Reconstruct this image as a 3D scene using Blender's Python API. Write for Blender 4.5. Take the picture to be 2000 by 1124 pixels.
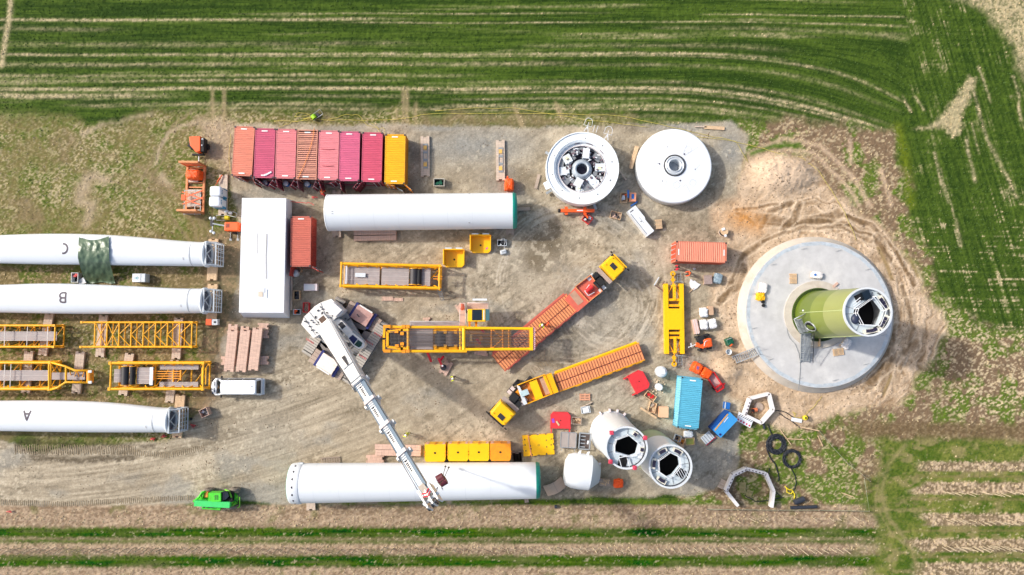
import bpy, bmesh, math, random
import numpy as np
from mathutils import Vector, Matrix
R = math.radians
random.seed(7)
for o in list(bpy.data.objects): bpy.data.objects.remove(o)
SC = bpy.context.scene
COL = SC.collection

# ---------------------------------------------------------------- camera
CAM_H, TILT, F = 88.0, R(3.6), 1400.0        # drone height, small forward tilt, focal length in photo pixels
cam = bpy.data.cameras.new('camera'); co = bpy.data.objects.new('camera', cam); COL.objects.link(co)
co.location = (0, 0, CAM_H); co.rotation_euler = (TILT, 0, 0)
cam.sensor_width = 36; cam.lens = 36 * F / 2000; cam.clip_end = 3000; cam.clip_start = 1
SC.camera = co
# ---------------------------------------------------------------- sky and sun
SUN_EL, SUN_AZ = 37.0, 18.0                  # shadows run right and a little down in the picture
EXPO = 0.38
w = bpy.data.worlds.new('World'); SC.world = w; w.use_nodes = True
nt = w.node_tree; nt.nodes.clear()
wo = nt.nodes.new('ShaderNodeOutputWorld'); bg = nt.nodes.new('ShaderNodeBackground'); sk = nt.nodes.new('ShaderNodeTexSky')
sk.sky_type = 'NISHITA'; sk.sun_disc = False; sk.sun_elevation = R(SUN_EL); sk.sun_rotation = R(270 + SUN_AZ)
sk.dust_density = 4.0; sk.air_density = 1.0; sk.ozone_density = 0.6
bg.inputs[1].default_value = 0.15
nt.links.new(sk.outputs[0], bg.inputs[0]); nt.links.new(bg.outputs[0], wo.inputs[0])
sl = bpy.data.lights.new('sun', 'SUN'); sl.energy = 2.6; sl.angle = R(2.6); sl.color = (1.0, 0.955, 0.88)
so = bpy.data.objects.new('sun', sl); COL.objects.link(so)
sd = Vector((math.cos(R(SUN_EL)) * math.cos(R(SUN_AZ)), -math.cos(R(SUN_EL)) * math.sin(R(SUN_AZ)), -math.sin(R(SUN_EL))))
so.rotation_euler = sd.to_track_quat('-Z', 'Y').to_euler()
SC.view_settings.view_transform = 'Standard'; SC.view_settings.look = 'None'
SC.view_settings.gamma = 1; SC.view_settings.exposure = EXPO; SC.view_settings.use_curve_mapping = False

# ---------------------------------------------------------------- helpers
def P(px, py, z=0.0):
    """photo pixel seen at height z -> world point"""
    u = (px - 1000) / F; v = (562 - py) / F
    t = (CAM_H - z) / (math.cos(TILT) - v * math.sin(TILT))
    return Vector((u * t, (v * math.cos(TILT) + math.sin(TILT)) * t, z))
def ang(px0, py0, px1, py1, z=0.0):
    d = P(px1, py1, z) - P(px0, py0, z); return math.degrees(math.atan2(d.y, d.x))
def srgb(c):
    return tuple(((x / 255) / 12.92 if x / 255 <= 0.04045 else ((x / 255 + 0.055) / 1.055) ** 2.4) for x in c)
MATS = {}
def mat(name, col, rough=0.6, metal=0.0, var=0.15, scale=1.2, bump=0.0, dirt=None, coat=0.0, stretch=None, lin=False):
    """procedural material: base colour broken up by noise, with optional patches of dirt (colour, amount, scale)"""
    if name in MATS: return MATS[name]
    m = bpy.data.materials.new(name); m.use_nodes = True; n = m.node_tree.nodes; l = m.node_tree.links
    b = n['Principled BSDF']; b.inputs['Roughness'].default_value = rough; b.inputs['Metallic'].default_value = metal
    if coat: b.inputs['Coat Weight'].default_value = coat
    c = col if lin else srgb(col)
    tc = n.new('ShaderNodeTexCoord'); mp = n.new('ShaderNodeMapping'); l.new(tc.outputs['Object'], mp.inputs[0])
    if stretch: mp.inputs['Scale'].default_value = stretch
    nz = n.new('ShaderNodeTexNoise'); nz.inputs['Scale'].default_value = scale; nz.inputs['Detail'].default_value = 6; nz.inputs['Roughness'].default_value = 0.65
    l.new(mp.outputs[0], nz.inputs['Vector'])
    cr = n.new('ShaderNodeValToRGB'); e = cr.color_ramp.elements
    e[0].position = 0.3; e[1].position = 0.7
    e[0].color = tuple(x * (1 - var) for x in c) + (1,); e[1].color = tuple(min(1, x * (1 + var)) for x in c) + (1,)
    l.new(nz.outputs['Fac'], cr.inputs[0]); last = cr.outputs[0]
    if dirt:
        dc, da, ds = dirt
        n2 = n.new('ShaderNodeTexNoise'); n2.inputs['Scale'].default_value = ds; n2.inputs['Detail'].default_value = 8; n2.inputs['Roughness'].default_value = 0.7
        l.new(mp.outputs[0], n2.inputs['Vector'])
        r2 = n.new('ShaderNodeMapRange'); r2.inputs[1].default_value = 0.52; r2.inputs[2].default_value = 0.72; r2.inputs[3].default_value = 0; r2.inputs[4].default_value = da
        l.new(n2.outputs['Fac'], r2.inputs[0])
        mx = n.new('ShaderNodeMix'); mx.data_type = 'RGBA'; l.new(r2.outputs[0], mx.inputs['Factor']); l.new(last, mx.inputs[6])
        mx.inputs[7].default_value = srgb(dc) + (1,); last = mx.outputs[2]
    l.new(last, b.inputs['Base Color'])
    if bump:
        n3 = n.new('ShaderNodeTexNoise'); n3.inputs['Scale'].default_value = scale * 6; n3.inputs['Detail'].default_value = 4
        l.new(mp.outputs[0], n3.inputs['Vector']); bp = n.new('ShaderNodeBump'); bp.inputs['Strength'].default_value = bump; bp.inputs['Distance'].default_value = 0.05
        l.new(n3.outputs['Fac'], bp.inputs['Height']); l.new(bp.outputs[0], b.inputs['Normal'])
    MATS[name] = m; return m

class MB:
    """collects shapes and links them as one mesh object"""
    def __init__(s): s.v = []; s.f = []; s.sm = []; s.cut = []
    def add(s, vs, fs, smooth=False):
        k = len(s.v); s.cut.append((k, len(s.f))); s.v += [tuple(v) for v in vs]; s.f += [tuple(i + k for i in f) for f in fs]; s.sm += [smooth] * len(fs); return s
    def box(s, cx, cy, cz, sx, sy, sz, rz=0, rx=0, ry=0):
        M = Matrix.Rotation(R(rz), 3, 'Z') @ Matrix.Rotation(R(ry), 3, 'Y') @ Matrix.Rotation(R(rx), 3, 'X'); c = Vector((cx, cy, cz))
        vs = [c + M @ Vector((x * sx / 2, y * sy / 2, z * sz / 2)) for z in (-1, 1) for y in (-1, 1) for x in (-1, 1)]
        return s.add(vs, [(0, 2, 3, 1), (4, 5, 7, 6), (0, 1, 5, 4), (2, 6, 7, 3), (0, 4, 6, 2), (1, 3, 7, 5)])
    def beam(s, p0, p1, prof, smooth=False, prof2=None):
        """profile (u sideways, v up) swept from p0 to p1"""
        p0 = Vector(p0); p1 = Vector(p1); d = (p1 - p0).normalized()
        up = Vector((0, 0, 1)) if abs(d.z) < 0.98 else Vector((0, 1, 0))
        sd_ = d.cross(up).normalized(); up = sd_.cross(d).normalized(); n = len(prof); prof2 = prof2 or prof
        vs = [p0 + sd_ * a + up * b for a, b in prof] + [p1 + sd_ * a + up * b for a, b in prof2]
        fs = [(i, (i + 1) % n, n + (i + 1) % n, n + i) for i in range(n)] + [tuple(range(n - 1, -1, -1)), tuple(range(n, 2 * n))]
        s.add(vs, fs[:n], smooth); return s.add(vs, fs[n:])
    def bar(s, p0, p1, wd, ht=None):
        ht = ht or wd; a = wd / 2; b = ht / 2
        return s.beam(p0, p1, [(-a, -b), (a, -b), (a, b), (-a, b)])
    def tube(s, p0, p1, r, n=8, r2=None):
        pr = [(r * math.cos(i * 2 * math.pi / n), r * math.sin(i * 2 * math.pi / n)) for i in range(n)]
        k = (r2 if r2 is not None else r) / r
        return s.beam(p0, p1, pr, n > 5, [(a * k, b * k) for a, b in pr])
    def path(s, pts, r, n=6, closed=False):
        pts = [Vector(p) for p in pts]; m = len(pts); vs = []; fs = []
        for i, p in enumerate(pts):
            a = pts[(i - 1) % m] if (i or closed) else p; b = pts[(i + 1) % m] if (i < m - 1 or closed) else p
            d = (b - a).normalized() if (b - a).length > 1e-6 else Vector((1, 0, 0))
            up = Vector((0, 0, 1)) if abs(d.z) < 0.95 else Vector((1, 0, 0))
            sd_ = d.cross(up).normalized(); up = sd_.cross(d)
            vs += [p + sd_ * r * math.cos(j * 2 * math.pi / n) + up * r * math.sin(j * 2 * math.pi / n) for j in range(n)]
        for i in range(m if closed else m - 1):
            i2 = (i + 1) % m
            fs += [(i * n + j, i * n + (j + 1) % n, i2 * n + (j + 1) % n, i2 * n + j) for j in range(n)]
        if not closed: fs += [tuple(range(n - 1, -1, -1)), tuple((m - 1) * n + j for j in range(n))]
        return s.add(vs, fs, True)
    def prism(s, poly, z0, z1, poly2=None):
        n = len(poly); poly2 = poly2 or poly
        ar = sum(poly[i][0] * poly[(i + 1) % n][1] - poly[(i + 1) % n][0] * poly[i][1] for i in range(n))
        if ar < 0: poly = poly[::-1]; poly2 = poly2[::-1]
        vs = [(a[0], a[1], z0) for a in poly] + [(a[0], a[1], z1) for a in poly2]
        return s.add(vs, [(i, (i + 1) % n, n + (i + 1) % n, n + i) for i in range(n)] + [tuple(range(n - 1, -1, -1)), tuple(range(n, 2 * n))])
    def lathe(s, prof, n=48, axis='z', c=(0, 0, 0), closed=False, smooth=True, a0=0, a1=360):
        """profile of (radius, height) turned about an axis"""
        full = (a1 - a0) >= 360; m = len(prof); k = n if full else n + 1; vs = []; fs = []
        for i in range(k):
            t = R(a0 + (a1 - a0) * i / n); ct, st = math.cos(t), math.sin(t)
            for r, h in prof:
                p = (r * ct, r * st, h) if axis == 'z' else (h, r * ct, r * st)
                vs.append((p[0] + c[0], p[1] + c[1], p[2] + c[2]))
        for i in range(n):
            i2 = (i + 1) % k
            for j in range(m if closed else m - 1):
                j2 = (j + 1) % m; fs.append((i * m + j, i2 * m + j, i2 * m + j2, i * m + j2))
        return s.add(vs, fs, smooth)
    def disc(s, c, r0, r1, z0, z1, n=48):
        """flat ring (or disc when r0 is 0) with thickness"""
        if r0 <= 0:
            return s.prism([(c[0] + r1 * math.cos(i * 2 * math.pi / n), c[1] + r1 * math.sin(i * 2 * math.pi / n)) for i in range(n)], z0, z1)
        return s.lathe([(r0, z0), (r1, z0), (r1, z1), (r0, z1)], n, c=(c[0], c[1], 0), closed=True, smooth=False)
    def ball(s, c, rx, ry, rz, n=12, m=8):
        vs = []; fs = []
        for j in range(m + 1):
            t = math.pi * j / m
            for i in range(n):
                a = 2 * math.pi * i / n; vs.append((c[0] + rx * math.sin(t) * math.cos(a), c[1] + ry * math.sin(t) * math.sin(a), c[2] + rz * math.cos(t)))
        for j in range(m):
            for i in range(n): fs.append((j * n + i, (j + 1) * n + i, (j + 1) * n + (i + 1) % n, j * n + (i + 1) % n))
        return s.add(vs, fs, True)
    def soft(s, cx, cy, z0, sx, sy, sz, rz=0, k=0.25, seed=0, amp=0.04):
        """tarp-like rounded crumpled block"""
        rnd = random.Random(seed); n = 14; vs = []; fs = []; lv = [(0, 1.04), (0.35, 1.0), (0.7, 0.98), (0.9, 0.9), (1.0, 0.68), (1.02, 0.3)]
        for h, q in lv:
            for i in range(4 * n):
                t = 2 * math.pi * i / (4 * n); c_, s_ = math.cos(t), math.sin(t)
                e = (abs(c_) ** 6 + abs(s_) ** 6) ** (-1 / 6)
                x = c_ * e * sx / 2 * q + rnd.gauss(0, amp); y = s_ * e * sy / 2 * q + rnd.gauss(0, amp)
                a = R(rz); vs.append((cx + x * math.cos(a) - y * math.sin(a), cy + x * math.sin(a) + y * math.cos(a), z0 + h * sz + rnd.gauss(0, amp * 0.6) * (h > 0)))
        N = 4 * n
        for j in range(len(lv) - 1):
            for i in range(N): fs.append((j * N + i, j * N + (i + 1) % N, (j + 1) * N + (i + 1) % N, (j + 1) * N + i))
        fs.append(tuple((len(lv) - 1) * N + i for i in range(N)))
        return s.add(vs, fs, False)
    def each(s, name, m, parent=None, per=1, bevel=0):
        """every added shape (or every `per` shapes) becomes a part of its own"""
        cuts = s.cut[::per] + [(len(s.v), len(s.f))]; out = []
        for (v0, f0), (v1, f1) in zip(cuts[:-1], cuts[1:]):
            q = MB(); q.v = s.v[v0:v1]; q.f = [tuple(i - v0 for i in f) for f in s.f[f0:f1]]; q.sm = s.sm[f0:f1]; out.append(q.build(name, m, parent, bevel=bevel))
        return out
    def build(s, name, m, parent=None, label=None, bevel=0):
        me = bpy.data.meshes.new(name); me.from_pydata(s.v, [], s.f)
        me.polygons.foreach_set('use_smooth', s.sm); me.update()
        if any(s.sm) and not all(s.sm): pass
        ob = bpy.data.objects.new(name, me); COL.objects.link(ob)
        me.materials.append(m)
        if parent: ob.parent = parent
        if label: ob['label'] = label
        if bevel:
            b = ob.modifiers.new('bevel', 'BEVEL'); b.width = bevel; b.segments = 2; b.limit_method = 'ANGLE'
        return ob

def tag(o, label, cat, group=None):
    o['label'] = label; o['category'] = cat
    if group: o['group'] = group
    return o
def thing(name, label, cat, loc=(0, 0, 0), rz=0, group=None):
    o = bpy.data.objects.new(name, None); COL.objects.link(o); o.empty_display_size = 0.3
    o.location = Vector(loc); o.rotation_euler = (0, 0, R(rz)); return tag(o, label, cat, group)
def at(px, py, ztop=0.0, z=0.0):
    """base point (height z) of a thing whose top centre is seen at the pixel"""
    p = P(px, py, ztop); return Vector((p.x, p.y, z))
def copy_tree(o, parent=None):
    c = o.copy(); COL.objects.link(c); c.parent = parent
    for ch in [x for x in KIDS.get(o.name, [])]: KIDS.setdefault(c.name, []).append(copy_tree(ch, c))
    return c
KIDS = {}
def reg(root):
    for ch in [o for o in COL.objects if o.parent == root]: KIDS.setdefault(root.name, []).append(ch); reg(ch)
def dup(root, loc, rz, label, group=None):
    c = copy_tree(root); c.location = Vector(loc); c.rotation_euler = (0, 0, R(rz)); c['label'] = label
    if group: c['group'] = group
    return c
def loc2(pts, root, z):
    """pixels at height z -> local xy in an unrotated thing"""
    return [((P(x, y, z) - root.location).x, (P(x, y, z) - root.location).y) for x, y in pts]
def L3(px, py, z, root): return P(px, py, z) - root.location

# ---------------------------------------------------------------- shared materials
WHITE = mat('white_paint', (222, 226, 230), 0.38, var=0.03, scale=0.5, coat=0.2)
WHITE2 = mat('white_glossy_shell', (224, 229, 233), 0.3, var=0.02, scale=0.3, dirt=((196, 200, 200), 0.25, 0.6))
TARPW = mat('white_sheeting', (226, 229, 234), 0.55, var=0.03, scale=0.4)
YEL = mat('yellow_paint', (246, 176, 4), 0.42, var=0.10, scale=1.5, dirt=((214, 120, 20), 0.5, 2.0))
YEL2 = mat('bright_yellow_paint', (252, 192, 4), 0.4, var=0.05, scale=0.8, dirt=((225, 150, 20), 0.35, 1.5))
ORYEL = mat('worn_orange_yellow_paint', (238, 150, 20), 0.5, var=0.14, scale=2.0, dirt=((196, 110, 50), 0.6, 2.5))
ORG = mat('orange_paint', (240, 96, 36), 0.45, var=0.08, scale=2)
ORT = mat('orange_tarp', (246, 92, 20), 0.4, var=0.10, scale=2.5, bump=0.5)
RED = mat('red_paint', (206, 36, 40), 0.45, var=0.1, scale=2)
REDT = mat('faded_red_sheet', (214, 50, 56), 0.55, var=0.1, scale=2, dirt=((170, 40, 44), 0.4, 3))
RUST = mat('rusty_red_steel', (176, 84, 62), 0.7, var=0.2, scale=2, dirt=((120, 70, 50), 0.6, 3))
RUSTO = mat('worn_orange_steel', (222, 144, 94), 0.65, var=0.18, scale=2.2, dirt=((150, 90, 56), 0.55, 1.6))
WOOD = mat('weathered_timber', (196, 178, 160), 0.8, var=0.22, scale=1.6, bump=0.08, stretch=(5, 0.7, 3), dirt=((162, 144, 128), 0.5, 2.5))
WOODR = mat('reddish_timber', (204, 172, 154), 0.8, var=0.22, scale=1.6, bump=0.08, stretch=(5, 0.7, 3), dirt=((166, 134, 116), 0.5, 2.5))
WOODG = mat('grey_timber', (166, 150, 136), 0.85, var=0.2, scale=2.0, bump=0.06, stretch=(0.7, 5, 3))
PINE = mat('fresh_pine_board', (208, 178, 142), 0.7, var=0.18, scale=3, bump=0.05, dirt=((160, 122, 84), 0.5, 4))
CARD = mat('brown_cardboard', (190, 158, 130), 0.8, var=0.1, scale=3)
GALV = mat('galvanised_steel', (166, 172, 176), 0.42, metal=0.35, var=0.12, scale=3)
GREYP = mat('grey_painted_steel', (140, 146, 150), 0.5, var=0.12, scale=2)
LGREY = mat('light_grey_paint', (206, 212, 216), 0.45, var=0.06, scale=1.5)
GRATE = mat('walkway_grating', (160, 150, 148), 0.6, var=0.12, scale=2, dirt=((176, 150, 136), 0.4, 1.4))
DARK = mat('black_rubber', (26, 27, 30), 0.7, var=0.2, scale=3)
BLACK = mat('dark_interior', (10, 10, 14), 0.8, var=0.2, scale=2)
STEELD = mat('dark_steel', (62, 62, 66), 0.45, metal=0.4, var=0.2, scale=3)
GLASS = mat('tinted_glass', (22, 34, 44), 0.08, var=0.1, scale=1, coat=0.6)
BLUE = mat('blue_paint', (36, 110, 190), 0.45, var=0.1, scale=1.5)
NAVY = mat('navy_paint', (34, 44, 110), 0.4, var=0.15, scale=2)
TEAL = mat('teal_end_cover', (10, 140, 122), 0.5, var=0.12, scale=1.5, bump=0.2)
LETTER = mat('grey_lettering', (84, 76, 86), 0.6, var=0.05)
DGRN = mat('dark_green_plastic', (10, 84, 60), 0.4, var=0.1)
INKC = mat('dark_ink', (44, 42, 48), 0.6, var=0.05)
CHEV = mat('red_chevron', (204, 34, 52), 0.5, var=0.05)
# ---------------------------------------------------------------- ground sheet
def lat(seed):
    return np.random.RandomState(seed).rand(256, 256).astype(np.float32)
LAT = [lat(i) for i in range(12)]
def vn(x, y, k=0):
    t = LAT[k % 12]; xi = np.floor(x).astype(np.int64); yi = np.floor(y).astype(np.int64)
    fx = (x - xi).astype(np.float32); fy = (y - yi).astype(np.float32); fx = fx * fx * (3 - 2 * fx); fy = fy * fy * (3 - 2 * fy)
    x0 = xi & 255; x1 = (xi + 1) & 255; y0 = yi & 255; y1 = (yi + 1) & 255
    return (t[x0, y0] * (1 - fx) + t[x1, y0] * fx) * (1 - fy) + (t[x0, y1] * (1 - fx) + t[x1, y1] * fx) * fy
def fbm(x, y, k=0, o=4, g=0.55):
    s = 0; a = 1; n = 0
    for i in range(o):
        s = s + a * vn(x * 2 ** i + 17.3 * i, y * 2 ** i - 9.1 * i, k + i); n += a; a *= g
    return s / n
def ss(a, b, x):
    t = np.clip((x - a) / (b - a), 0, 1); return t * t * (3 - 2 * t)
def inpoly(X, Y, poly):
    """signed distance to a polygon in pixels, positive inside"""
    n = len(poly); ins = np.zeros(X.shape, bool); d = np.full(X.shape, 1e12, np.float32)
    for i in range(n):
        x0, y0 = poly[i]; x1, y1 = poly[(i + 1) % n]
        if y0 != y1:
            c = ((y0 > Y) != (y1 > Y)) & (X < (x1 - x0) * (Y - y0) / (y1 - y0) + x0); ins ^= c
        ex, ey = x1 - x0, y1 - y0; t = np.clip(((X - x0) * ex + (Y - y0) * ey) / (ex * ex + ey * ey + 1e-9), 0, 1)
        d = np.minimum(d, (X - x0 - t * ex) ** 2 + (Y - y0 - t * ey) ** 2)
    d = np.sqrt(d); return np.where(ins, d, -d)
def dline(X, Y, pts):
    d = np.full(X.shape, 1e12, np.float32)
    for (x0, y0), (x1, y1) in zip(pts[:-1], pts[1:]):
        ex, ey = x1 - x0, y1 - y0; t = np.clip(((X - x0) * ex + (Y - y0) * ey) / (ex * ex + ey * ey + 1e-9), 0, 1)
        d = np.minimum(d, (X - x0 - t * ex) ** 2 + (Y - y0 - t * ey) ** 2)
    return np.sqrt(d)
def axis(a, b, step, far):
    f = np.arange(a, b, step); k = np.geomspace(1.0, far, 14)
    return np.concatenate([(a - k)[::-1], f, f[-1] + k])
GX = axis(-68, 68, 0.125, 700); GY = axis(-42, 50, 0.125, 700)
WX, WY = np.meshgrid(GX, GY)
ct, st_ = math.cos(TILT), math.sin(TILT)
cy_ = WY * ct - CAM_H * st_; cz_ = -(WY * -st_) * 1.0
depth = CAM_H * ct + WY * st_
X = (1000 + F * WX / depth).astype(np.float32); Y = (562 - F * cy_ / depth).astype(np.float32)
X = np.clip(X, -2500, 4500); Y = np.clip(Y, -2500, 3500)
wx = (fbm(X / 45, Y / 45, 1, 4) - 0.5); wy = (fbm(X / 45 + 50, Y / 45, 2, 4) - 0.5)
def C(r, g, b): return np.array(srgb((r, g, b)), np.float32)
def blend(col, c, m):
    return col * (1 - m[..., None]) + np.asarray(c, np.float32) * m[..., None]
fine = fbm(X / 5, Y / 5, 3, 3, 0.7); sp = vn(X / 2.2, Y / 2.2, 5); sp2 = vn(X / 3.1 + Y / 9, Y / 2.4 - X / 9, 7)
med = fbm(X / 22, Y / 22, 4, 4); big = fbm(X / 140, Y / 140, 6, 3)
speck = np.clip((fine * 0.6 + sp * 0.2 + sp2 * 0.2 - 0.5) * 3.2 + 0.5, 0, 1)
STRAW = C(180, 166, 130); GREEN = C(56, 80, 20); GREEN2 = C(82, 104, 34); DGREEN = C(40, 62, 16); OLIVE = C(116, 106, 66); SOIL = C(124, 104, 84)
Z = np.zeros(X.shape, np.float32)
# crop field: rows run along the picture and bend down at the right
bend = np.where(X > 1250, ((X - 1250) / 500.0) ** 2 * ss(20, 230, Y) * 90, 0)
q = Y - bend + 3 * (vn(X / 180, Y / 400, 2) - 0.5) * 2
rows = fbm(X / 160, q / 3.2, 8, 3, 0.7); rowsb = fbm(X / 300, q / 14, 9, 3)
comb = fbm(X / 34 + q * .12, q / 1.5, 1, 2, .6)
g = np.clip(0.5 + (comb - .5) * 1.3 + (rows - 0.5) * 1.2 + (rowsb - 0.5) * 1.6 + (fine - 0.5) * 0.8, 0, 1)
col = blend(np.broadcast_to(DGREEN, X.shape + (3,)).copy(), GREEN2, g * 0.75)
straw = np.zeros(X.shape, np.float32)
for y0, w_, s_, x0, x1 in [(27, 2, .5, 480, 1150), (31, 2, .6, 1400, 1800), (38, 3.4, .95, -3000, 760), (45, 2, .55, 700, 1950), (56, 5, .35, -3000, 200), (57, 4, .3, 1300, 1900), (86, 6, .3, -3000, 800), (90, 5, .3, 1050, 1500), (106, 3.2, .8, -3000, 1500), (110, 2.5, .45, 400, 1800),
                           (125, 5, .5, -3000, 1100), (128, 4, .3, 1100, 1700), (147, 4, .55, -3000, 900), (157, 3.5, .6, -3000, 760), (160, 4, .28, 900, 1750), (173, 4, 1.0, -3000, 1720), (180, 3, .5, 850, 1700), (186, 7, .75, -3000, 320), (188, 4, .45, 550, 800), (193, 3, .4, 900, 1600),
                           (204, 5, .55, 150, 700), (206, 5, .55, 850, 1500), (213, 4, .5, 400, 1450), (228, 6, .3, 850, 1350), (-20, 3, .6, -3000, 4000), (-70, 3, .6, -3000, 4000), (-130, 4, .8, -3000, 4000)]:
    m = np.exp(-((q - y0) / (w_ * .8)) ** 2) * s_ * .85 * ss(x0 - 60, x0 + 60, X) * (1 - ss(x1 - 80, x1 + 80, X))
    straw = np.maximum(straw, m)
straw = np.maximum(straw, ss(0.62, 0.85, rowsb) * 0.35)
brk = vn(X / 30 + Y / 7, q / 4, 3)
fieldstraw = np.clip(straw * (0.35 + 1.1 * brk) * (0.35 + 1.3 * speck), 0, 1)
# right-hand field, rows running down and across
rf = ss(-12, 12, (X - (1762 + 10 * np.sin(Y / 60))) ) * (1 - ss(600, 660, Y - 0.12 * (X - 1800))) 
u = (X - 1890) - (Y - 150) * 0.30; rr = fbm(u / 3.6, Y / 110, 5, 3, 0.7); r2 = fbm(X / 90, Y / 4.2, 6, 3, 0.7)
crossm = ss(380, 470, Y) * 0.8
gs = np.clip(0.30 + (rr - 0.5) * 1.5 + (r2 - 0.5) * 1.3 * (0.4 + crossm) + (med - 0.5) * 1.2, 0, 1)
s2 = ss(0.56, 0.9, gs) * (0.15 + speck) * (.35 + .75 * ss(330, 420, Y) + .3 * (1 - ss(100, 200, Y)))
for ln, w_ in [([(1890, 150), (1925, 260), (1985, 385)], 4.5), ([(1825, 300), (1852, 395)], 3.6), ([(1885, 270), (1906, 355)], 3.6), ([(1866, 430), (1878, 480)], 3.5), ([(1765, 188), (1778, 218)], 3.2), ([(1788, 188), (1803, 215)], 3.2), ([(1912, 130), (1935, 200)], 3), ([(1980, 150), (1996, 235)], 4), ([(1840, 330), (1872, 460)], 2.2), ([(1898, 240), (1912, 300)], 2.4)]:
    s2 = np.maximum(s2, np.exp(-(dline(X + wx * 10 + (fine - .5) * 5, Y, ln) / (w_ * .85)) ** 2) * (0.15 + speck * .9) * (.4 + .8 * vn(X / 14, Y / 11, 2)))
boom_ = inpoly(X + wx * 16, Y + wy * 16, [(1778, 256), (1812, 243), (1842, 220), (1870, 183), (1888, 146), (1906, 150), (1898, 185), (1886, 215), (1876, 262), (1856, 276), (1846, 262), (1838, 256), (1812, 256)])
s2 = np.maximum(s2, ss(-6, 9, boom_ - 2 + (fine - .5) * 12) * (0.5 + 0.7 * fine))
corner = inpoly(X + wx * 40, Y + wy * 30, [(1862, -600), (1862, -2), (1900, 8), (1935, 30), (1962, 62), (1992, 110), (2010, 190), (2700, 300), (2700, -600)])
s2 = np.maximum(s2, ss(-14, 16, corner) * (0.35 + 0.9 * speck))
e1 = ss(0, 30, X - 1700) * np.exp(-((X - 1775) / 60) ** 2)
col = blend(col, blend(np.broadcast_to(DGREEN, col.shape), GREEN2, np.clip(0.42 + (rr - .5) * 1.3 + (fine - .5) + (r2 - .5) * .6, 0, 1) * 0.95), rf)
col = blend(col, C(98, 112, 24), np.exp(-(dline(X, Y, [(1752, 250), (1766, 300), (1776, 400)]) / 11) ** 2) * 0.8)
field = fieldstraw * (1 - rf) + np.clip(s2, 0, 1) * rf
col = blend(col, STRAW * (0.75 + 0.4 * fine[..., None]), field)
# cross track at the far left
col = blend(col, STRAW, np.clip(np.exp(-(dline(X, Y, [(26, -400), (20, 20), (12, 70), (2, 128)]) / 5) ** 2) * (0.4 + speck), 0, 1))
# rough weedy ground left of the yard
wl = inpoly(X + wx * 60, Y + wy * 40, [(-2600, 230), (0, 225), (180, 238), (330, 222), (420, 205), (480, 222), (800, 218), (1100, 222), (1230, 232), (1240, 250), (470, 262), (470, 470), (400, 640), (440, 780), (345, 872), (0, 862), (-2600, 860)])
wm = ss(-16, 20, wl); dg = vn((X * 0.8 + Y * 0.6) / 9, (Y * 0.8 - X * 0.6) / 3, 4)
wfl = vn((X * .9 + Y * .45) / 4.5, (Y * .9 - X * .45) / 1.9, 4) * .5 + vn((X * .8 - Y * .6) / 4, (Y * .8 + X * .6) / 2.2, 8) * .5
weed = blend(blend(np.broadcast_to(OLIVE, col.shape), C(84, 102, 34), np.clip(ss(0.42, 0.7, med) * .55 + ss(.45, .65, fine) * .35, 0, 1)), STRAW, np.clip(ss(0.45, 0.72, wfl) * .9 * (.35 + .65 * ss(.3, .6, fbm(X / 90, Y / 90, 2, 3))), 0, 1))
for cx0, cy0, r0 in [(120, 620, 330), (120, 640, 300), (250, 470, 130), (300, 460, 90), (520, 420, 250), (520, 430, 235)]:
    weed = blend(weed, C(142, 124, 96), np.exp(-((np.hypot(X - cx0 + wx * 20, Y - cy0) - r0) / 3.2) ** 2) * ss(150, 230, X) * ss(.3, .6, vn(X / 40, Y / 40, 6)) * .6)
weed = blend(weed, C(126, 108, 82), ss(0.55, 0.75, fbm(X / 60, Y / 60, 10, 3)) * 0.6)
col = blend(col, weed, wm * 0.95)
for ln, w_ in [([(155, 380), (168, 345), (185, 338), (200, 350)], 10), ([(150, 395), (180, 400), (170, 440)], 10), ([(320, 345), (332, 358)], 7), ([(160, 262), (210, 236), (300, 226)], 5), ([(385, 240), (330, 260), (300, 320)], 4), ([(560, 205), (600, 190)], 5)]:
    col = blend(col, C(176, 158, 132), np.exp(-(dline(X + wx * 22, Y + wy * 22, ln) / w_) ** 2) * wm * (0.5 + 0.5 * fine))
# trampled light soil beside the containers, vertical tyre marks in the field
sm = ss(-12, 14, inpoly(X + wx * 50, Y + wy * 40, [(388, 232), (425, 222), (450, 235), (452, 350), (440, 350), (420, 320), (400, 290)]))
col = blend(col, C(178, 158, 134) * (0.6 + 0.7 * fine[..., None]), sm * 0.85)
for x0, ya, yb in [(415, 172, 240), (438, 172, 250), (788, 172, 250), (795, 172, 255), (812, 200, 250), (775, 210, 240), (1005, 205, 250), (1090, 205, 235), (1015, 225, 250), (1085, 200, 230)]:
    dx = X + (Y - ya) * -0.05 * (x0 > 900) * 6 + 3 * (fine - 0.5)
    col = blend(col, C(164, 146, 112), np.exp(-((dx - x0) / 4.0) ** 2) * ss(ya - 8, ya + 8, Y) * (1 - ss(yb - 8, yb + 8, Y)) * (0.35 + 0.5 * fine))
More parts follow.
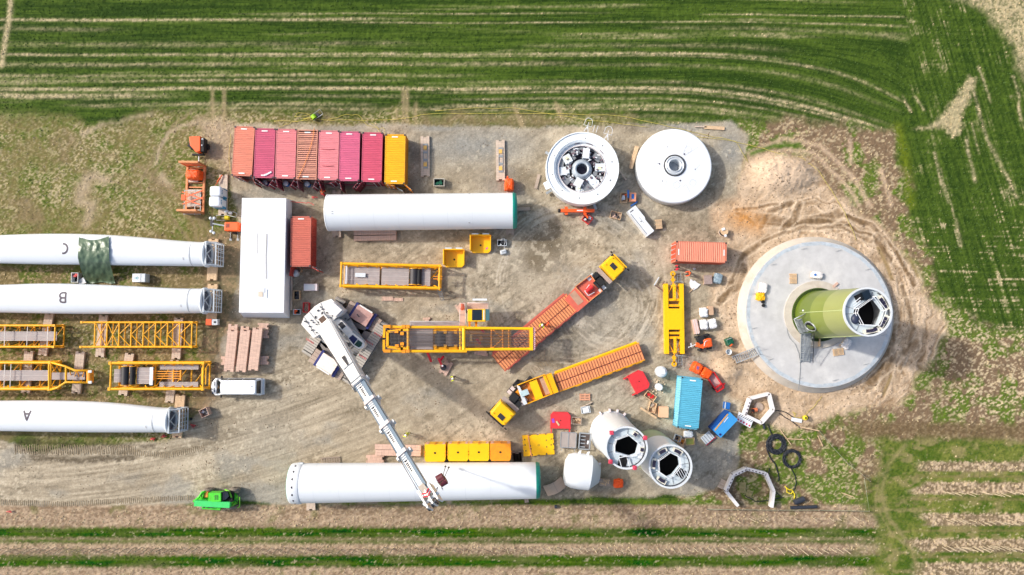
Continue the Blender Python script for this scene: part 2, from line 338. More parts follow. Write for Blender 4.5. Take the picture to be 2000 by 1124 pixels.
# brown weeds and moss around the tower pad
wp = inpoly(X + wx * 50, Y + wy * 50, [(1440, 238), (1560, 236), (1690, 240), (1740, 262), (1765, 320), (1790, 440), (1830, 560), (1930, 640), (2100, 640), (2700, 640), (2700, 862), (1715, 862), (1722, 905), (1712, 1000), (1330, 1000), (1300, 965), (1440, 930), (1440, 800), (1400, 700)])
wpm = ss(-10, 14, wp)
east = .8 * ss(1840, 1900, X + wx * 60) * (1 - ss(800, 830, Y)); south = ss(820, 850, Y) * ss(1440, 1480, X)
mid_ = ss(1560, 1700, X) * .5; moss = ss(0.50 - .10 * np.maximum(np.maximum(east, south), mid_), 0.60 - .06 * np.maximum(np.maximum(east, south), mid_), fbm(X / 34 + 7, Y / 34, 11, 4)); wfr = vn((X * .9 + Y * .45) / 5, (Y * .9 - X * .45) / 2.2, 4) * .5 + vn((X * .8 - Y * .6) / 5, (Y * .8 + X * .6) / 2.4, 8) * .5; lt = ss(0.5, 0.72, wfr) * (.6 + .5 * east)
wc = blend(blend(np.broadcast_to(C(120, 100, 78), col.shape), C(84, 108, 30), moss * (.5 + .7 * fine)), C(200, 182, 148), lt * 0.95)
wc = wc * (0.7 + 0.6 * fine[..., None])
col = blend(col, wc, wpm)
# yard and road, compacted gravel
YARD = [(448, 350), (458, 243), (620, 243), (800, 242), (1040, 250), (1240, 243), (1428, 237), (1464, 262), (1448, 330), (1440, 400), (1412, 470), (1440, 560), (1420, 700), (1450, 790), (1446, 860), (1441, 925), (1395, 955), (1350, 968), (1050, 976), (900, 984), (560, 990), (480, 978), (300, 992), (0, 1003), (-2600, 1010), (-2600, 852), (0, 856), (60, 882), (330, 858), (392, 800), (405, 760), (440, 640), (462, 560), (462, 420)]
yd = inpoly(X + wx * 14 + (fine - .5) * 6, Y + wy * 14 + (sp - .5) * 4, YARD); ym = ss(-4, 5, yd)
qr = Y + 95 * np.clip(X / 560, 0, 1.8) ** 1.9; streak = fbm(X / 90, qr / 4.5, 2, 4, 0.7); streak2 = fbm((X * .85 - Y * .5) / 60, (Y * .85 + X * .5) / 7, 7, 3, 0.65)
road = ss(640, 760, Y) * (1 - ss(560, 900, X)); 
yv = 0.5 + (med - .5) * 0.9 + (big - .5) * 0.8 + (fine - .5) * 0.65
yv = yv * (1 - road) + road * (0.5 + (streak - .5) * 1.5 + (fine - .5) * 0.35)
yv = yv + (streak2 - .5) * 0.5 * (1 - road)
yc = blend(np.broadcast_to(C(122, 111, 92), col.shape), C(193, 180, 157), np.clip(yv, 0, 1))
gg = ss(0.5, 0.72, fbm(X / 90 + 31, Y / 60, 9, 4)) * 0.6
for (cx0, cy0, rx, ry, a) in [(930, 285, 120, 38, 1), (1425, 290, 30, 40, 1), (1420, 880, 26, 50, 1), (1010, 500, 70, 60, .25), (1150, 640, 120, 70, .5), (1180, 760, 120, 60, .4), (860, 250, 60, 10, 1), (1330, 250, 70, 12, 1), (530, 860, 60, 60, .3)]:
    gg = np.maximum(gg, a * np.exp(-(((X - cx0) / rx) ** 2 + ((Y - cy0) / ry) ** 2) ** 1.2) * (0.6 + 0.7 * med))
yc = blend(yc, C(144, 142, 134) * (0.75 + 0.5 * fine[..., None]), np.clip(gg, 0, 1))
for (cx0, cy0, rx, ry, a) in [(1060, 470, 44, 16, .95), (1085, 440, 20, 16, .8), (1045, 505, 26, 28, .95), (1085, 480, 16, 30, .8), (1030, 345, 28, 18, .5), (1330, 640, 26, 40, .15), (1100, 655, 60, 16, .5), (1300, 430, 60, 16, .3), (1280, 600, 26, 26, .5), (1330, 450, 60, 10, .35), (430, 830, 34, 22, .35), (1400, 850, 40, 22, .5), (1060, 950, 40, 20, .5), (1240, 830, 50, 14, .4), (740, 595, 60, 16, .4), (1110, 925, 60, 30, .25), (900, 350, 200, 20, .3)]:
    yc = blend(yc, C(112, 100, 80), a * np.exp(-(((X + wx * 30 - cx0) / rx) ** 2 + ((Y + wy * 30 - cy0) / ry) ** 2) ** 1.4) * (0.5 + 0.8 * med))
# churned circling tracks in the open yard
for (cx0, cy0, r0, n_) in [(1190, 600, 70, 4), (1120, 560, 150, 3)]:
    rr_ = np.hypot(X - cx0, Y - cy0); 
    yc = blend(yc, C(204, 194, 176), np.clip(np.exp(-((rr_ - r0) / (10 * n_)) ** 2) * ss(0.5, 0.8, vn(rr_ / 3.2, np.arctan2(Y - cy0, X - cx0) * 3, 3)) * 0.5, 0, 1))
yc = blend(yc, C(96, 88, 72), ss(0.6, 0.68, fbm(X / 7, Y / 7, 1, 3, .7)) * ss(.45, .65, fbm(X / 70, Y / 70, 5, 3)) * 0.5)
yc = blend(yc, C(214, 202, 178), ss(0.62, 0.7, fbm(X / 8 + 40, Y / 8, 8, 3, .7)) * ss(.4, .65, fbm(X / 80 + 9, Y / 80, 3, 3)) * 0.45)
yc = blend(yc, C(104, 96, 78), ss(.58, .7, fbm((X * .8 - Y * .6) / 70, (Y * .8 + X * .6) / 5, 10, 3, .6)) * ss(.5, .7, fbm(X / 110 + 5, Y / 110, 7, 2)) * .4)
col = blend(col, yc, ym)
# brown earth west of the white hall and by the blade roots
em = ss(-10, 12, inpoly(X + wx * 40, Y + wy * 40, [(395, 462), (440, 440), (466, 455), (466, 620), (440, 660), (420, 780), (395, 800), (300, 792), (260, 770), (380, 700), (405, 620)]))
col = blend(col, blend(np.broadcast_to(C(146, 124, 98), col.shape), C(108, 98, 76), ss(.35, .65, fine)), em * 0.85)
# strips between blades
for (ya, yb) in [(522, 556), (615, 632), (680, 708), (764, 784)]:
    m = ss(ya - 6, ya + 4, Y) * (1 - ss(yb - 4, yb + 8, Y)) * (1 - ss(380, 420, X))
    col = blend(col, blend(blend(np.broadcast_to(C(118, 104, 72), col.shape), C(92, 104, 44), ss(.45, .62, med)), C(164, 144, 112), ss(.55, .8, speck)), m * 0.8)
# sand around the pad
SAND = [(1398, 400), (1442, 380), (1444, 330), (1470, 300), (1540, 296), (1590, 312), (1606, 345), (1640, 385), (1668, 398), (1700, 425), (1745, 462), (1775, 500), (1800, 560), (1838, 610), (1852, 650), (1830, 705), (1790, 742), (1762, 792), (1700, 800), (1640, 812), (1585, 828), (1540, 845), (1500, 826), (1468, 790), (1440, 792), (1415, 770), (1385, 720), (1400, 640), (1392, 560), (1418, 500), (1380, 440)]
sdn = inpoly(X + wx * 34, Y + wy * 34, SAND); snm = ss(-10, 12, sdn)
rp = np.hypot(X - 1594, Y - 616) + wx * 46 + (med - .5) * 16; th = np.arctan2(Y - 616, X - 1594)
ruts = fbm(rp / 5.0, th * 3.2, 4, 4, 0.65); right = ss(-0.4, 0.6, np.cos(th + 0.35))
sv = np.clip(0.55 + (med - .5) * 0.8 + (fine - .5) * 0.6 + (ruts - .5) * 1.5 * (0.25 + right), 0, 1)
sc = blend(np.broadcast_to(C(144, 120, 92), col.shape), C(216, 192, 164), sv)
for ln, w_, a in [([(1440, 418), (1475, 436), (1530, 442), (1600, 432), (1650, 436), (1700, 462), (1740, 505)], 3.5, .95), ([(1485, 440), (1500, 420), (1545, 400)], 4.5, .8), ([(1650, 420), (1700, 442), (1750, 490), (1785, 560)], 4, .9), ([(1500, 462), (1450, 500), (1425, 560), (1405, 590)], 5, .8), ([(1750, 640), (1735, 700), (1700, 745)], 9, .75), ([(1760, 560), (1785, 640), (1760, 720)], 4, .7), ([(1745, 448), (1772, 480), (1790, 512), (1803, 545)], 5, .9), ([(1712, 468), (1735, 505)], 7, .8), ([(1480, 425), (1560, 440), (1640, 420)], 7, .7), ([(1530, 452), (1552, 425), (1560, 402)], 5, .7), ([(1435, 410), (1520, 402)], 3, .8), ([(1738, 720), (1722, 760)], 7, .6), ([(1690, 760), (1760, 690), (1790, 670)], 7, .6), ([(1410, 582), (1440, 560), (1452, 520)], 6, .7), ([(1770, 600), (1775, 680)], 14, .4), ([(1490, 470), (1560, 448), (1640, 440), (1700, 470)], 3, .6)]:
    dl = np.exp(-(dline(X + wx * 16 + (fine - .5) * 5, Y + wy * 16, ln) / (w_ * 1.15)) ** 4); sc = blend(sc, C(116, 94, 68), np.clip(dl * a * (0.5 + 0.8 * vn(X / 6, Y / 6, 4)), 0, 1)); sc = blend(sc, C(222, 200, 172), np.exp(-((dline(X + wx * 16 + (fine - .5) * 5, Y + wy * 16, ln) - w_ * 1.6) / 1.6) ** 2) * .5)
sc = blend(sc, C(190, 136, 78), np.clip(np.exp(-(((X + wx * 30 - 1455) / 40) ** 2 + ((Y + wy * 30 - 430) / 26) ** 2)) * 0.95 * (.4 + fine), 0, 1))
for ln, w_ in [([(1768, 490), (1785, 520), (1792, 538)], 3.4), ([(1715, 485), (1733, 520), (1742, 545)], 4), ([(1740, 735), (1726, 770)], 3.6), ([(1775, 478), (1800, 510)], 3)]:
    sc = blend(sc, C(150, 128, 92), np.exp(-(dline(X, Y, ln) / w_) ** 4))
hill = np.exp(-(((X - 1528) / 56) ** 2 + ((Y - 342) / 34) ** 2) ** 2.0); sc = blend(sc, C(206, 182, 156) * (0.85 + 0.3 * fine[..., None]), hill * 0.8)
col = blend(col, sc, snm)
for ln, w_ in [([(1462, 300), (1530, 270), (1600, 285), (1660, 340), (1700, 400)], 5), ([(1460, 318), (1530, 290), (1590, 300), (1640, 350), (1680, 400)], 4), ([(1720, 330), (1742, 400)], 5), ([(1660, 270), (1664, 320)], 4)]:
    col = blend(col, C(188, 164, 138), np.exp(-(dline(X + wx * 10, Y + wy * 10, ln) / w_) ** 2) * (.5 + .6 * fine))
col = blend(col, C(72, 106, 24), np.exp(-(dline(X + wx * 12, Y + wy * 12, [(1468, 300), (1510, 284), (1560, 282)]) / 5) ** 2) * 0.85)
# verge and plant rows along the bottom
bl = ss(984, 992, Y + (fine - .5) * 8 + 2 * np.clip(X / 500, 0, 1)) * (1 - ss(1670, 1750, X + wx * 110 + (fine - .5) * 24 - (Y - 1000) * 0.3))
brn = blend(blend(np.broadcast_to(C(128, 108, 86), col.shape), C(182, 160, 134), ss(.35, .75, wfr * .6 + streak * .4)), C(92, 100, 44), ss(.6, .8, med) * 0.5)
def strips(col, lst, m):
    for y0, y1, a in lst:
        k = ss(y0 - 5, y0 + 5, Y + (fine - .5) * 9) * (1 - ss(y1 - 5, y1 + 5, Y + (fine - .5) * 9)) * m * a * (.75 + .4 * (vn(X / 60, Y / 6, 4)))
        gcol = blend(np.broadcast_to(C(46, 70, 14), col.shape), C(82, 102, 30), np.clip((rows - .5) * 1.4 + .45 + (fine - .5) * .6, 0, 1))
        col = blend(col, gcol, k)
    return col
col = blend(col, brn, bl)
col = blend(col, C(176, 154, 130), ss(0.3, .7, speck) * 0.55 * bl * (np.exp(-((Y - 1016) / 9) ** 2) + np.exp(-((Y - 1068) / 9) ** 2) + np.exp(-((Y - 1118) / 12) ** 2)))
lst = [(1031, 1051, 1.1), (1054, 1062, .9), (1085, 1108, 1.1)] + [(1140 + 52 * i, 1163 + 52 * i, 1) for i in range(6)]
col = strips(col, lst, bl)
# plant rows at the lower right
br = ss(1750, 1800, X + wx * 30 + (vn(Y / 14, X / 900, 3) - .5) * 40) * ss(862, 872, Y)
gr2 = blend(np.broadcast_to(C(66, 90, 22), col.shape), C(112, 118, 54), np.clip(.5 + (med - .5) * 1.8 + (fine - .5) * 1.4, 0, 1)); gr2 = blend(gr2, C(150, 134, 96), ss(.5, .7, fbm(X / 26, Y / 12, 5, 4)) * .55)
tr = ss(1665, 1745, X + wx * 110 + (fine - .5) * 20) * ss(848, 866, Y + wy * 16)
col = blend(col, gr2, tr)
ruts2 = np.exp(-(dline(X + wx * 8, Y, [(1770, 870), (1735, 905), (1722, 960), (1735, 1010), (1775, 1060), (1795, 1130), (1800, 1300)]) / 5) ** 2) + np.exp(-(dline(X + wx * 8, Y, [(1720, 900), (1712, 990), (1740, 1040), (1800, 1090)]) / 3) ** 2) * .8
col = blend(col, C(140, 130, 88), np.clip(ruts2 * (0.4 + .5 * fine), 0, 1) * tr)
bn = blend(np.broadcast_to(C(120, 104, 80), col.shape), C(196, 174, 146), ss(.35, .85, speck * .6 + dg * .4))
for y0, y1 in [(902, 921), (942, 966), (1003, 1027), (1053, 1078), (1099, 1130), (1150, 1175), (1200, 1230), (1250, 1280)]:
    k = ss(y0 - 3, y0 + 3, Y + (fine - .5) * 8) * (1 - ss(y1 - 3, y1 + 3, Y + (fine - .5) * 8)) * br * ss(1775, 1800, X + (vn(Y / 20, Y / 20, 2) - .5) * 60)
    col = blend(col, bn, k)
    col = blend(col, C(128, 112, 78), np.exp(-((Y - y1 - 10) / 2.5) ** 2) * br * .5)
hb = np.exp(-((Y - 840 - (X - 1800) * 0.02) / 17) ** 4) * ss(1600, 1700, X)
col = blend(col, blend(np.broadcast_to(C(104, 86, 62), col.shape), C(142, 124, 94), ss(.4, .8, wfr) * .7), hb * 0.95)
# pale clumps of prunings on the rows
cl = ss(0.70, 0.78, fbm(X / 6 + Y / 11, Y / 5 - X / 17, 9, 3, .6)) * np.clip(bl + br, 0, 1) * ss(990, 1030, Y + 120 * (X > 1750))
col = blend(col, C(200, 184, 154), cl * 0.45)
col = blend(col, C(90, 112, 30), np.exp(-((Y - 981 + (fine - .5) * 8) / 5) ** 2) * ss(560, 700, X) * (1 - ss(1400, 1440, X)) * ss(.3, .6, med))
# damp dark mud beside the crawler tracks
for ln, w_, a in [([(30, 868), (180, 868), (300, 872)], 3, .6), ([(60, 893), (150, 900), (260, 893)], 6, .75), ([(75, 862), (40, 862)], 5, .6)]:
    col = blend(col, C(70, 60, 46), np.clip(np.exp(-(dline(X + wx * 8, Y + (fine - .5) * 14, ln) / w_) ** 2) * a, 0, 1))
# relief
soft = np.clip(1 - ym - snm, 0, 1)
Z += soft * ((fine - .5) * 0.13 + (sp - .5) * 0.03) + ym * ((fine - .5) * 0.035 + (streak2 - .5) * 0.03) + snm * ((ruts - .5) * 0.17 * (0.4 + right) + (fine - .5) * 0.13 + (med - .5) * .12)
Z += 1.0 * np.exp(-(((X - 1528) / 56) ** 2 + ((Y - 342) / 34) ** 2) ** 2.0) * (0.85 + 0.3 * med)
Z += 0.55 * np.exp(-(((X - 1424) / 22) ** 2 + ((Y - 722) / 20) ** 2) ** 1.5)
Z = Z.astype(np.float32)
flat = np.zeros(X.shape, bool); flat[14:-14, 14:-14] = True
Z = np.where(flat, Z, 0)
col = col * (0.92 + 0.16 * sp[..., None])
ny_, nx_ = X.shape
me = bpy.data.meshes.new('ground')
vv = np.stack([WX, WY, Z], -1).reshape(-1, 3).astype(np.float32)
idx = np.arange(nx_ * ny_).reshape(ny_, nx_)
ff = np.stack([idx[:-1, :-1], idx[:-1, 1:], idx[1:, 1:], idx[1:, :-1]], -1).reshape(-1, 4).astype(np.int32)
me.vertices.add(len(vv)); me.vertices.foreach_set('co', vv.ravel())
me.loops.add(ff.size); me.loops.foreach_set('vertex_index', ff.ravel())
me.polygons.add(len(ff)); me.polygons.foreach_set('loop_start', np.arange(0, ff.size, 4, dtype=np.int32))
me.polygons.foreach_set('use_smooth', np.ones(len(ff), bool)); me.update()
ca = me.color_attributes.new('soil', 'FLOAT_COLOR', 'POINT')
ca.data.foreach_set('color', np.concatenate([np.clip(col, 0, 1), np.ones(X.shape + (1,))], -1).astype(np.float32).ravel())
gm = bpy.data.materials.new('ground_soil_and_crop'); gm.use_nodes = True; n = gm.node_tree.nodes; l = gm.node_tree.links
b = n['Principled BSDF']; b.inputs['Roughness'].default_value = 0.95; b.inputs['Specular IOR Level'].default_value = 0.15
at_ = n.new('ShaderNodeAttribute'); at_.attribute_name = 'soil'
tc = n.new('ShaderNodeTexCoord'); nz = n.new('ShaderNodeTexNoise'); nz.inputs['Scale'].default_value = 5.0; nz.inputs['Detail'].default_value = 5; nz.inputs['Roughness'].default_value = 0.8
l.new(tc.outputs['Object'], nz.inputs['Vector'])
mr = n.new('ShaderNodeMapRange'); mr.inputs[1].default_value = 0.25; mr.inputs[2].default_value = 0.75; mr.inputs[3].default_value = 0.7; mr.inputs[4].default_value = 1.3
l.new(nz.outputs['Fac'], mr.inputs[0]); mx = n.new('ShaderNodeVectorMath'); mx.operation = 'SCALE'
l.new(at_.outputs['Color'], mx.inputs[0]); l.new(mr.outputs[0], mx.inputs['Scale']); l.new(mx.outputs[0], b.inputs['Base Color'])
bp = n.new('ShaderNodeBump'); bp.inputs['Strength'].default_value = 0.5; bp.inputs['Distance'].default_value = 0.06
l.new(nz.outputs['Fac'], bp.inputs['Height']); l.new(bp.outputs[0], b.inputs['Normal'])
me.materials.append(gm); go = bpy.data.objects.new('ground', me); COL.objects.link(go); go['kind'] = 'structure'

# ---------------------------------------------------------------- countless small things on the ground
def scatter(name, weight, n, size, zs, m, label, cat, seed, kind='clod'):
    """n small solids strewn where the weight map is high"""
    rs = np.random.RandomState(seed); iy = rs.randint(20, ny_ - 20, n * 12); ix = rs.randint(20, nx_ - 20, n * 12); w_ = weight[iy, ix]; k = rs.rand(n * 12) < w_; iy, ix = iy[k][:n], ix[k][:n]; N = len(ix)
    px_ = WX[iy, ix] + rs.uniform(-.06, .06, N); py_ = WY[iy, ix] + rs.uniform(-.06, .06, N); pz = Z[iy, ix]; s_ = size * rs.uniform(.45, 1.3, N); hh = zs * rs.uniform(.5, 1.3, N); a = rs.uniform(0, 6.28, N)
    V = []; q = 4 if kind == 'clod' else 3
    for j in range(q):
        r_ = s_ * rs.uniform(.7, 1.2, N); t = a + j * 2 * np.pi / q; V.append(np.stack([px_ + r_ * np.cos(t), py_ + r_ * np.sin(t), pz - .02], -1))
    tilt = .25 if kind == 'clod' else 1.1
    V.append(np.stack([px_ + s_ * rs.uniform(-tilt, tilt, N), py_ + s_ * rs.uniform(-tilt, tilt, N), pz + hh], -1))
    V = np.stack(V, 1).reshape(-1, 3); F_ = []; base = np.arange(N) * (q + 1)
    F_ = np.concatenate([np.stack([base + j, base + (j + 1) % q, base + q], -1) for j in range(q)])
    me2 = bpy.data.meshes.new(name); me2.from_pydata(V.tolist(), [], F_.tolist()); me2.update(); me2.materials.append(m)
    o = bpy.data.objects.new(name, me2); COL.objects.link(o); tag(o, label, cat); o['kind'] = 'stuff'; return o
VIS = ((X > -60) & (X < 2060) & (Y > -60) & (Y < 1190)).astype(np.float32)
fieldm = VIS * np.clip(1 - ym - snm, 0, 1); grn = np.clip((col[..., 1] - col[..., 0]) * 30, 0, 1); tan = np.clip((col.mean(-1) - .14) * 5, 0, 1)
scatter('crop_tufts', fieldm * grn, 26000, .08, .12, mat('crop_leaf', (60, 88, 24), .7, var=.25, scale=.3), 'short green crop blades covering the fields around the yard', 'crop', 1, 'tuft')
scatter('straw_tufts', fieldm * tan * (.3 + speck), 16000, .10, .10, mat('dry_straw', (190, 172, 134), .8, var=.2, scale=.5), 'dry straw and stubble between the crop rows', 'straw', 2, 'tuft')
scatter('gravel_stones', VIS * ym * (.25 + fine), 9000, .055, .05, mat('pale_stone', (200, 190, 170), .8, var=.25, scale=.8), 'small stones strewn over the compacted yard', 'stones', 3)
scatter('soil_clods', VIS * np.clip(snm * (ruts > .55) + ym * (med > .66) * .5 + wm * (fine > .6) * .4 + wpm * (fine > .6) * .5, 0, 1), 8000, .09, .08, mat('dark_clod', (128, 108, 84), .9, var=.25, scale=.8), 'earth clods along the ruts and rough ground', 'clods', 4)
# ---------------------------------------------------------------- shipping containers
def corrug(mb, axis_, pos, a0, a1, z0, z1, dep=0.04, pitch=0.28):
    """corrugated upright wall along x or y"""
    n = max(4, int(abs(a1 - a0) / pitch) * 4); vs = []
    for i in range(n + 1):
        a = a0 + (a1 - a0) * i / n; o = pos + (dep if (i % 4) in (1, 2) else 0) * (1 if pos > 0 else -1) * -1
        for z in (z0, z1): vs.append((o, a, z) if axis_ == 'y' else (a, o, z))
    mb.add(vs, [(2 * i, 2 * i + 2, 2 * i + 3, 2 * i + 1) for i in range(n)])
def container(px, py, rz, colr, label, group=None, side=None, slats=False, doors=(0, 0), L=6.06, W=2.44, H=2.59, stick=2, z=0.0, frame=None, name='shipping_container', roofcol=None):
    key = 'container_paint_%d_%d_%d' % colr
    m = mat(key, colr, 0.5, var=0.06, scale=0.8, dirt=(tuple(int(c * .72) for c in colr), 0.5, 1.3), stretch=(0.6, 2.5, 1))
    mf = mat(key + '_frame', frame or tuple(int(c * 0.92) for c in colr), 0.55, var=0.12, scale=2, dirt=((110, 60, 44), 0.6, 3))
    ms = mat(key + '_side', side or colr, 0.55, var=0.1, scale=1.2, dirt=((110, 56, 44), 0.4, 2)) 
    t = thing(name, label, 'container', at(px, py, H + z, z), rz, group); w, l = W / 2, L / 2
    f = MB()
    for sx in (-1, 1):
        for sy in (-1, 1): f.box(sx * (w - .06), sy * (l - .06), H / 2, .15, .15, H)
        f.box(sx * (w - .04), 0, H - .07, .09, L - .3, .12); f.box(sx * (w - .04), 0, .09, .09, L - .3, .16)
    for sy in (-1, 1): f.box(0, sy * (l - .05), H - .06, W - .3, .12, .12); f.box(0, sy * (l - .05), .09, W - .3, .12, .16)
    f.build('frame', mf, t)
    cc = MB()
    for sx in (-1, 1):
        for sy in (-1, 1): cc.box(sx * (w - .08), sy * (l - .08), H + .004, .19, .19, .03)
    cc.build('corner_casting', STEELD if not slats else mf, t)
    for sx in (-1, 1):
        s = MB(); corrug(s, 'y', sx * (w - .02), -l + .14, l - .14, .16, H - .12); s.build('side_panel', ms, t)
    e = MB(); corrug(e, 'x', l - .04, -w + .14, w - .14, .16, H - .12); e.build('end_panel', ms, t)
    MB().box(0, 0, .14, W - .2, L - .2, .06).build('floor', WOOD, t)
    if slats:
        r = MB(); k = 24
        for i in range(k):
            y = -l + .32 + i * (L - .64) / (k - 1); r.box(0, y, H - .05, W - .2, .13 + .03 * math.sin(i * 2.1), .05)
        r.build('roof_bow', m, t)
        MB().box(0, 0, H - .5, W - .25, L - .3, .03).build('inner_shade_sheet', mat('purple_brown_shade', (120, 66, 66), .8), t)  # sheet added below the bows, its colour standing in for the shade inside
    else:
        r = MB(); n = 104; vs = []
        for i in range(n + 1):
            y = -l + .12 + (L - .24) * i / n; zz = H - .055 + (.05 if (i % 4) in (1, 2) else 0)
            vs += [(-w + .08, y, zz), (w - .08, y, zz)]
        r.add(vs, [(2 * i, 2 * i + 1, 2 * i + 3, 2 * i + 2) for i in range(n)]); r.build('roof', m, t)
    if stick:
        for sy in ((-1, 1) if stick == 2 else (1,)): MB().box(random.uniform(-.1, .1), sy * (l - .32), H + .0, .72, .13, .02).build('number_plate', mat('white_sticker', (240, 240, 236), .6, var=.12, scale=12), t)
    for s_, a in zip((-1, 1), doors):
        d = MB(); lw = W / 2 - .08; hinge = Vector((s_ * (w - .06), -l + .02, 0)); dirv = Vector((-s_ * math.cos(R(a)), -math.sin(R(a)), 0))
        c_ = hinge + dirv * lw / 2; ra = math.degrees(math.atan2(dirv.y, dirv.x))
        d.box(c_.x, c_.y, H / 2, lw, .06, H - .3, rz=ra)
        for k in range(-3, 4): d.box(c_.x + dirv.x * k * .15, c_.y + dirv.y * k * .15, H / 2, .06, .10, H - .5, rz=ra)
        dd = d.build('door', ms, t); lb = MB()
        nrm = Vector((dirv.y, -dirv.x, 0)) * (1 if s_ < 0 else -1)
        for k in (-.25, .3):
            q_ = c_ + dirv * k + nrm * .08; lb.tube((q_.x, q_.y, .2), (q_.x, q_.y, H - .1), .03, 6)
            lb.box(q_.x, q_.y, 1.1, .05, .3, .05, rz=ra)
        lb.build('lock_bar', LGREY, dd)
    return t
GRC = 'containers standing side by side in the row'
CRIM_SHADE = (120, 30, 50)  # wall colour of the pink containers, darkened: their shade is painted in
cont = [
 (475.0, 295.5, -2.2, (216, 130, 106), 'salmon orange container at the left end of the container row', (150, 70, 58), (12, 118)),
 (516.6, 299.4, -1.0, (196, 84, 114), 'magenta container with a scrap of white sheet on its roof', CRIM_SHADE, (35, 60)),
 (558.0, 300.5, -.6, (216, 126, 130), 'light pink container between the magenta one and the slatted roof one', CRIM_SHADE, (75, 60)),
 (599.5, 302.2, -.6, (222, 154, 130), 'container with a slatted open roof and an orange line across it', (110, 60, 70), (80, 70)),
 (641.5, 303.6, -.6, (220, 132, 138), 'pale pink container with two thin dark dents across its roof', CRIM_SHADE, (72, 20)),
 (682.5, 305.4, -.4, (206, 98, 130), 'rose pink container with white scuffs down the middle of its roof', CRIM_SHADE, (76, 50)),
 (726.5, 307.2, -.8, (202, 82, 108), 'crimson pink container standing next to the yellow container', CRIM_SHADE, (128, 5)),
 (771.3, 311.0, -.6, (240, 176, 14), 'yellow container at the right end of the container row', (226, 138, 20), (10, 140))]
for i, (x, y, a, c, lb, sd_, dr) in enumerate(cont):
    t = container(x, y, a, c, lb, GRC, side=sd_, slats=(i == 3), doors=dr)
    if i == 4:
        d = MB(); d.path([(-.9, .75, 2.6), (-.3, .70, 2.62), (.3, .7, 2.62), (.8, .76, 2.6)], .03, 5); d.path([(-.7, -1.3, 2.6), (0, -1.36, 2.62), (.7, -1.3, 2.6)], .03, 5); d.build('roof_dent', mat('roof_dent_shade', (150, 50, 60), .8), t)
    if i == 7: MB().box(.5, -3.5, .9, .9, .06, 1.6, rz=-30).build('ramp_sheet', GALV, t)
container(587, 471.8, .4, (196, 104, 86), 'red corrugated container standing against the white hall', side=(176, 62, 50), doors=(100, 150), stick=1)
container(1370.0, 492.4, -91.8, (216, 132, 106), 'salmon container on its own between the white disc and the concrete pad', side=(206, 86, 56), doors=(3, 3))
container(1348.0, 788, -5.8, (92, 176, 204), 'light blue container beside the orange covered crates', side=(130, 206, 232), doors=(0, 0), L=6.0, W=2.5)
s = MB(); s.prism([(-.35, -.1), (.1, .1), (.55, .35), (.45, .5), (.0, .25), (-.4, .1)], 0, .06)
tag(s.build('plastic_sheet', TARPW), 'scrap of white sheeting lying on the magenta container roof', 'sheet').location = at(522, 343, 2.62, 2.63)
# line over the slatted roof
m_ = MB(); m_.path([P(x, y, 2.7) for x, y in [(614, 250), (611, 270), (606, 290), (596, 318), (582, 349)]], .03, 5)
tag(m_.build('tie_down_line', mat('orange_strap', (240, 150, 60), .6)), 'orange line lying diagonally over the slatted container roof', 'line')
# drums with white lids in front of the doors
for i, (x, y) in enumerate([(516.7, 357), (557.6, 357.8), (599, 359.2)]):
    t = thing('drum', ['white lidded drum before the open magenta container, a black lid beside it', 'white lidded drum before the open light pink container', 'white lidded drum before the slatted roof container'][i], 'drum', at(x, y, 1.0), 0, 'lidded drums by the container doors')
    b = MB(); b.lathe([(0, 0), (.3, 0), (.32, .3), (.3, .6), (.31, .95)], 20); b.build('body', BLUE if i else NAVY, t)
    l_ = MB(); l_.lathe([(.34, .93), (.34, 1.0), (.2, 1.05), (0, 1.06)], 20); l_.build('lid', LGREY, t)
b = MB(); b.disc((0, 0), 0, .2, 0, .03, 16); tag(b.build('lid', DARK), 'small black lid lying on gravel before the containers', 'lid').location = P(527, 360.5, .04)
# ---------------------------------------------------------------- timber mats
def mat_board(x0, y0, x1, y1, wpx, ztop, thick, label, group='timber mats under the loads', m=WOOD, name='timber_mat', z=None, cat='timber mat'):
    """bolted timber mat from one end pixel to the other"""
    a = P(x0, y0, ztop); b = P(x1, y1, ztop); L = (b - a).length; W = wpx * (CAM_H - ztop) / F; c = (a + b) / 2
    t = thing(name, label, cat, (c.x, c.y, ztop - thick if z is None else z), math.degrees(math.atan2(b.y - a.y, b.x - a.x)), group)
    n = 3 if W > .7 else 2; k = MB(); bw = W / n
    for i in range(n):
        y = -W / 2 + bw * (i + .5); e = random.uniform(-.03, .03); k.box(e, y, thick / 2, L - (.34 if i == n // 2 and n == 3 else 0), bw - .012, thick)
    k.build('beam', m, t)
    bo = MB()
    for s_ in (-1, 1):
        for q_ in (.7,): bo.tube((s_ * (L / 2 - q_), -W / 2 - .02, thick * .5), (s_ * (L / 2 - q_), W / 2 + .02, thick * .5), .025, 6)
    bo.build('bolt', STEELD, t)
    return t
GU = 'timber mats lying under the yellow lattice sections'
for a in [(96, 612, 82, 695, 17, .35, .3, 'timber mat under the right end of the upper left walkway truss', GU),
          (202, 616, 194, 698, 17, .35, .3, 'timber mat under the left end of the braced lattice section', GU),
          (56, 686, 49, 768, 17.5, .35, .3, 'timber mat under the straight part of the tapering jib', GU),
          (156.5, 687, 148, 769, 17.5, .35, .3, 'timber mat under the tapered nose of the jib', GU),
          (253, 691, 239, 773, 17.5, .35, .3, 'timber mat under the left end of the winch section', GU),
          (349, 621, 343, 702, 17, .35, .3, 'timber mat under the right end of the braced lattice section', GU),
          (340.5, 704, 330, 787, 16.5, .35, .3, 'timber mat under the right end of the winch section', GU)]: mat_board(*a)
GB = 'timber mats under the blade roots'
mat_board(416.5, 467, 413, 548, 19, .35, .33, 'timber mat under the root of blade C', GB, PINE)
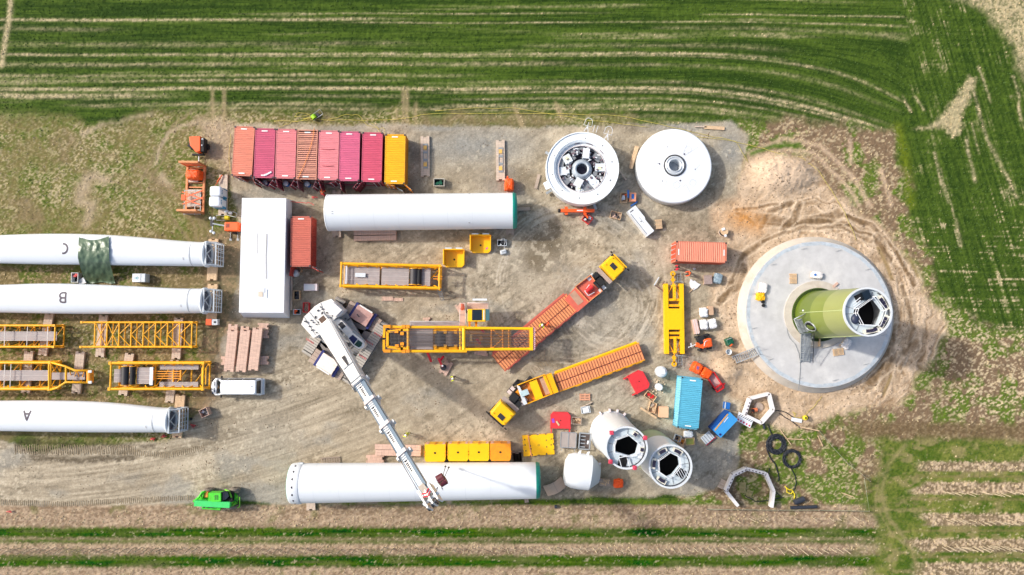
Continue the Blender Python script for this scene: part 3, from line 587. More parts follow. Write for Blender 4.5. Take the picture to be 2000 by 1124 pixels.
mat_board(415, 555, 411.5, 636, 19, .35, .33, 'timber mat under the root of blade B', GB, PINE)
mat_board(352, 771, 345, 855, 18.5, .35, .33, 'timber mat under the root of blade A', GB, PINE)
GT = 'timber mats under the long white tubes'
mat_board(657.5, 372, 657.5, 463.5, 17, .3, .28, 'timber mat sticking out under the left end of the upper tube', GT, WOODG)
mat_board(995.5, 372, 996, 459, 16, .3, .28, 'timber mat under the green capped end of the upper tube', GT, WOODG)
mat_board(607, 905, 607, 997, 17, .3, .28, 'timber mat under the drilled end of the lower tube', GT)
mat_board(1010, 884, 1018, 975, 17, .3, .28, 'timber mat under the green capped end of the lower tube', GT, WOODG)
GC = 'clamped timber mats on bare gravel by the containers'
for (x, y, lb) in [(830.2, 305.5, 'clamped timber mat nearest to the yellow container'), (977.3, 313, 'clamped timber mat above the upright orange bag')]:
    t = mat_board(x - .3, y - 39.5, x + .3, y + 39.5, 17.5, .3, .28, lb, GC, WOOD)
    for yy in (-1.25, 1.25): MB().box(yy * .85, .02, .33, .5, .42, .10).build('pad', mat('ochre_pad', (222, 178, 96), .7), t)
    c_ = MB()
    for yy in (-1.5, -.5, .5, 1.5): c_.box(yy * .95, .05, .31, .26, .55, .06)
    c_.box(0, .3, .33, 3.0, .05, .05); c_.box(0, -.2, .33, 3.0, .05, .05); c_.build('clamp', GREYP, t)
mat_board(436, 341, 434.5, 421, 17, .25, .22, 'timber mat under the two portable toilets', None, WOOD)
# plank walk along the container doors
mat_board(520, 362.5, 635, 364.5, 7, .2, .18, 'long plank along the open doors of the pink containers', None, WOODG, 'plank', cat='plank'); mat_board(638, 364.5, 752, 367, 6, .2, .18, 'long plank before the rose and crimson containers', None, WOODG, 'plank', cat='plank')
# stack of long timbers beside the van
GS = 'timbers of the big stack above the van'
for i, (x0, y0, x1, y1, wpx, zt, lb) in enumerate([
    (444, 655, 524, 653, 16, .55, 'upper cross timber of the timber stack above the van'), (432, 705, 524, 704, 17, .55, 'lower cross timber of the timber stack above the van'),
    (455, 634, 450, 700, 18, .9, 'left middle layer timber of the stack'), (478, 638, 476, 705, 16, .9, 'central middle layer timber of the stack'), (503, 637, 524, 638, 12, .9, 'short timber at the top right corner of the stack')]):
    mat_board(x0, y0, x1, y1, wpx, zt, .33, lb, GS, WOODR, 'timber', z=zt - .34, cat='timber')
for x0, y0, x1, y1, wpx, lb in [(454.5, 644.5, 446, 726, 19, 'left one of the three top timbers in the stack above the van'), (479, 644.5, 469.5, 727, 19, 'middle one of the three top timbers in the stack above the van'), (503, 640.5, 493.5, 724, 19, 'right one of the three top timbers in the stack above the van')]:
    mat_board(x0, y0, x1, y1, wpx, 1.3, .36, lb, GS, WOODR, 'timber', z=.92, cat='timber')
# lying beams
GL = 'loose timbers lying on the gravel'
for a in [(691, 455, 774, 454, 9.5, .5, .48, 'upper timber of the pair lying along the upper tube'), (691, 466, 774, 464.5, 9.5, .5, .48, 'lower timber of the pair lying along the upper tube'),
          (732, 873, 822, 875, 10, .7, .35, 'upper of two timbers under the crane boom'), (733, 884.5, 822, 886, 11, .7, .68, 'lower of two timbers under the crane boom'), (715, 898, 749, 896, 16, .4, .38, 'short timber lying under the crane boom')]:
    mat_board(*a, GL, WOODR, 'timber', cat='timber')
mat_board(1028, 974, 1029, 982, 8, .15, .13, 'small board below the green capped end of the lower tube', None, WOODG, 'board', cat='board')
# ---------------------------------------------------------------- white hall
def hall():
    ztop = 3.1; root = thing('storage_hall', 'long white sheeted hall roof beside the red container', 'hall', at(512, 500, 0), 0)
    tl, tr_, brc, blc = [Vector((*xy, 0)) for xy in loc2([(473.5, 388), (558, 388.5), (553.5, 610.5), (467.5, 610)], root, ztop)]
    w = MB(); w.prism(loc2([(480, 391), (570.5, 391.5), (566, 621.5), (476, 620.5)], root, 0), 0, ztop - .06, [(v.x, v.y) for v in (tl, tr_, brc, blc)]); w.build('wall', TARPW, root)
    mt, mb_ = (tl + tr_) / 2, (blc + brc) / 2; r_ = MB(); e = .05
    vs = [(tl.x - e, tl.y + e, ztop), (tr_.x + e, tr_.y + e, ztop), (brc.x + e, brc.y - e, ztop), (blc.x - e, blc.y - e, ztop), (mt.x, mt.y + e, ztop + .1), (mb_.x, mb_.y - e, ztop + .1)]
    vs += [(a, b_, c - .12) for a, b_, c in vs[:4]]
    r_.add(vs, [(0, 3, 5, 4), (1, 4, 5, 2), (0, 4, 1), (3, 2, 5), (0, 6, 9, 3), (1, 2, 8, 7), (0, 1, 7, 6), (3, 9, 8, 2)]); r_.build('roof', TARPW, root)
    sm_ = MB()
    for (a, b_) in [((521, 458), (519.5, 500)), ((519.5, 500), (520, 546))]:
        for k in range(22):
            x = a[0] + (b_[0] - a[0]) * k / 22; y = a[1] + (b_[1] - a[1]) * k / 22; q_ = L3(x, y, 3.2, root); sm_.box(q_.x, q_.y, 3.22, .11, .07, .03)
    for k in range(20):
        q_ = L3(503, 457 + k * 2, 3.2, root); sm_.box(q_.x, q_.y, 3.2, .05, .08, .03)
    sm_.build('lacing', mat('grey_lacing', (150, 146, 140), .8), root)
    v_ = MB(); q_ = L3(509, 575, 3.2, root); v_.box(q_.x, q_.y, 3.23, .55, .6, .03); v_.build('vent_patch', mat('beige_patch', (206, 194, 176), .7), root)
    v_ = MB(); q_ = L3(521, 574, 3.2, root); v_.box(q_.x, q_.y, 3.22, .09, 1.0, .03); v_.box(q_.x - .55, q_.y + .4, 3.22, .6, .6, .02); v_.build('window_strip', LGREY, root)
hall()
k = MB(); a = P(570.5, 540, .1); b_ = P(569.5, 606, .1); k.bar(a + Vector((0, 0, .1)), b_ + Vector((0, 0, .1)), .22, .2); tag(k.build('plank', WOOD), 'timber plank lying along the right wall of the white hall', 'plank')
# ---------------------------------------------------------------- rotor blades
def loft(mb, secs, n=40):
    """secs: x, yc, hy, zc, hz in local metres"""
    vs = []
    for (x, yc, hy, zc, hz) in secs:
        for i in range(n):
            t = 2 * math.pi * i / n; vs.append((x, yc + hy * math.cos(t), zc + hz * math.sin(t)))
    fs = []
    for j in range(len(secs) - 1):
        for i in range(n): fs.append((j * n + i, (j + 1) * n + i, (j + 1) * n + (i + 1) % n, j * n + (i + 1) % n))
    mb.add(vs, fs, True)
def blade(data, xr, letter, lx, ly, label):
    zc = 1.95; pr = P(xr, (data[0][1] + data[0][2]) / 2, zc); root = thing('turbine_blade', label, 'turbine blade', (pr.x, pr.y, 0), 0, 'white rotor blades lying at the left')
    secs = []
    for i, (x, ya, yb) in enumerate(data):
        a = P(x, ya, zc); b2 = P(x, yb, zc); hy = (a.y - b2.y) / 2; f = min(1, max(0, (data[0][0] - x) / 260)); hz = 1.46 * (1 - f) + f * min(1.15, hy * .62)
        secs.append((a.x - pr.x, (a.y + b2.y) / 2 - pr.y, hy, zc + f * .15, hz))
    sx = [s_[0] for s_ in secs][::-1]; dense = []
    arr = np.array(secs)[::-1]; xs = np.linspace(arr[0, 0], arr[-1, 0], 130)
    for x in xs:
        # smooth interpolation of the outline
        o = []
        for c_ in range(1, 5):
            kern = [np.interp(x + d, arr[:, 0], arr[:, c_]) for d in np.linspace(-1.6, 1.6, 7)] if x < arr[-1, 0] - 1.6 else [np.interp(x, arr[:, 0], arr[:, c_])]
            o.append(float(np.mean(kern)))
        dense.append((float(x), *o))
    m = MB(); loft(m, dense); m.build('blade_shell', WHITE2, root)
    # flange, hollow root and closing plate
    r0 = secs[0][2]; x0 = 0
    f_ = MB(); f_.lathe([(r0 - .28, x0 - .02), (r0 + .12, x0 - .02), (r0 + .14, x0 + .22), (r0 + .02, x0 + .30), (r0 - .28, x0 + .30)], 56, 'x', (0, 0, zc), closed=True); f_.build('root_flange', LGREY, root)
    h_ = MB(); h_.lathe([(0, x0 - .05), (r0 - .27, x0 - .05), (r0 - .27, x0 + .28)], 40, 'x', (0, 0, zc)); h_.build('root_hollow', mat('grey_root_recess', (92, 98, 112), .6), root)
    g_ = MB(); g_.lathe([(r0 + .012, -1.5), (r0 + .022, -1.46), (r0 + .012, -1.42)], 56, 'x', (0, 0, zc)); g_.build('seam', mat('seam_grey', (170, 174, 178), .6), root)
    # letter on the shell, built as strokes following the surface
    def surf(x, y):
        k = np.array(dense); yc = np.interp(x, k[:, 0], k[:, 1]); hy = np.interp(x, k[:, 0], k[:, 2]); z0 = np.interp(x, k[:, 0], k[:, 3]); hz = np.interp(x, k[:, 0], k[:, 4])
        return z0 + hz * math.sqrt(max(.01, 1 - ((y - yc) / hy) ** 2)) + .012
    c = P(lx, ly, 3.2) - root.location; S = 1.14; strokes = {'A': [[(-.36, -.5), (0, .5), (.36, -.5)], [(-.24, -.17), (.24, -.17)]],
        'B': [[(-.28, -.5), (-.28, .5), (.05, .5), (.22, .44), (.28, .28), (.22, .12), (.05, .04), (-.28, .04)], [(.05, .04), (.26, -.02), (.34, -.22), (.26, -.42), (.05, -.5), (-.28, -.5)]],
        'C': [[(.38 * math.cos(R(t)), .5 * math.sin(R(t))) if False else (.12 + .46 * math.cos(R(t)), .5 * math.sin(R(t))) for t in range(75, 290, 12)]]}[letter]
    tm = MB(); th_ = .095
    for st in strokes:
        pts = []
        for (a, b2), (c2, d2) in zip(st[:-1], st[1:]):
            for k in range(6): pts.append((a + (c2 - a) * k / 6, b2 + (d2 - b2) * k / 6))
        pts.append(st[-1]); vs = []
        for i, (a, b2) in enumerate(pts):
            q0 = pts[max(0, i - 1)]; q1 = pts[min(len(pts) - 1, i + 1)]; dx, dy = q1[0] - q0[0], q1[1] - q0[1]; L = math.hypot(dx, dy) or 1; nx, ny = -dy / L * th_, dx / L * th_
            for s_ in (-1, 1):
                X_ = c.x - (a + s_ * nx) * S; Y_ = c.y - (b2 + s_ * ny) * S; vs.append((X_, Y_, surf(X_, Y_)))
        tm.add(vs, [(2 * i, 2 * i + 1, 2 * i + 3, 2 * i + 2) for i in range(len(pts) - 1)])
    tm.build('letter', LETTER, root)
    mk = MB(); X_ = -2.2; 
    for k in range(3): y_ = -.55 - k * .1; mk.box(X_, y_, surf(X_, y_) + .0, .16, .05, .02)
    mk.build('marking', mat('faint_marking', (150, 150, 154), .6), root)
    # steel transport frame at the root
    fr = thing('transport_frame', 'grey steel transport frame bolted to the root of blade %s' % letter, 'steel frame', (pr.x, pr.y, 0), 0, 'steel frames at the blade roots')
    m = MB(); X0, X1, hw, zt = .45, 1.45, 1.35, 3.2
    for y in (-hw, hw):
        m.bar((X0, y, .36), (X0, y, zt), .14); m.bar((X1, y, .36), (X1, y, zt - .5), .12); m.bar((X0, y, .45), (X1, y, .45), .14); m.bar((X0, y, zt), (X1, y, zt - .5), .10)
    for z in (.45, zt): m.bar((X0, -hw, z), (X0, hw, z), .14)
    for z in (.45, zt - .5): m.bar((X1, -hw, z), (X1, hw, z), .12)
    for y in (-.7, -.25, .25, .7): m.bar((X1, y, .45), (X1, y, zt - .5), .06)
    for z in (1.2, 1.9): m.bar((X1, -hw, z), (X1, hw, z), .07); m.bar((X0, -hw, z), (X1, -hw, z), .07); m.bar((X0, hw, z), (X1, hw, z), .07)
    m.bar((X0, -hw, .5), (X0, .2, zt), .09); m.bar((X0, hw, .5), (X0, -.2, zt), .09); m.bar((X0, hw, zt), (X1, .4, .5), .07)
    m.build('frame', mat('light_galvanised', (196, 202, 206), .45, var=.1, scale=2), fr)
    return root
DC = [(403, 473.5, 520.5), (390, 473.3, 520.6), (351, 471, 520.2), (290, 465, 519.4), (220, 459.6, 518.6), (150, 457.2, 517.6), (80, 457.2, 517), (0, 460, 515), (-200, 468, 511), (-500, 477, 503), (-900, 484, 497), (-1250, 488, 491)]
DB = [(399, 564, 612), (388, 564, 612.3), (350, 564, 612.6), (290, 561, 613.2), (220, 557.4, 613.6), (150, 554.6, 613.6), (80, 554, 612.6), (0, 557, 611), (-200, 564, 606), (-500, 573, 598), (-900, 581, 592), (-1250, 585, 588)]
DA = [(332, 797, 845), (322, 796.8, 845), (300, 795, 844.8), (250, 789, 845), (200, 785, 844.8), (150, 783, 844.4), (80, 782, 843.2), (0, 782.4, 842), (-200, 790, 836), (-500, 800, 828), (-900, 808, 820), (-1250, 812, 816)]
blade(DC, 403, 'C', 126, 486, 'white rotor blade lettered C with the green tarp over it')
blade(DB, 399, 'B', 123, 581.5, 'white rotor blade lettered B, in the middle')
blade(DA, 332, 'A', 53, 812, 'white rotor blade lettered A, nearest the track')
# green tarp draped over blade C
def tarp():
    t = MB(); n, m = 36, 46; vs = []; rnd = np.random.RandomState(3)
    for j in range(m + 1):
        f = j / m
        for i in range(n + 1):
            g_ = i / n
            xl = 154 - 2 * math.sin(f * 3) + 14 * max(0, f - .45) * 1.6; xr = 212.5 + 1.5 * f + 22 * max(0, f - .5)
            x = xl + (xr - xl) * g_; y0 = 462 + 9 * math.sin(math.pi * g_) * (1 - g_ * .4) + (1.5 if g_ < .1 else 0); y1 = 553 + 1.5 * math.sin(g_ * 9)
            y = y0 + (y1 - y0) * f
            yy = (y - 487.5) / 30.5
            z = 2.1 + 1.22 * math.sqrt(max(0, 1 - min(1, yy * yy))) if yy < .8 else max(.05, 2.85 * (1 - ((y - 512) / 40)) ** 1.2 if y < 552 else .05)
            z = max(z, .06); z += .07 + .16 * (float(vn(np.array([x / 7.0 + y / 20]), np.array([y / 9.0 - x / 15]), 3)[0])) + .05 * float(vn(np.array([x / 2.5]), np.array([y / 3.0]), 5)[0])
            vs.append(tuple(P(x, y, z)))
    fs = [(j * (n + 1) + i, (j + 1) * (n + 1) + i, (j + 1) * (n + 1) + i + 1, j * (n + 1) + i + 1) for j in range(m) for i in range(n)]
    t.add(vs, fs, True); o = t.build('tarpaulin', mat('green_tarpaulin', (92, 112, 88), .32, var=.14, scale=1.2, bump=.5))
    tag(o, 'shiny dark green tarpaulin draped over blade C', 'tarpaulin')
tarp()
m_ = MB(); m_.prism([(x, y) for x, y in [tuple(P(a, b, .5).xy) for a, b in [(151, 549), (163, 542), (168, 553), (158, 556), (150, 552)]]], .3, .5); tag(m_.build('plastic_sheet', TARPW), 'crumpled white sheet beside the green tarpaulin and red box', 'sheet')
def crate(px, py, w, d, h, rz, label, m=PINE, inner=None, fill=None, cat='crate', name='wooden_crate', group=None, z=0, wall=.06, lid=None):
    t = thing(name, label, cat, at(px, py, h + z, z), rz, group); b = MB()
    for s_ in (-1, 1): b.box(s_ * (w / 2 - wall / 2), 0, h / 2, wall, d, h); b.box(0, s_ * (d / 2 - wall / 2), h / 2, w - 2 * wall, wall, h)
    b.build('side_board', m, t); MB().box(0, 0, .05, w - 2 * wall - .01, d - 2 * wall - .01, .06).build('base', inner or m, t)
    if fill:
        rnd = random.Random(int(px * 7 + py)); 
        for fm, cnt in fill:
            f_ = MB()
            for k in range(cnt): f_.box(rnd.uniform(-.3, .3) * w, rnd.uniform(-.3, .3) * d, h * rnd.uniform(.4, .8), w * rnd.uniform(.2, .42), d * rnd.uniform(.15, .35), .12, rz=rnd.uniform(0, 180))
            f_.build('contents', fm, t)
    if lid: MB().box(0, 0, h + .015, w, d, .03).build('lid', lid, t)
    return t
def pallet(px, py, rz, label, w=1.2, d=.8, h=.15, z=0, m=PINE, group='wooden pallets', name='pallet', n=6):
    t = thing(name, label, 'pallet', at(px, py, h + z, z), rz, group); b = MB()
    for i in range(n): b.box(0, -d / 2 + (i + .5) * d / n, h - .012, w, d / n * .68, .024)
    b.build('deck_board', m, t); c_ = MB()
    for x in (-1, 0, 1): c_.box(x * (w / 2 - .06), 0, h - .035, .12, d, .022); c_.box(x * (w / 2 - .06), 0, .012, .12, d, .022); [c_.box(x * (w / 2 - .06), y * (d / 2 - .07), h / 2 - .02, .12, .14, h * .5) for y in (-1, 0, 1)]
    c_.build('bearer', m, t); return t
def load(px, py, rz, w, d, h, label, m, box=True, name='wrapped_load', cat='load', strap=None, group='wrapped loads on pallets'):
    t = thing(name, label, cat, at(px, py, h + .14, 0), rz, group)
    p_ = MB(); [p_.box(0, -d / 2 + (i + .5) * d / 5, .12, w, d / 6, .03) for i in range(5)]; [p_.box(x * w * .42, 0, .05, .12, d, .1) for x in (-1, 0, 1)]; p_.build('pallet_base', PINE, t)
    b = MB()
    if box: b.box(0, 0, .14 + h / 2, w * .94, d * .94, h)
    else: b.soft(0, 0, .14, w * .96, d * .96, h, seed=int(px))
    b.build('cover', m, t)
    if strap: s_ = MB(); s_.box(w * .2, 0, .14 + h / 2, .05, d * .98, h + .03); s_.box(-w * .2, 0, .14 + h / 2, .05, d * .98, h + .03); s_.build('strap', strap, t)
    return t
t = crate(145.5, 542.5, .85, 1.2, .8, 0, 'crate with red sheet inside, beside the green tarpaulin', LGREY, BLACK, [(RED, 4)], name='crate')
t = thing('cool_box', 'white box with a small blue emblem between blades B and C', 'box', at(272, 543, 1.2), 0)
MB().box(-.05, 0, .6, 1.5, 1.05, 1.1).build('body', LGREY, t, bevel=.06); b = MB(); b.box(-.35, 0, 1.17, 1.0, 1.0, .05); b.build('lid', WHITE, t); b = MB(); b.disc((-.25, -.02), .08, .16, 1.2, 1.21, 16); b.box(-.52, -.02, 1.2, .06, .3, .01); b.build('emblem', mat('teal_print', (70, 150, 160), .6), t)
t = thing('barrier_box', 'red and white box below the root of blade B', 'box', at(413, 629.5, .7), 0); MB().box(-.35, 0, .35, .7, .75, .7).build('red_half', ORG, t); MB().box(.37, 0, .34, .68, .7, .66).build('white_half', LGREY, t); b = MB(); b.disc((.4, 0), 0, .14, .67, .72, 16); b.build('cap', STEELD, t)
# ---------------------------------------------------------------- yellow lattice sections
def tri_walk(mb, x0, x1, w, z): mb.box((x0 + x1) / 2, 0, z, x1 - x0, w, .05)
def lattice(px0, px1, pya, pyb, ztop, zbot, label, name='lattice_section', panels=6, brace='x', walkway=None, drums=(), m=YEL, over=(0, 0), posts=(), group='yellow lattice crane sections', chord=.13, topbrace=True, skew=0):
    """box lattice seen from above between two pixel columns and rows at the top chords"""
    a = P(px0, pya, ztop); b = P(px1, pyb, ztop); L = b.x - a.x; Wd = a.y - b.y - 2 * chord
    rz = 0; root = thing(name, label, 'lattice section', ((a.x + b.x) / 2, (a.y + b.y) / 2, zbot - chord), skew, group); zt = ztop - zbot + chord - chord; zb = chord
    h = L / 2; c = MB()
    for z in (zb, zt):
        for y in (-1, 1):
            e0, e1 = (over[0], over[1]) if z == zt else (over[0] * .6, over[1] * .6)
            cm = MB(); cm.tube((-h - e0, y * Wd / 2, z), (h + e1, y * Wd / 2, z), chord, 10)
            for x in (-h - e0 + .1, h + e1 - .1): cm.box(x, y * Wd / 2, z, .26, chord * 2.2, chord * 2.4)
            cm.build('chord', m, root)
    br = MB(); n = panels; dx = L / n; r = chord * .48
    for i in range(n):
        x0 = -h + i * dx; x1 = x0 + dx
        for y in ((-1, 1) if brace != 'x' else ()):
            br.tube((x0, y * Wd / 2, zb), ((x0 + x1) / 2, y * Wd / 2, zt), r, 6); br.tube(((x0 + x1) / 2, y * Wd / 2, zt), (x1, y * Wd / 2, zb), r, 6)
        for z in ((zt, zb) if topbrace and brace != 'x' else (zt,) if brace == 'x' else (zb,)):
            if brace == 'x' and i in (0, 1): br.tube((x0, -Wd / 2, z), (x1, Wd / 2, z), r, 6); br.tube((x0, Wd / 2, z), (x1, -Wd / 2, z), r, 6)
            elif brace in ('k', 'x'): br.tube((x0, 0, z), (x1, Wd / 2, z), r, 6); br.tube((x0, 0, z), (x1, -Wd / 2, z), r, 6)
            elif brace == 'w' and z == zb: br.tube((x0, -Wd / 2, z), (x1, Wd / 2, z), r, 6)
        for y in (-1, 1):
            if brace == 'w': br.tube((x0, y * Wd / 2, zt), (x0 + dx * .35, y * (Wd / 2 - .35), zt * .6), r, 6); br.tube((x0 + dx * .7, y * (Wd / 2 - .35), zt * .6), (x1, y * Wd / 2, zt), r, 6)
    br.build('brace', m, root); cr_ = MB()
    for i in range(n + 1):
        x = -h + i * dx; cr_ = MB()
        if brace != 'w' or i in (0, n): cr_.tube((x, -Wd / 2, zt), (x, Wd / 2, zt), r * 1.5, 8)
        cr_.tube((x, -Wd / 2, zb), (x, Wd / 2, zb), r * 1.3, 8)
        for y in (-1, 1): cr_.tube((x, y * Wd / 2, zb), (x, y * Wd / 2, zt), r * 1.2, 8)
        cr_.build('crossbar', m, root)
    if walkway:
        for (x0, x1, y0, y1) in walkway:
            X0 = -h + x0 * L; X1 = -h + x1 * L; Y0 = y0 * Wd / 2; Y1 = y1 * Wd / 2; g_ = MB(); g_.box((X0 + X1) / 2, (Y0 + Y1) / 2, zb + (zt - zb) * .62, X1 - X0, abs(Y1 - Y0), .05); wkk = g_.build('walkway', GRATE, root)
            r_ = MB(); k = max(2, int(abs(Y1 - Y0) / .45))
            for q_ in range(k + 1): yy = Y0 + (Y1 - Y0) * q_ / k; r_.box((X0 + X1) / 2, yy, zb + (zt - zb) * .62 + .05, X1 - X0, .035, .05)
            r_.build('seam_rail', mat('pale_rail', (202, 196, 190), .5), wkk)
    for (x, wd_, dm) in drums:
        d_ = MB(); X = -h + x * L; zz = zb + (zt - zb) * .72; d_.tube((X, -Wd * .36, zz), (X, Wd * .36, zz), wd_, 20)
        dd = d_.build('winch_drum', dm, root); e = MB(); [e.tube((X, y * Wd * .36 - .03, zz), (X, y * Wd * .36 + .03, zz), wd_ * 1.25, 20) for y in (-1, 1)]; e.build('drum_flange', m, dd)
    for x in posts:
        p_ = MB(); X = -h + x * L; p_.box(X, 0, zt - .02, .07, Wd, .06); p_.build('white_bar', mat('pale_rail', (202, 196, 190), .5), root)
    return root
ROPE = mat('wire_rope_winding', (66, 64, 66), .55, metal=.3, var=.3, scale=9, stretch=(1, 12, 1))
lattice(-40, 105, 634, 680, 2.35, .5, 'upper left lattice section with a grey walkway running through it', panels=5, brace='w', walkway=[(0, .98, .42, -.42)], posts=(.1, .33, .63, .9))
lattice(185, 373, 628, 680, 1.95, .5, 'empty X-braced lattice section with two long prongs at its left end', panels=8, brace='x', over=(1.7, .1), chord=.12)
t = lattice(-140, 96, 706, 763, 2.5, .5, 'straight body of the lattice jib lying at the left edge', name='jib_section', panels=6, brace='w', walkway=[(0, .95, .38, -.38)], posts=(.62, .67), chord=.17)
def jib_nose():
    root = thing('jib_nose', 'tapering nose of the lattice jib lying at the left edge', 'lattice section', P(140, 734, 0) + Vector((0, 0, .3)), 0, 'yellow lattice crane sections'); m = MB()
    T = lambda x, y, z: L3(x, y, z, root)
    up = [(96, 707), (128, 716), (146, 724), (178, 724)]; dn = [(96, 762), (112, 758), (128, 747), (178, 748)]
    for pts in (up, dn):
        for z in (2.4, .7):
            c_ = MB(); c_.path([T(x, y, z) for x, y in pts], .13, 8); c_.build('chord', YEL, root)
    for x, ya, yb in [(96, 707, 762), (129, 717, 747), (172, 724, 748)]: m.tube(T(x, ya, 2.4), T(x, yb, 2.4), .12, 8); m.tube(T(x, ya, .7), T(x, yb, .7), .09, 8)
    for (x0, y0, x1, y1) in [(98, 708, 112, 733), (98, 760, 112, 735), (108, 710, 122, 735), (135, 720, 142, 745), (150, 724, 142, 745), (150, 724, 158, 747), (165, 724, 158, 747)]: m.tube(T(x0, y0, 2.4), T(x1, y1, .9), .05, 6)
    m.each('brace', YEL, root); g_ = MB(); a = T(97, 729, 1.6); b = T(166, 741, 1.6); g_.box((a.x + b.x) / 2, (a.y + b.y) / 2, a.z, b.x - a.x, .85, .05); g_.build('walkway', GRATE, root)
    s_ = MB(); a = T(176, 724, 2.2); b = T(176, 748, 2.2); s_.tube(a, b, .38, 20); s_.build('sheave_drum', ORYEL, root); e = MB()
    for y in (726, 747): q_ = T(176, y, 2.55); e.box(q_.x, q_.y, q_.z, .4, .3, .15)
    e.build('end_lug', LGREY, root)
jib_nose()
t = lattice(216, 395, 707, 763, 2.5, .5, 'winch section of the lattice mast, left of the white van', panels=5, brace='w', walkway=[(.0, .08, .5, -.5), (.25, .42, .62, -.62), (.5, .92, .82, .50), (.5, .92, -.5, -.85)], drums=[(.13, .42, ROPE), (.21, .3, DARK)], over=(.2, .1), chord=.16)
h_ = MB(); h_.box(-6 + 5.5, 0, 2.35, .38, 2.1, .1); h_.build('white_panel', WHITE, t)
s_ = MB()
for k in range(4): s_.box(1.2, .55 - k * .28, 2.0, 3.3, .1, .12)
s_.box(-.35, .1, 2.0, .15, 1.2, .14); s_.box(2.8, .1, 2.0, .15, 1.2, .14); s_.build('hook_beam', ORYEL, t)
l_ = MB(); l_.bar((5.3, -1.0, 1.9), (5.3, 1.0, 1.9), .12); l_.bar((5.75, -1.0, 1.9), (5.75, 1.0, 1.9), .12); [l_.bar((5.3, y, 1.9), (5.75, y, 1.9), .08) for y in (-.8, -.2, .4)]; l_.build('end_ladder', YEL, t)
t = lattice(666, 858, 514.5, 563.5, 2.4, .4, 'lattice section with a black winch drum in the open yard', panels=5, brace='w', walkway=[(.02, .38, .78, -.78), (.40, .68, .78, -.78), (.80, .90, .78, -.78)], drums=[(.735, .5, ROPE), (.785, .32, DARK)], over=(.1, .1), chord=.17, skew=-1.4)
MB().box(-3.7, .05, 1.55, 1.25, .5, .06).build('label_plate', LGREY, t); d_ = MB(); d_.bar((-5.3, -1.1, 1.9), (-5.3, 1.1, 1.9), .1); d_.build('white_bar', WHITE, t)
f_ = MB(); f_.bar((5.7, .4, 1.5), (5.7, -.4, 1.5), .12); f_.bar((5.1, .1, 1.5), (6.2, .1, 1.5), .1); f_.bar((5.1, -.2, 1.5), (6.2, -.2, 1.5), .1); f_.build('end_ladder', ORYEL, t)
# ladder leaning on it
t = thing('ladder', 'light ladder leaning on the lattice section in the open yard', 'ladder', P(861, 577, 0), 0); m = MB(); a0 = L3(857, 563, 2.3, t); 
for dx in (-.22, .22): m.bar((a0.x + dx, a0.y, 2.3), (dx + .2, -.6, .02), .06)
t1 = m.build('rail', GALV, t); m = MB()
for k in range(8): f = k / 7; c_ = Vector((a0.x, a0.y, 2.3)) * (1 - f) + Vector((.2, -.6, .05)) * f; m.bar(c_ + Vector((-.22, 0, 0)), c_ + Vector((.22, 0, 0)), .04)
m.build('rung', GALV, t)
# ---------------------------------------------------------------- crane ballast
def tray(px, py, label, stain=None):
    h = 1.25; t = thing('ballast_tray', label, 'ballast frame', at(px, py + 2, .9), 0, 'open yellow ballast frames'); w, d = 2.55, 2.15
    poly = [(-w / 2, d / 2), (w / 2, d / 2), (w / 2, -d / 2 + .35), (w / 2 - .35, -d / 2), (-w / 2 + .3, -d / 2), (-w / 2, -d / 2 + .35)]
    MB().prism(poly, 0, .35).build('base_plate', YEL2, t)
    b = MB(); b.box(-w / 2 + .06, .1, .95, .12, d * .86, 1.2); b.build('side_wall', YEL2, t); b = MB(); b.box(w / 2 - .06, .1, .75, .12, d * .86, .8); b.build('side_wall', YEL2, t)
    MB().box(0, d / 2 - .05, .85, w - .2, .12, 1.0).build('end_wall', YEL2, t)
    b = MB(); b.box(-.65, d / 2 + .09, 1.3, .8, .16, .12); b.box(.65, d / 2 + .09, 1.3, .8, .16, .12); b.each('white_stripe_pad', LGREY, t)
    b = MB(); b.disc((0, -.12), 0, .12, .34, .36, 16); b.build('lifting_hole', BLACK, t)
    b = MB(); [b.box(x, y, 1.32, .22, .14, .12) for x in (-w / 2 + .06, w / 2 - .06) for y in (.95,)]; b.build('bracket', ORYEL, t)
    if stain: MB().box(.75, -.5, .356, .34, .18, .01, rz=40).build('spray_mark', mat('magenta_spray', (226, 90, 160), .6), t)
tray(886.5, 502.5, 'open yellow ballast frame nearer to the lattice section', None); tray(938.5, 474.5, 'open yellow ballast frame with a magenta spray mark, nearer to the tube', True)
def block(px, py, label, worn):
    h = 2.0; t = thing('ballast_block', label, 'ballast block', at(px, py, h), 0, 'yellow ballast blocks in a row behind the long tube'); w, d, c = 2.46, 2.05, .28
    poly = [(-w / 2, d / 2), (w / 2, d / 2), (w / 2, -d / 2 + c), (w / 2 - c * .6, -d / 2), (-w / 2 + c * .6, -d / 2), (-w / 2, -d / 2 + c)]
    b = MB()
    for k in range(4): b.prism(poly, k * .5, k * .5 + .485)
    b.build('slab', ORYEL if worn else YEL2, t)
    b = MB(); b.prism([(.16 * math.cos(i * math.pi / 3), .13 * math.sin(i * math.pi / 3)) for i in range(6)], 1.9, 2.0); b.build('lifting_hole', BLACK, t)
    b = MB(); [b.box(x * w / 2, y, 1.98, .14, .14, .08) for x in (-1, 1) for y in (-.25, .1)]; b.box(0, d / 2, 1.2, .16, .14, 1.7); b.build('lug', ORYEL, t)
    b = MB(); [b.box(x * (w / 2 - .25), d / 2 + .01, 1.1, .34, .03, 1.7) for x in (-1, 1)]; b.build('warning_stripe', mat('faded_pink_white', (236, 180, 160), .6, var=.3, scale=6), t)
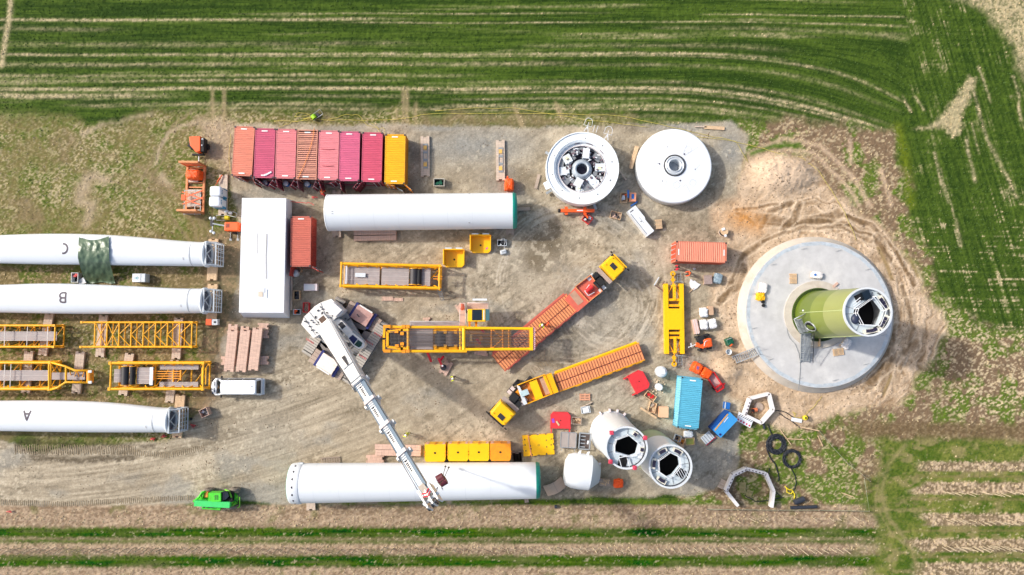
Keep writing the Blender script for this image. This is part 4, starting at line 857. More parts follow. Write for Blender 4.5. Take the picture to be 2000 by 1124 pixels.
block(849.7, 885.2, 'first ballast block of the row, next to the timbers', 0); block(894.5, 884.2, 'ballast block second from the timbers', 0); block(935.2, 883.8, 'ballast block second from the right end of its row', 0); block(977.3, 883.8, 'most worn ballast block, at the right end of its row', 1)
t = thing('ballast_plate', 'flat yellow ballast plate lying alone right of the blocks', 'ballast plate', at(1051.5, 869.5, .35), 4); w, d = 3.75, 2.5
poly = []
for (ax, ay, bx, by) in [(-w / 2, d / 2, w / 2, d / 2), (w / 2, d / 2, w / 2, -d / 2), (w / 2, -d / 2, -w / 2, -d / 2), (-w / 2, -d / 2, -w / 2, d / 2)]:
    dx, dy = bx - ax, by - ay; L = math.hypot(dx, dy); nx, ny = dy / L, -dx / L
    for f0, f1 in ((.22, .28), (.47, .55), (.74, .8)):
        poly += [(ax + dx * f0, ay + dy * f0), (ax + dx * f0 + nx * .1, ay + dy * f0 + ny * .1), (ax + dx * f1 + nx * .1, ay + dy * f1 + ny * .1), (ax + dx * f1, ay + dy * f1)]
    poly.append((bx, by))
b = MB(); b.prism(poly, 0, .35); b.build('plate', YEL2, t); b = MB(); [b.box(x, y, .352, .12, .16, .01) for x, y in [(-1.6, .75), (-1.6, .1), (-1.55, -.6), (-.95, -.05), (-.9, -.4), (1.0, .5), (1.0, -.3), (1.6, .6), (1.55, -.1), (-.8, -1.1), (.9, -1.1)]]; b.disc((.05, -.02), .1, .14, .35, .362, 6); b.build('slot', STEELD, t)
MB().box(-1.05, 0, .39, .12, 2.6, .08, rz=5).build('batten', mat('salmon_batten', (224, 150, 104), .7), t)
mat_board(1009.5, 883, 1011.5, 905, 17, .3, .28, 'short timber mat between ballast blocks and flat plate', None, WOODG, 'timber_pad')
# ---------------------------------------------------------------- tubes (tower sections lying down)
def towertube(x0, y0a, y0b, x1, y1a, y1b, label, holes=False):
    zc = 2.45; a = P(x0, (y0a + y0b) / 2, zc); b = P(x1, (y1a + y1b) / 2, zc); r0 = (P(x0, y0a, zc) - P(x0, y0b, zc)).length / 2; r1 = (P(x1, y1a, zc) - P(x1, y1b, zc)).length / 2
    L = (b - a).length; rz = math.degrees(math.atan2(b.y - a.y, b.x - a.x)); t = thing('tower_section', label, 'tower section', (a.x, a.y, 0), rz, 'white tower sections lying down'); z0, z1 = .3 + r0, .3 + r1
    m = MB(); n = 72; vs = []; K = 12
    for k in range(K + 1):
        f = k / K
        for i in range(n): q_ = 2 * math.pi * i / n; r = r0 + (r1 - r0) * f; vs.append((f * L, r * math.cos(q_), z0 + (z1 - z0) * f + r * math.sin(q_)))
    m.add(vs, [(k * n + i, (k + 1) * n + i, (k + 1) * n + (i + 1) % n, k * n + (i + 1) % n) for k in range(K) for i in range(n)], True); m.build('shell', WHITE2, t)
    sm = MB()
    for k in range(1, int(L / 2.9)): f = k * 2.9 / L; r = r0 + (r1 - r0) * f; zz = z0 + (z1 - z0) * f; sm.lathe([(r + .004, k * 2.9 - .03), (r + .010, k * 2.9), (r + .004, k * 2.9 + .03)], 64, 'x', (0, 0, zz))
    sm.each('weld_seam', mat('weld_seam_white', (217, 222, 226), .4, var=.03), t)
    c_ = MB(); c_.lathe([(0, L + .5), (r1 * .6, L + .5), (r1 * .96, L + .42), (r1 + .02, L + .1), (r1 + .02, L - .04)], 60, 'x', (0, 0, z1)); c_.build('end_cover', TEAL, t)
    if not holes:
        c_ = MB(); c_.lathe([(0, -.02), (r0, -.02)], 60, 'x', (0, 0, z0)); c_.lathe([(r0 - .2, -.03), (r0 + .02, -.03), (r0 + .02, .1)], 60, 'x', (0, 0, z0)); c_.build('end_flange', LGREY, t)
        s_ = MB()
        for xx, yy in ((1.0, -.2), (1.0, -.45), (17, -1.6), (17, 1.9)): zz = z0 + math.sqrt(max(0, (r0 - .05) ** 2 - yy * yy)); s_.box(xx, yy, zz + .02, .22, .12, .06)
        s_.build('fitting', mat('faint_marking', (150, 150, 154), .6), t)
    else:
        c_ = MB(); c_.lathe([(r0 - .35, -.15), (r0 - .02, -.15), (r0 + .02, .0), (r0 + .10, .9), (r0 + .02, 1.15)], 72, 'x', (0, 0, z0)); c_.build('base_collar', WHITE2, t)
        c_ = MB(); c_.lathe([(0, -.22), (r0 - .1, -.22), (r0 - .02, -.15), (r0 - .02, -.02)], 60, 'x', (0, 0, z0)); c_.build('end_cover', TEAL, t)
        h_ = MB()
        for k in range(7):
            q_ = R(90 - 66 + 22 * k); r = r0 + .06; h_.tube((.52, r * .985 * math.cos(q_), z0 + r * .985 * math.sin(q_)), (.54, (r + .03) * math.cos(q_), z0 + (r + .03) * math.sin(q_)), .13, 14)
        h_.build('drilled_hole', mat('hole_shadow_metal', (60, 50, 56), .6), t)
        u_ = MB(); u_.box(.95, r0 + .02, z0 + .3, .5, .25, .3); u_.build('lifting_lug', LGREY, t)
    return t
towertube(642, 381, 451.5, 1002, 377.5, 447, 'upper white tower section lying below the containers')
towertube(574, 905, 982.5, 1047, 903.5, 974, 'lower white tower section with drilled collar, under the boom tip', True)
# ---------------------------------------------------------------- portable toilets, flat rack, lighting trailer
for i, (x, y, lb) in enumerate([(421, 374, 'portable toilet with white roof and blue base, the upper of the two'), (419.5, 394, 'portable toilet with white roof and blue base, the lower of the two')]):
    t = thing('portable_toilet', lb, 'toilet', at(x, y, 2.3, .25), 0, 'portable toilets'); t.location.z = .25
    MB().box(0, 0, .55, 1.16, 1.16, 1.1).build('lower_wall', mat('toilet_blue', (44, 130, 170), .5), t); MB().box(0, 0, 1.55, 1.12, 1.12, .9).build('upper_wall', LGREY, t)
    b = MB(); b.soft(0, 0, 1.95, 1.3, 1.2, .28, seed=i, amp=.005); b.build('roof', WHITE, t); d_ = MB(); d_.box(.6, 0, 1.05, .03, .8, 1.9); d_.build('door', LGREY, t); v_ = MB(); [v_.box(.62, y_, 1.6, .02, .12, .3) for y_ in (-.2, 0, .2)]; v_.build('vent', mat('toilet_blue', (44, 130, 170), .5), t)
m = MB(); m.path([P(424, 356, .6), P(428, 350, .5), P(434, 342, .4)], .07, 6); m.path([P(421, 362, .5), P(431, 349, .4)], .04, 6); tag(m.build('orange_bar', ORG), 'orange steel bar lying above the portable toilets', 'bar')
def flatrack():
    t = thing('flat_rack', 'open orange flat rack container with its two end walls up', 'flat rack', at(381, 370.5, .35, .0), -.5); W, L = 2.35, 6.0
    f = MB(); [f.box(x * (W / 2 - .12), 0, .22, .24, L, .3) for x in (-1, 1)]; [f.box(0, -L / 2 + .3 + k * .6, .15, W - .3, .14, .2) for k in range(10)]; f.build('base_frame', RUSTO, t)
    w_ = MB(); w_.box(-.25, 1.7, .36, 1.2, 1.6, .05); w_.box(-.1, -1.1, .36, 1.6, 2.2, .05); w_.build('deck', WOOD, t)
    for sy, tilt in ((1, 14), (-1, -3)):
        e = MB(); e.box(0, sy * (L / 2 - .05), 1.4, W, .12, 2.1, rx=-tilt * 0); e.box(-W / 2 + .1, sy * (L / 2 - .05), 1.3, .2, .22, 2.4); e.box(W / 2 - .1, sy * (L / 2 - .05), 1.3, .2, .22, 2.4)
        e.box(0, sy * (L / 2 - .05), 2.45, W, .24, .16); e.build('end_wall', RUSTO, t)
flatrack()
t = thing('covered_generator', 'bright orange covered box at the upper end of the flat rack', 'covered box', at(375, 340, 1.5, .4), 0, 'orange tarp covered boxes'); t.location.z = .38; b = MB(); b.soft(0, 0, 0, 1.75, 1.15, 1.15, seed=4, amp=.02); b.build('cover', ORT, t)
t = thing('scissor_frame', 'orange and grey scissor frame lying on the flat rack', 'steel frame', at(376, 391, 1.1, .4), 0); t.location.z = .38; b = MB()
for (x0, y0, x1, y1) in [(-1.3, 1.0, 1.3, .1), (-1.3, .2, 1.3, 1.2), (-1.3, .2, 1.0, -.6), (-1.2, -.5, 1.3, .3)]: b.bar((x0, y0, .7), (x1, y1, .8), .13, .1)
b.box(-1.1, .3, .75, .5, .7, .12); b.build('arm', ORG, t); b = MB()
for y_ in (-1.7, -1.2, -.6, 1.2): b.bar((-1.1, y_, .5), (.9, y_, .5), .07)
for x_ in (-1.1, .2, .9): b.bar((x_, -1.8, .5), (x_, 1.3, .5), .07)
b.build('rack', GALV, t)
def trailer_box(px, py, rz, label, z=1.5, w=1.75, d=1.1):
    t = thing('generator_trailer', label, 'generator', at(px, py, z, 0), rz, None); b = MB(); b.box(0, 0, .95, w, d, 1.0); b.build('hood', ORG, t, bevel=.12)
    v = MB(); [v.box(-w / 2 + .25 + k * .12, .1, 1.46, .05, .5, .02) for k in range(4)]; v.build('vent', STEELD, t)
    c_ = MB(); c_.box(0, 0, .38, w + .3, .9, .1); c_.build('chassis', STEELD, t)
    for y_ in (-1, 1): w_ = MB(); w_.tube((0, y_ * (d / 2 + .02), .3), (0, y_ * (d / 2 + .2), .3), .3, 18); w_.build('wheel', DARK, t)
    return t
t = trailer_box(451.5, 442.5, 0, 'orange lighting trailer left of the white hall with its lamp mast folded out')
m = MB(); m.bar((-.9, .1, 1.3), (-2.3, .35, 1.4), .16); m.bar((-2.3, 1.0, 1.4), (-2.3, -.75, 1.4), .1); m.build('mast', GALV, t)
for (x, y) in ((-2.55, 1.0), (-2.1, 1.0), (-2.45, -.6), (-2.1, -.8)): l_ = MB(); l_.ball((x, y, 1.5), .19, .19, .12); l_.build('lamp', LGREY, t)
m = MB(); m.box(-2.4, .4, 1.35, .35, .7, .2); m.build('mast_head', STEELD, t)
m = MB(); [m.bar((x, y0, .15), (x, y1, .1), .07) for x, y0, y1 in ((.75, .5, 1.4), (-.6, -.5, -1.4), (.3, -.5, -1.4))]; [m.box(x, y, .03, .3, .3, .04) for x, y in ((.75, 1.4), (-.6, -1.4), (.3, -1.4))]; m.build('stabiliser_leg', GALV, t)
t = thing('hose_reel', 'yellow hose reel in a small frame by the lighting trailer', 'reel', at(437, 425.5, .5), 0); m = MB(); m.path([(-1.0, .3, .3), (-1.0, -.3, .3), (.1, -.3, .3), (.1, .3, .3)], .04, 6, True); m.build('frame', GALV, t); m = MB(); m.tube((.1, 0, .35), (.6, 0, .35), .28, 18); m.build('reel', mat('yellow_reel', (206, 190, 30), .5), t)
t = thing('gas_bottle_cart', 'pale bottle cart with a tube frame below the toilets', 'cart', at(446, 415.5, .8), -10); m = MB(); m.ball((-.4, .1, .4), .25, .25, .4); m.ball((.1, .0, .4), .22, .22, .38); m.build('bottle', LGREY, t); m = MB(); m.path([(-.2, -.3, .5), (.9, -.4, .5), (.95, .1, .5), (.4, .25, .5)], .04, 6, True); m.build('frame', GALV, t)
# compressor trailer in the weeds
t = thing('compressor_trailer', 'orange and black compressor trailer in the weeds left of the containers', 'compressor', at(382, 281, 1.5), 0); m = MB(); m.prism([(-.7, -.2), (-.85, .9), (.55, .95), (.6, -.9), (.1, -1.1)], .5, 1.5); m.build('hood', ORG, t, bevel=.08); m = MB(); m.box(.75, -.1, .9, .5, 1.7, 1.0); m.box(-.5, -.3, .95, 1.1, .5, .9, rz=-28); m.box(0, -1.15, .6, 1.5, .22, .4); m.build('engine_cover', DARK, t, bevel=.05)
for x_ in (-.95, 1.05): m = MB(); m.tube((x_ - .1, -.1, .35), (x_ + .1, -.1, .35), .35, 18); m.build('wheel', DARK, t)
m = MB(); m.bar((0, -1.2, .5), (.0, -2.5, .45), .12); m.box(.0, -2.5, .45, .2, .25, .2); m.build('drawbar', LGREY, t); m = MB(); m.ball((.85, .55, 1.5), .12, .12, .1); m.ball((.8, -.2, 1.5), .1, .1, .08); m.build('cap', LGREY, t)
# green crate of rope, orange bag, cable reels above the containers
crate(857.3, 356.3, 1.3, .95, .75, 0, 'pale crate holding dark green sheets right of the yellow container', mat('pale_crate_board', (196, 192, 180), .7), BLACK, [(DGRN, 5), (LGREY, 1)])
t = thing('covered_load', 'upright orange bag beside the right clamped timber mat', 'covered box', at(994.3, 359.5, 1.3), -2, 'orange tarp covered boxes'); b = MB(); b.soft(0, 0, 0, 1.1, 1.5, 1.3, seed=9, amp=.03); b.build('cover', ORT, t); b = MB(); b.ball((-.2, .85, 1.2), .14, .14, .2); b.build('tie', ORT, t)
t = thing('cable_reel', 'lime green cable reel in a steel frame above the containers', 'reel', at(616, 224, .7), 35); m = MB(); m.tube((-.35, -.25, .35), (-.35, .25, .35), .32, 20); m.build('drum', mat('lime_plastic', (150, 200, 20), .5), t); m = MB(); m.path([(-.6, -.35, .3), (.8, -.35, .4), (.8, .35, .4), (-.6, .35, .3)], .04, 6, True); m.build('frame', GALV, t); m = MB(); m.box(.1, 0, .2, .5, .4, .3); m.build('socket_box', STEELD, t)
CAB = mat('yellow_cable', (206, 190, 90), .6, var=.1)
def cable(name, pts, r, m, label, cat='cable', z=.05, sub=4, jit=.8, group=None):
    P_ = []; rnd = random.Random(len(label))
    for (x0, y0), (x1, y1) in zip(pts[:-1], pts[1:]):
        for k in range(sub): f = k / sub; P_.append((x0 + (x1 - x0) * f + (rnd.gauss(0, jit) if k else 0), y0 + (y1 - y0) * f + (rnd.gauss(0, jit) if k else 0)))
    P_.append(pts[-1]); m_ = MB(); m_.path([P(x, y, z + r) for x, y in P_], r, 5); return tag(m_.build(name, m), label, cat, group)
GY_ = 'yellow cables along the field edge'
cable('cable', [(535, 237), (600, 235), (690, 235), (770, 234), (840, 223), (960, 222), (1100, 222), (1210, 227), (1290, 243), (1370, 262), (1420, 272), (1480, 288), (1530, 303), (1570, 310), (1600, 335), (1650, 415), (1672, 470)], .024, CAB, 'long yellow cable running along the upper edge of the yard to the pad', group=GY_, z=.12)
cable('cable', [(545, 247), (560, 243), (580, 238), (618, 228)], .022, CAB, 'yellow cable from the salmon container to the lime reel', group=GY_, z=.12)
cable('cable', [(608, 222), (575, 228), (582, 221), (600, 222), (612, 230), (590, 231), (616, 230)], .022, CAB, 'tangled loops of yellow cable left of the lime reel', group=GY_, z=.12, jit=1.2)
cable('cable', [(640, 234), (675, 224), (700, 225), (717, 245), (735, 249), (742, 258), (751, 262)], .022, CAB, 'yellow cable looping down to the yellow container', group=GY_, z=.12)
cable('cable', [(726, 241), (740, 252), (748, 250), (755, 265)], .022, CAB, 'short yellow cable hanging beside the yellow container', group=GY_, z=.12)
cable('cable', [(850, 217), (930, 211), (1010, 212), (1090, 226), (1200, 240), (1270, 249)], .022, CAB, 'upper yellow cable crossing the ruts in the field edge', group=GY_, z=.12)
cable('cable', [(1350, 266), (1436, 276), (1462, 319)], .022, CAB, 'yellow cable branching down right of the plain white disc', group=GY_, z=.1)
cable('cable', [(450, 262), (447, 300), (450, 335), (456, 350)], .022, CAB, 'yellow cable down the left side of the salmon container', group=GY_, z=.1)
# ---------------------------------------------------------------- crawler telescopic crane
TRACK = mat('track_shoe_steel', (176, 170, 160), .7, var=.14, scale=2, dirt=((140, 128, 112), .5, 2))
CWHITE = mat('crane_white', (228, 226, 222), .38, var=.03, scale=.6, dirt=((200, 196, 188), .35, 1.2), coat=.15)
def crane():
    base = P(672, 667, 1.2); root = thing('crawler_crane', 'white crawler crane with its telescopic boom reaching over the lower tube', 'crane', (base.x, base.y, 0), 0)
    T = lambda x, y, z: L3(x, y, z, root)
    dv = (P(665, 585, 1.5) - P(597, 692, 1.5)); dv.z = 0; dv.normalize(); nv = Vector((dv.y, -dv.x, 0)); ra = math.degrees(math.atan2(dv.y, dv.x))
    for (a, b) in [((597, 693), (665, 584)), ((675, 748), (751, 631))]:
        p0 = T(*a, 1.35); p1 = T(*b, 1.35); c = (p0 + p1) / 2; L = (p1 - p0).length; W = 1.3
        prof = [(-L / 2, .55), (-L / 2 + .25, .12), (-L / 2 + .8, 0), (L / 2 - .8, 0), (L / 2 - .25, .12), (L / 2, .55), (L / 2, .85), (L / 2 - .3, 1.2), (L / 2 - .8, 1.32), (-L / 2 + .8, 1.32), (-L / 2 + .3, 1.2), (-L / 2, .85)]
        m = MB(); vs = []
        for s_ in (-W / 2 + .12, W / 2 - .12):
            for (u_, z) in prof: q = c + dv * u_ + nv * s_; vs.append((q.x, q.y, z * .96 + .02))
        k = len(prof); m.add(vs, [(i, (i + 1) % k, k + (i + 1) % k, k + i) for i in range(k)] + [tuple(range(k)), tuple(range(2 * k - 1, k - 1, -1))]); fr = m.build('track_frame', STEELD, root)
        sh = MB(); per = [Vector((prof[i][0], prof[i][1])) for i in range(k)]; tot = []
        n = int(L / .33)
        for i in range(n):
            u_ = -L / 2 + .45 + (L - .9) * (i + .5) / n; q = c + dv * u_; sh.box(q.x, q.y, 1.36, (L - .9) / n * .86, W, .1, rz=ra); sh.box(q.x, q.y, .03, (L - .9) / n * .86, W, .06, rz=ra)
        for e_ in (-1, 1):
            for (uu, zz, an) in ((L / 2 - .22, 1.22, 35), (L / 2 - .02, .95, 70), (L / 2, .6, 95), (L / 2 - .12, .25, 130)):
                q = c + dv * (uu * e_); sh.box(q.x, q.y, zz, .28, W, .09, rz=ra, ry=an * e_)
        sh.build('crawler_track', TRACK, root)
    # red white chevrons on the shoes
    ch = MB()
    for (x, y) in [(606, 667), (722, 670), (709, 698), (739, 655)]:
        for k in range(5): q = T(x, y, 1.45) + nv * (k * .22 - .5); ch.box(q.x, q.y, 1.43, .24, .1, .02, rz=ra + 30)
    ch.build('warning_stripe', mat('faded_red_stripe', (190, 90, 90), .6), root)
    cb = MB(); c = T(672, 667, 1.4)
    for s_ in (-1, 1):
        for o in (-2.0, 2.0): pass
    poly = lambda pts, z: loc2(pts, root, z)
    CB = mat('carbody_ribbed_grey', (128, 122, 118), .6, var=.12, scale=4, stretch=(1, 6, 1), dirt=((96, 90, 86), .5, 2))
    for pts in ([(638, 655), (621, 668), (637, 695), (662, 710), (684, 684)], [(668, 612), (655, 640), (690, 672), (718, 640), (690, 628)], [(615, 658), (641, 642), (660, 680), (636, 680)], [(694, 640), (730, 652), (712, 692), (676, 690)]):
        q_ = MB(); q_.prism(poly(pts, 1.2), .5, 1.2); q_.build('carbody_plate', CB, root)
    mc = MB(); rq = random.Random(8)
    for _ in range(22): q = T(rq.uniform(640, 700), rq.uniform(612, 690), 2.3); mc.box(q.x, q.y, 2.3, rq.uniform(.15, .6), rq.uniform(.08, .2), .12, rz=-50 + rq.choice((0, 90)))
    mc.build('deck_fitting', STEELD, root)
    rb = MB()
    for k in range(-5, 6):
        q0 = T(672, 667, 1.22) + dv * (k * .28) - nv * 3.0; q1 = q0 + nv * 6.0; rb.bar((q0.x, q0.y, 1.22), (q1.x, q1.y, 1.22), .07, .05)
    rb.build('carbody_rib', GREYP, root)
    # ballast fore and aft between the tracks
    for (x, y, top_) in [(706.5, 617, mat('rusty_ballast_top', (190, 150, 140), .6, var=.1, scale=1.2, dirt=((150, 70, 60), .8, 1.1))), (639, 711, mat('white_ballast_top', (240, 226, 214), .5, var=.06, scale=1.5, dirt=((200, 150, 120), .5, 1.6)))]:
        q = T(x, y, 2.0); q.z = 0; b_ = MB(); b_.box(q.x, q.y, 1.2, 1.75, 2.2, 1.5, rz=ra + 0); b_.build('carbody_ballast', top_, root)
        for s_ in (-1, 1): r_ = q + nv * s_ * 1.28; b_ = MB(); b_.box(r_.x, r_.y, 1.05, 2.1, .32, 1.3, rz=ra); b_.build('blue_bracket', NAVY, root)
        for s_ in (-1, 1): r_ = q + nv * s_ * 1.85; b_ = MB(); [b_.box(r_.x + dv.x * o, r_.y + dv.y * o, .9 + .0, .42, .8, .9, rz=ra) for o in (-.8, -.35, .1, .55)]; b_.build('step_block', mat('brown_grey_step', (176, 156, 140), .7, var=.12), root)
        l_ = MB(); r_ = q + dv * .95 * (1 if x > 680 else -1); l_.box(r_.x, r_.y, 2.0, .16, 1.8, .12, rz=ra); l_.build('top_lip', CWHITE, root)
    MB().disc((T(660, 655, 1.6).x, T(660, 655, 1.6).y), 0, 1.5, 1.2, 1.62, 40).build('slew_ring', STEELD, root)
    # superstructure
    deck = MB(); deck.prism(poly([(612, 650), (640, 606), (674, 606), (716, 676), (712, 682), (676, 668), (664, 662), (640, 676)], 2.2), 1.62, 2.2); deck.build('upper_deck', mat('deck_grey', (150, 148, 146), .6, var=.15, scale=3), root)
    cw = poly([(588, 634), (594, 619), (604, 609.5), (614, 599), (625.5, 591.5), (647, 584), (671.5, 606), (668, 613), (655, 622), (645, 634), (624, 654), (612, 661)], 3.7)
    c_ = MB()
    for k in range(5): c_.prism(cw, 1.7 + k * .4, 2.08 + k * .4)
    c_.build('counterweight', CWHITE, root, bevel=.04)
    jl = MB(); jl.bar(T(626, 592, 3.72), T(640, 628, 3.72), .05, .03); jl.bar(T(604, 610, 3.72), T(628, 640, 3.72), .05, .03); jl.bar(T(594, 620, 3.72), T(616, 655, 3.72), .04, .03); jl.bar(T(660, 595, 3.72), T(644, 628, 3.72), .05, .03); jl.build('panel_joint', GREYP, root)
    e = MB(); e.prism(poly([(640, 592), (650, 590), (668, 606), (655, 619), (642, 612), (634, 601)], 4.0), 3.7, 4.0); e.build('cooler_cover', mat('pale_cooler', (226, 222, 220), .5, var=.04), root)
    f = MB()
    for (x, y) in [(629, 612), (633, 616), (638, 611), (612, 630), (618, 634), (608, 626), (663, 610), (659, 615), (624, 640), (654, 604), (645, 622), (600, 630), (605, 638), (616, 620), (621, 607), (626, 600), (642, 598), (610, 645), (618, 650), (630, 604), (596, 628), (622, 629), (650, 615)]: q = T(x, y, 3.75); f.box(q.x, q.y, 3.78, random.uniform(.12, .35), .12, .14, rz=random.uniform(0, 90))
    f.build('small_fitting', STEELD, root)
    ho = MB(); q0 = T(631, 625, 4.1); ho.box(q0.x, q0.y, 3.95, 1.0, 1.05, .5, rz=-50); ho.build('hatch_frame', CWHITE, root); ho = MB(); ho.box(q0.x, q0.y, 4.21, .74, .76, .02, rz=-50); ho.build('hatch_opening', mat('brown_hatch', (96, 74, 60), .7, var=.3, scale=4), root)
    hd = MB(); hd.prism(poly([(650, 628), (661, 622), (668, 626), (690, 650), (682, 658), (676, 656)], 3.2), 2.2, 3.2); hd.build('engine_hood', CWHITE, root, bevel=.1)
    q = T(668, 636, 3.2); g = MB(); g.box(q.x, q.y, 3.215, .75, .55, .02, rz=-50); g.build('hood_window', STEELD, root)
    # cab with glass roof
    cab = MB(); cp = poly([(678, 656), (687, 649), (708, 665), (713, 674), (709, 680), (700, 682), (690, 676), (680, 663)], 3.6); cab.prism(cp, 2.0, 3.6); cb_ = cab.build('cab', CWHITE, root, bevel=.08)
    g = MB(); g.prism(poly([(681, 661), (689, 654.5), (698.5, 662.5), (690.5, 673)], 3.62), 3.58, 3.63); g.build('roof_window', mat('blue_glass', (26, 36, 84), .1, var=.25, scale=1.5), root)
    g = MB(); g.prism(poly([(692, 674), (699.5, 664), (708, 670), (706, 676), (701, 679)], 3.62), 3.58, 3.63); g.build('roof_window', mat('green_glass', (18, 64, 54), .1, var=.3, scale=1.5), root)
    w_ = MB(); w_.bar(T(690, 646, 3.1), T(712, 668, 3.1), .3, .25); w_.build('side_walkway', GREYP, root)
    # boom
    A = T(637, 637, 4.3); B = T(839, 968, 19.0); D = B - A; sdv = D.cross(Vector((0, 0, 1))).normalized()
    secs = [(.0, .40, 2.0, 1.40, 2.1), (.38, .505, 1.22, 1.22, 1.35), (.50, .645, 1.05, 1.05, 1.2), (.64, .80, .94, .94, 1.05), (.79, 1.0, .83, .83, .95)]
    GS_ = mat('boom_shade_and_stripe_grey', (92, 112, 130), .45, var=.05)
    for i, (t0, t1, w0, w1, h) in enumerate(secs):
        def pf(w, h): a = w / 2; b = h / 2; return [(-a * .8, b), (-a, b * .72), (-a, -b * .4), (-a * .6, -b), (a * .6, -b), (a, -b * .4), (a, b * .72), (a * .8, b)]
        m = MB(); m.beam(A + D * t0, A + D * t1, pf(w0, h if i else 1.5), False, pf(w1, h)); sec = m.build('boom_section', CWHITE, root)
        up = sdv.cross(D.normalized())
        if i:
            st = MB(); p0 = A + D * (t0 + .012) + up * (h / 2 + .012) - sdv * w0 * -.46; p1 = A + D * (t1 - .004) + up * (h / 2 + .012) + sdv * w0 * .46
            for sg, ww in ((1, .34), (-1, .1)):
                off = w0 * (.5 - ww / 2) * sg; q0 = A + D * (t0 + .012) + up * (h * .36) - sdv * off; q1 = A + D * (t1 - .002) + up * (h * .36) - sdv * off; st.bar(q0, q1, w0 * ww + .02, h * .31)
            st.build('shade_band', GS_, sec)  # grey bands put the shade of the boom flanks into the colour
            st = MB()
            for k in range(3): q = A + D * (t0 + .02 + k * .0105) + up * (h / 2 + .015); st.bar(q - sdv * w0 * .18, q + sdv * w0 * .42, .10, .03)
            st.build('stripe', GS_, sec)
            st = MB()
            for k in range(5): q = A + D * (t0 + .055 + k * .009) + up * (h / 2 + .015) + sdv * .12; st.bar(q - D.normalized() * .07, q + D.normalized() * .07, .30 - .03 * k, .03)
            q = A + D * (t0 + .045) + up * (h / 2 + .015); st.bar(q - sdv * .0, q + sdv * .24, .22, .03)
            st.build('lettering', INKC, sec)
            cl = MB(); c0 = A + D * (t0 + .002); cl.beam(c0 - D.normalized() * .18, c0 + D.normalized() * .22, pf(w0 + .42, h + .42)); cl.build('collar', mat('pinkish_collar', (214, 204, 200), .5, var=.08, scale=3), sec)
            cl = MB(); c0 = A + D * (t0 + .002) + sdv * (w0 / 2 + .34); cl.bar(c0 - sdv * .0 - D.normalized() * .1, c0 + D.normalized() * .25, .22, .5); c0 = A + D * (t0 + .002) - sdv * (w0 / 2 + .34); cl.bar(c0 - D.normalized() * .1, c0 + D.normalized() * .25, .22, .5); cl.build('guide_block', LGREY, sec)
        else:
            st = MB()
            for k in range(7): q = A + D * (.245 + k * .008) + up * (h / 2 + .0) + sdv * -.1; st.bar(q - D.normalized() * .08, q + D.normalized() * .08, .42 - .03 * k, .05)
            st.build('lettering', INKC, sec)
            st = MB(); q = A + D * .30 + up * (h / 2 - .02); st.bar(q - sdv * .6, q + sdv * .6, .1, .1); q = A + D * .385 + up * (h / 2 + .02); st.bar(q - sdv * .68, q + sdv * .68, .12, .14); st.build('weld_band', GREYP, sec)
    rp = MB(); up = sdv.cross(D.normalized()); rp.bar(A + D * .16 - sdv * -1.0 + up * .6, A + D * .42 + sdv * .85 + up * .6, .1); rp.path([A + D * t_ + sdv * (.62 - .12 * math.sin(t_ * 3)) + up * .45 for t_ in np.linspace(.42, .96, 12)], .035, 5); rp.build('hose_line', STEELD, root)
    r2 = MB(); r2.path([A + D * t_ + sdv * (-.95 + .45 * t_) * -1 + up * .5 for t_ in np.linspace(.1, .42, 8)], .05, 5); r2.build('cable_guide', GALV, root)
    lf = MB(); lf.tube(A + D * .05 + Vector((0, 0, -2.0)), A + D * .33 + up * -1.0, .22, 14); lf.build('lift_cylinder', GREYP, root)
    # head
    h_ = MB(); dn = D.normalized(); [h_.bar(B - dn * .9 + sdv * o, B + dn * 1.15 + sdv * o, .16, 1.1) for o in (-.62, 0, .62)]; h_.bar(B - dn * .9, B - dn * .1, 1.3, .9); h_.build('boom_head', CWHITE, root)
    h_ = MB(); q = B + dn * .2 - sdv * -.0; h_.bar(B + dn * .35 - sdv * 1.35, B + dn * .35 + sdv * .95, .3, .35); h_.bar(B - dn * .5 - sdv * 1.2, B + dn * .35 - sdv * 1.3, .2, .3); h_.build('head_beam', LGREY, root)
    cv = MB()
    for k in (0, .35):
        q = B + up * .57 - dn * (.35 - k); cv.bar(q - sdv * .42, q + dn * .28, .12, .03); cv.bar(q + sdv * .42, q + dn * .28, .12, .03)
    cv.build('red_chevron', CHEV, root)
    sv = MB()
    for o in (-.25, .25, .75): q = B + dn * .85 + sdv * o - up * .1; sv.tube(q - sdv * .08, q + sdv * .08, .36, 18)
    sv.build('sheave', STEELD, root)
    s2 = MB(); q = B - dn * .7 + up * .6; s2.bar(q - sdv * .3, q + sdv * .3, .8, .15); s2.build('winch_guard', mat('beige_guard', (196, 184, 168), .6), root)
    # hook block, hoist ropes and lifting chains
    hk = T(863.5, 936.5, 11.6); k_ = MB(); r_ = MB()
    hb = thing('hook_block', 'dark hook block hanging on ropes below the boom tip', 'hook block', root.location + hk, -50)
    b_ = MB(); b_.box(0, 0, .1, .95, .5, 1.1); b_.build('cheek_plate', mat('dark_purple_steel', (74, 56, 66), .5, metal=.3, var=.3, scale=5), hb)
    for o in (-.25, .0, .25): b_ = MB(); b_.tube((-.06 + o, -.36, .35), (.06 + o, .36, .35), .42, 18); b_.build('sheave', mat('dark_red_sheave', (96, 34, 44), .5), hb)
    b_ = MB(); b_.box(0, 0, -.75, .3, .3, .5); b_.path([(0, 0, -1.0), (.22, 0, -1.2), (.15, 0, -1.5), (-.15, 0, -1.45), (-.2, 0, -1.25)], .09, 8); b_.build('hook', STEELD, hb)
    tip = T(851, 962, 18.6)
    for o in (-.42, 0, .42): r_.tube(tip + sdv * o * 1.3, hk + Vector((o * .7, o * .6, .5)), .028, 5)
    r_.build('hoist_rope', STEELD, root)
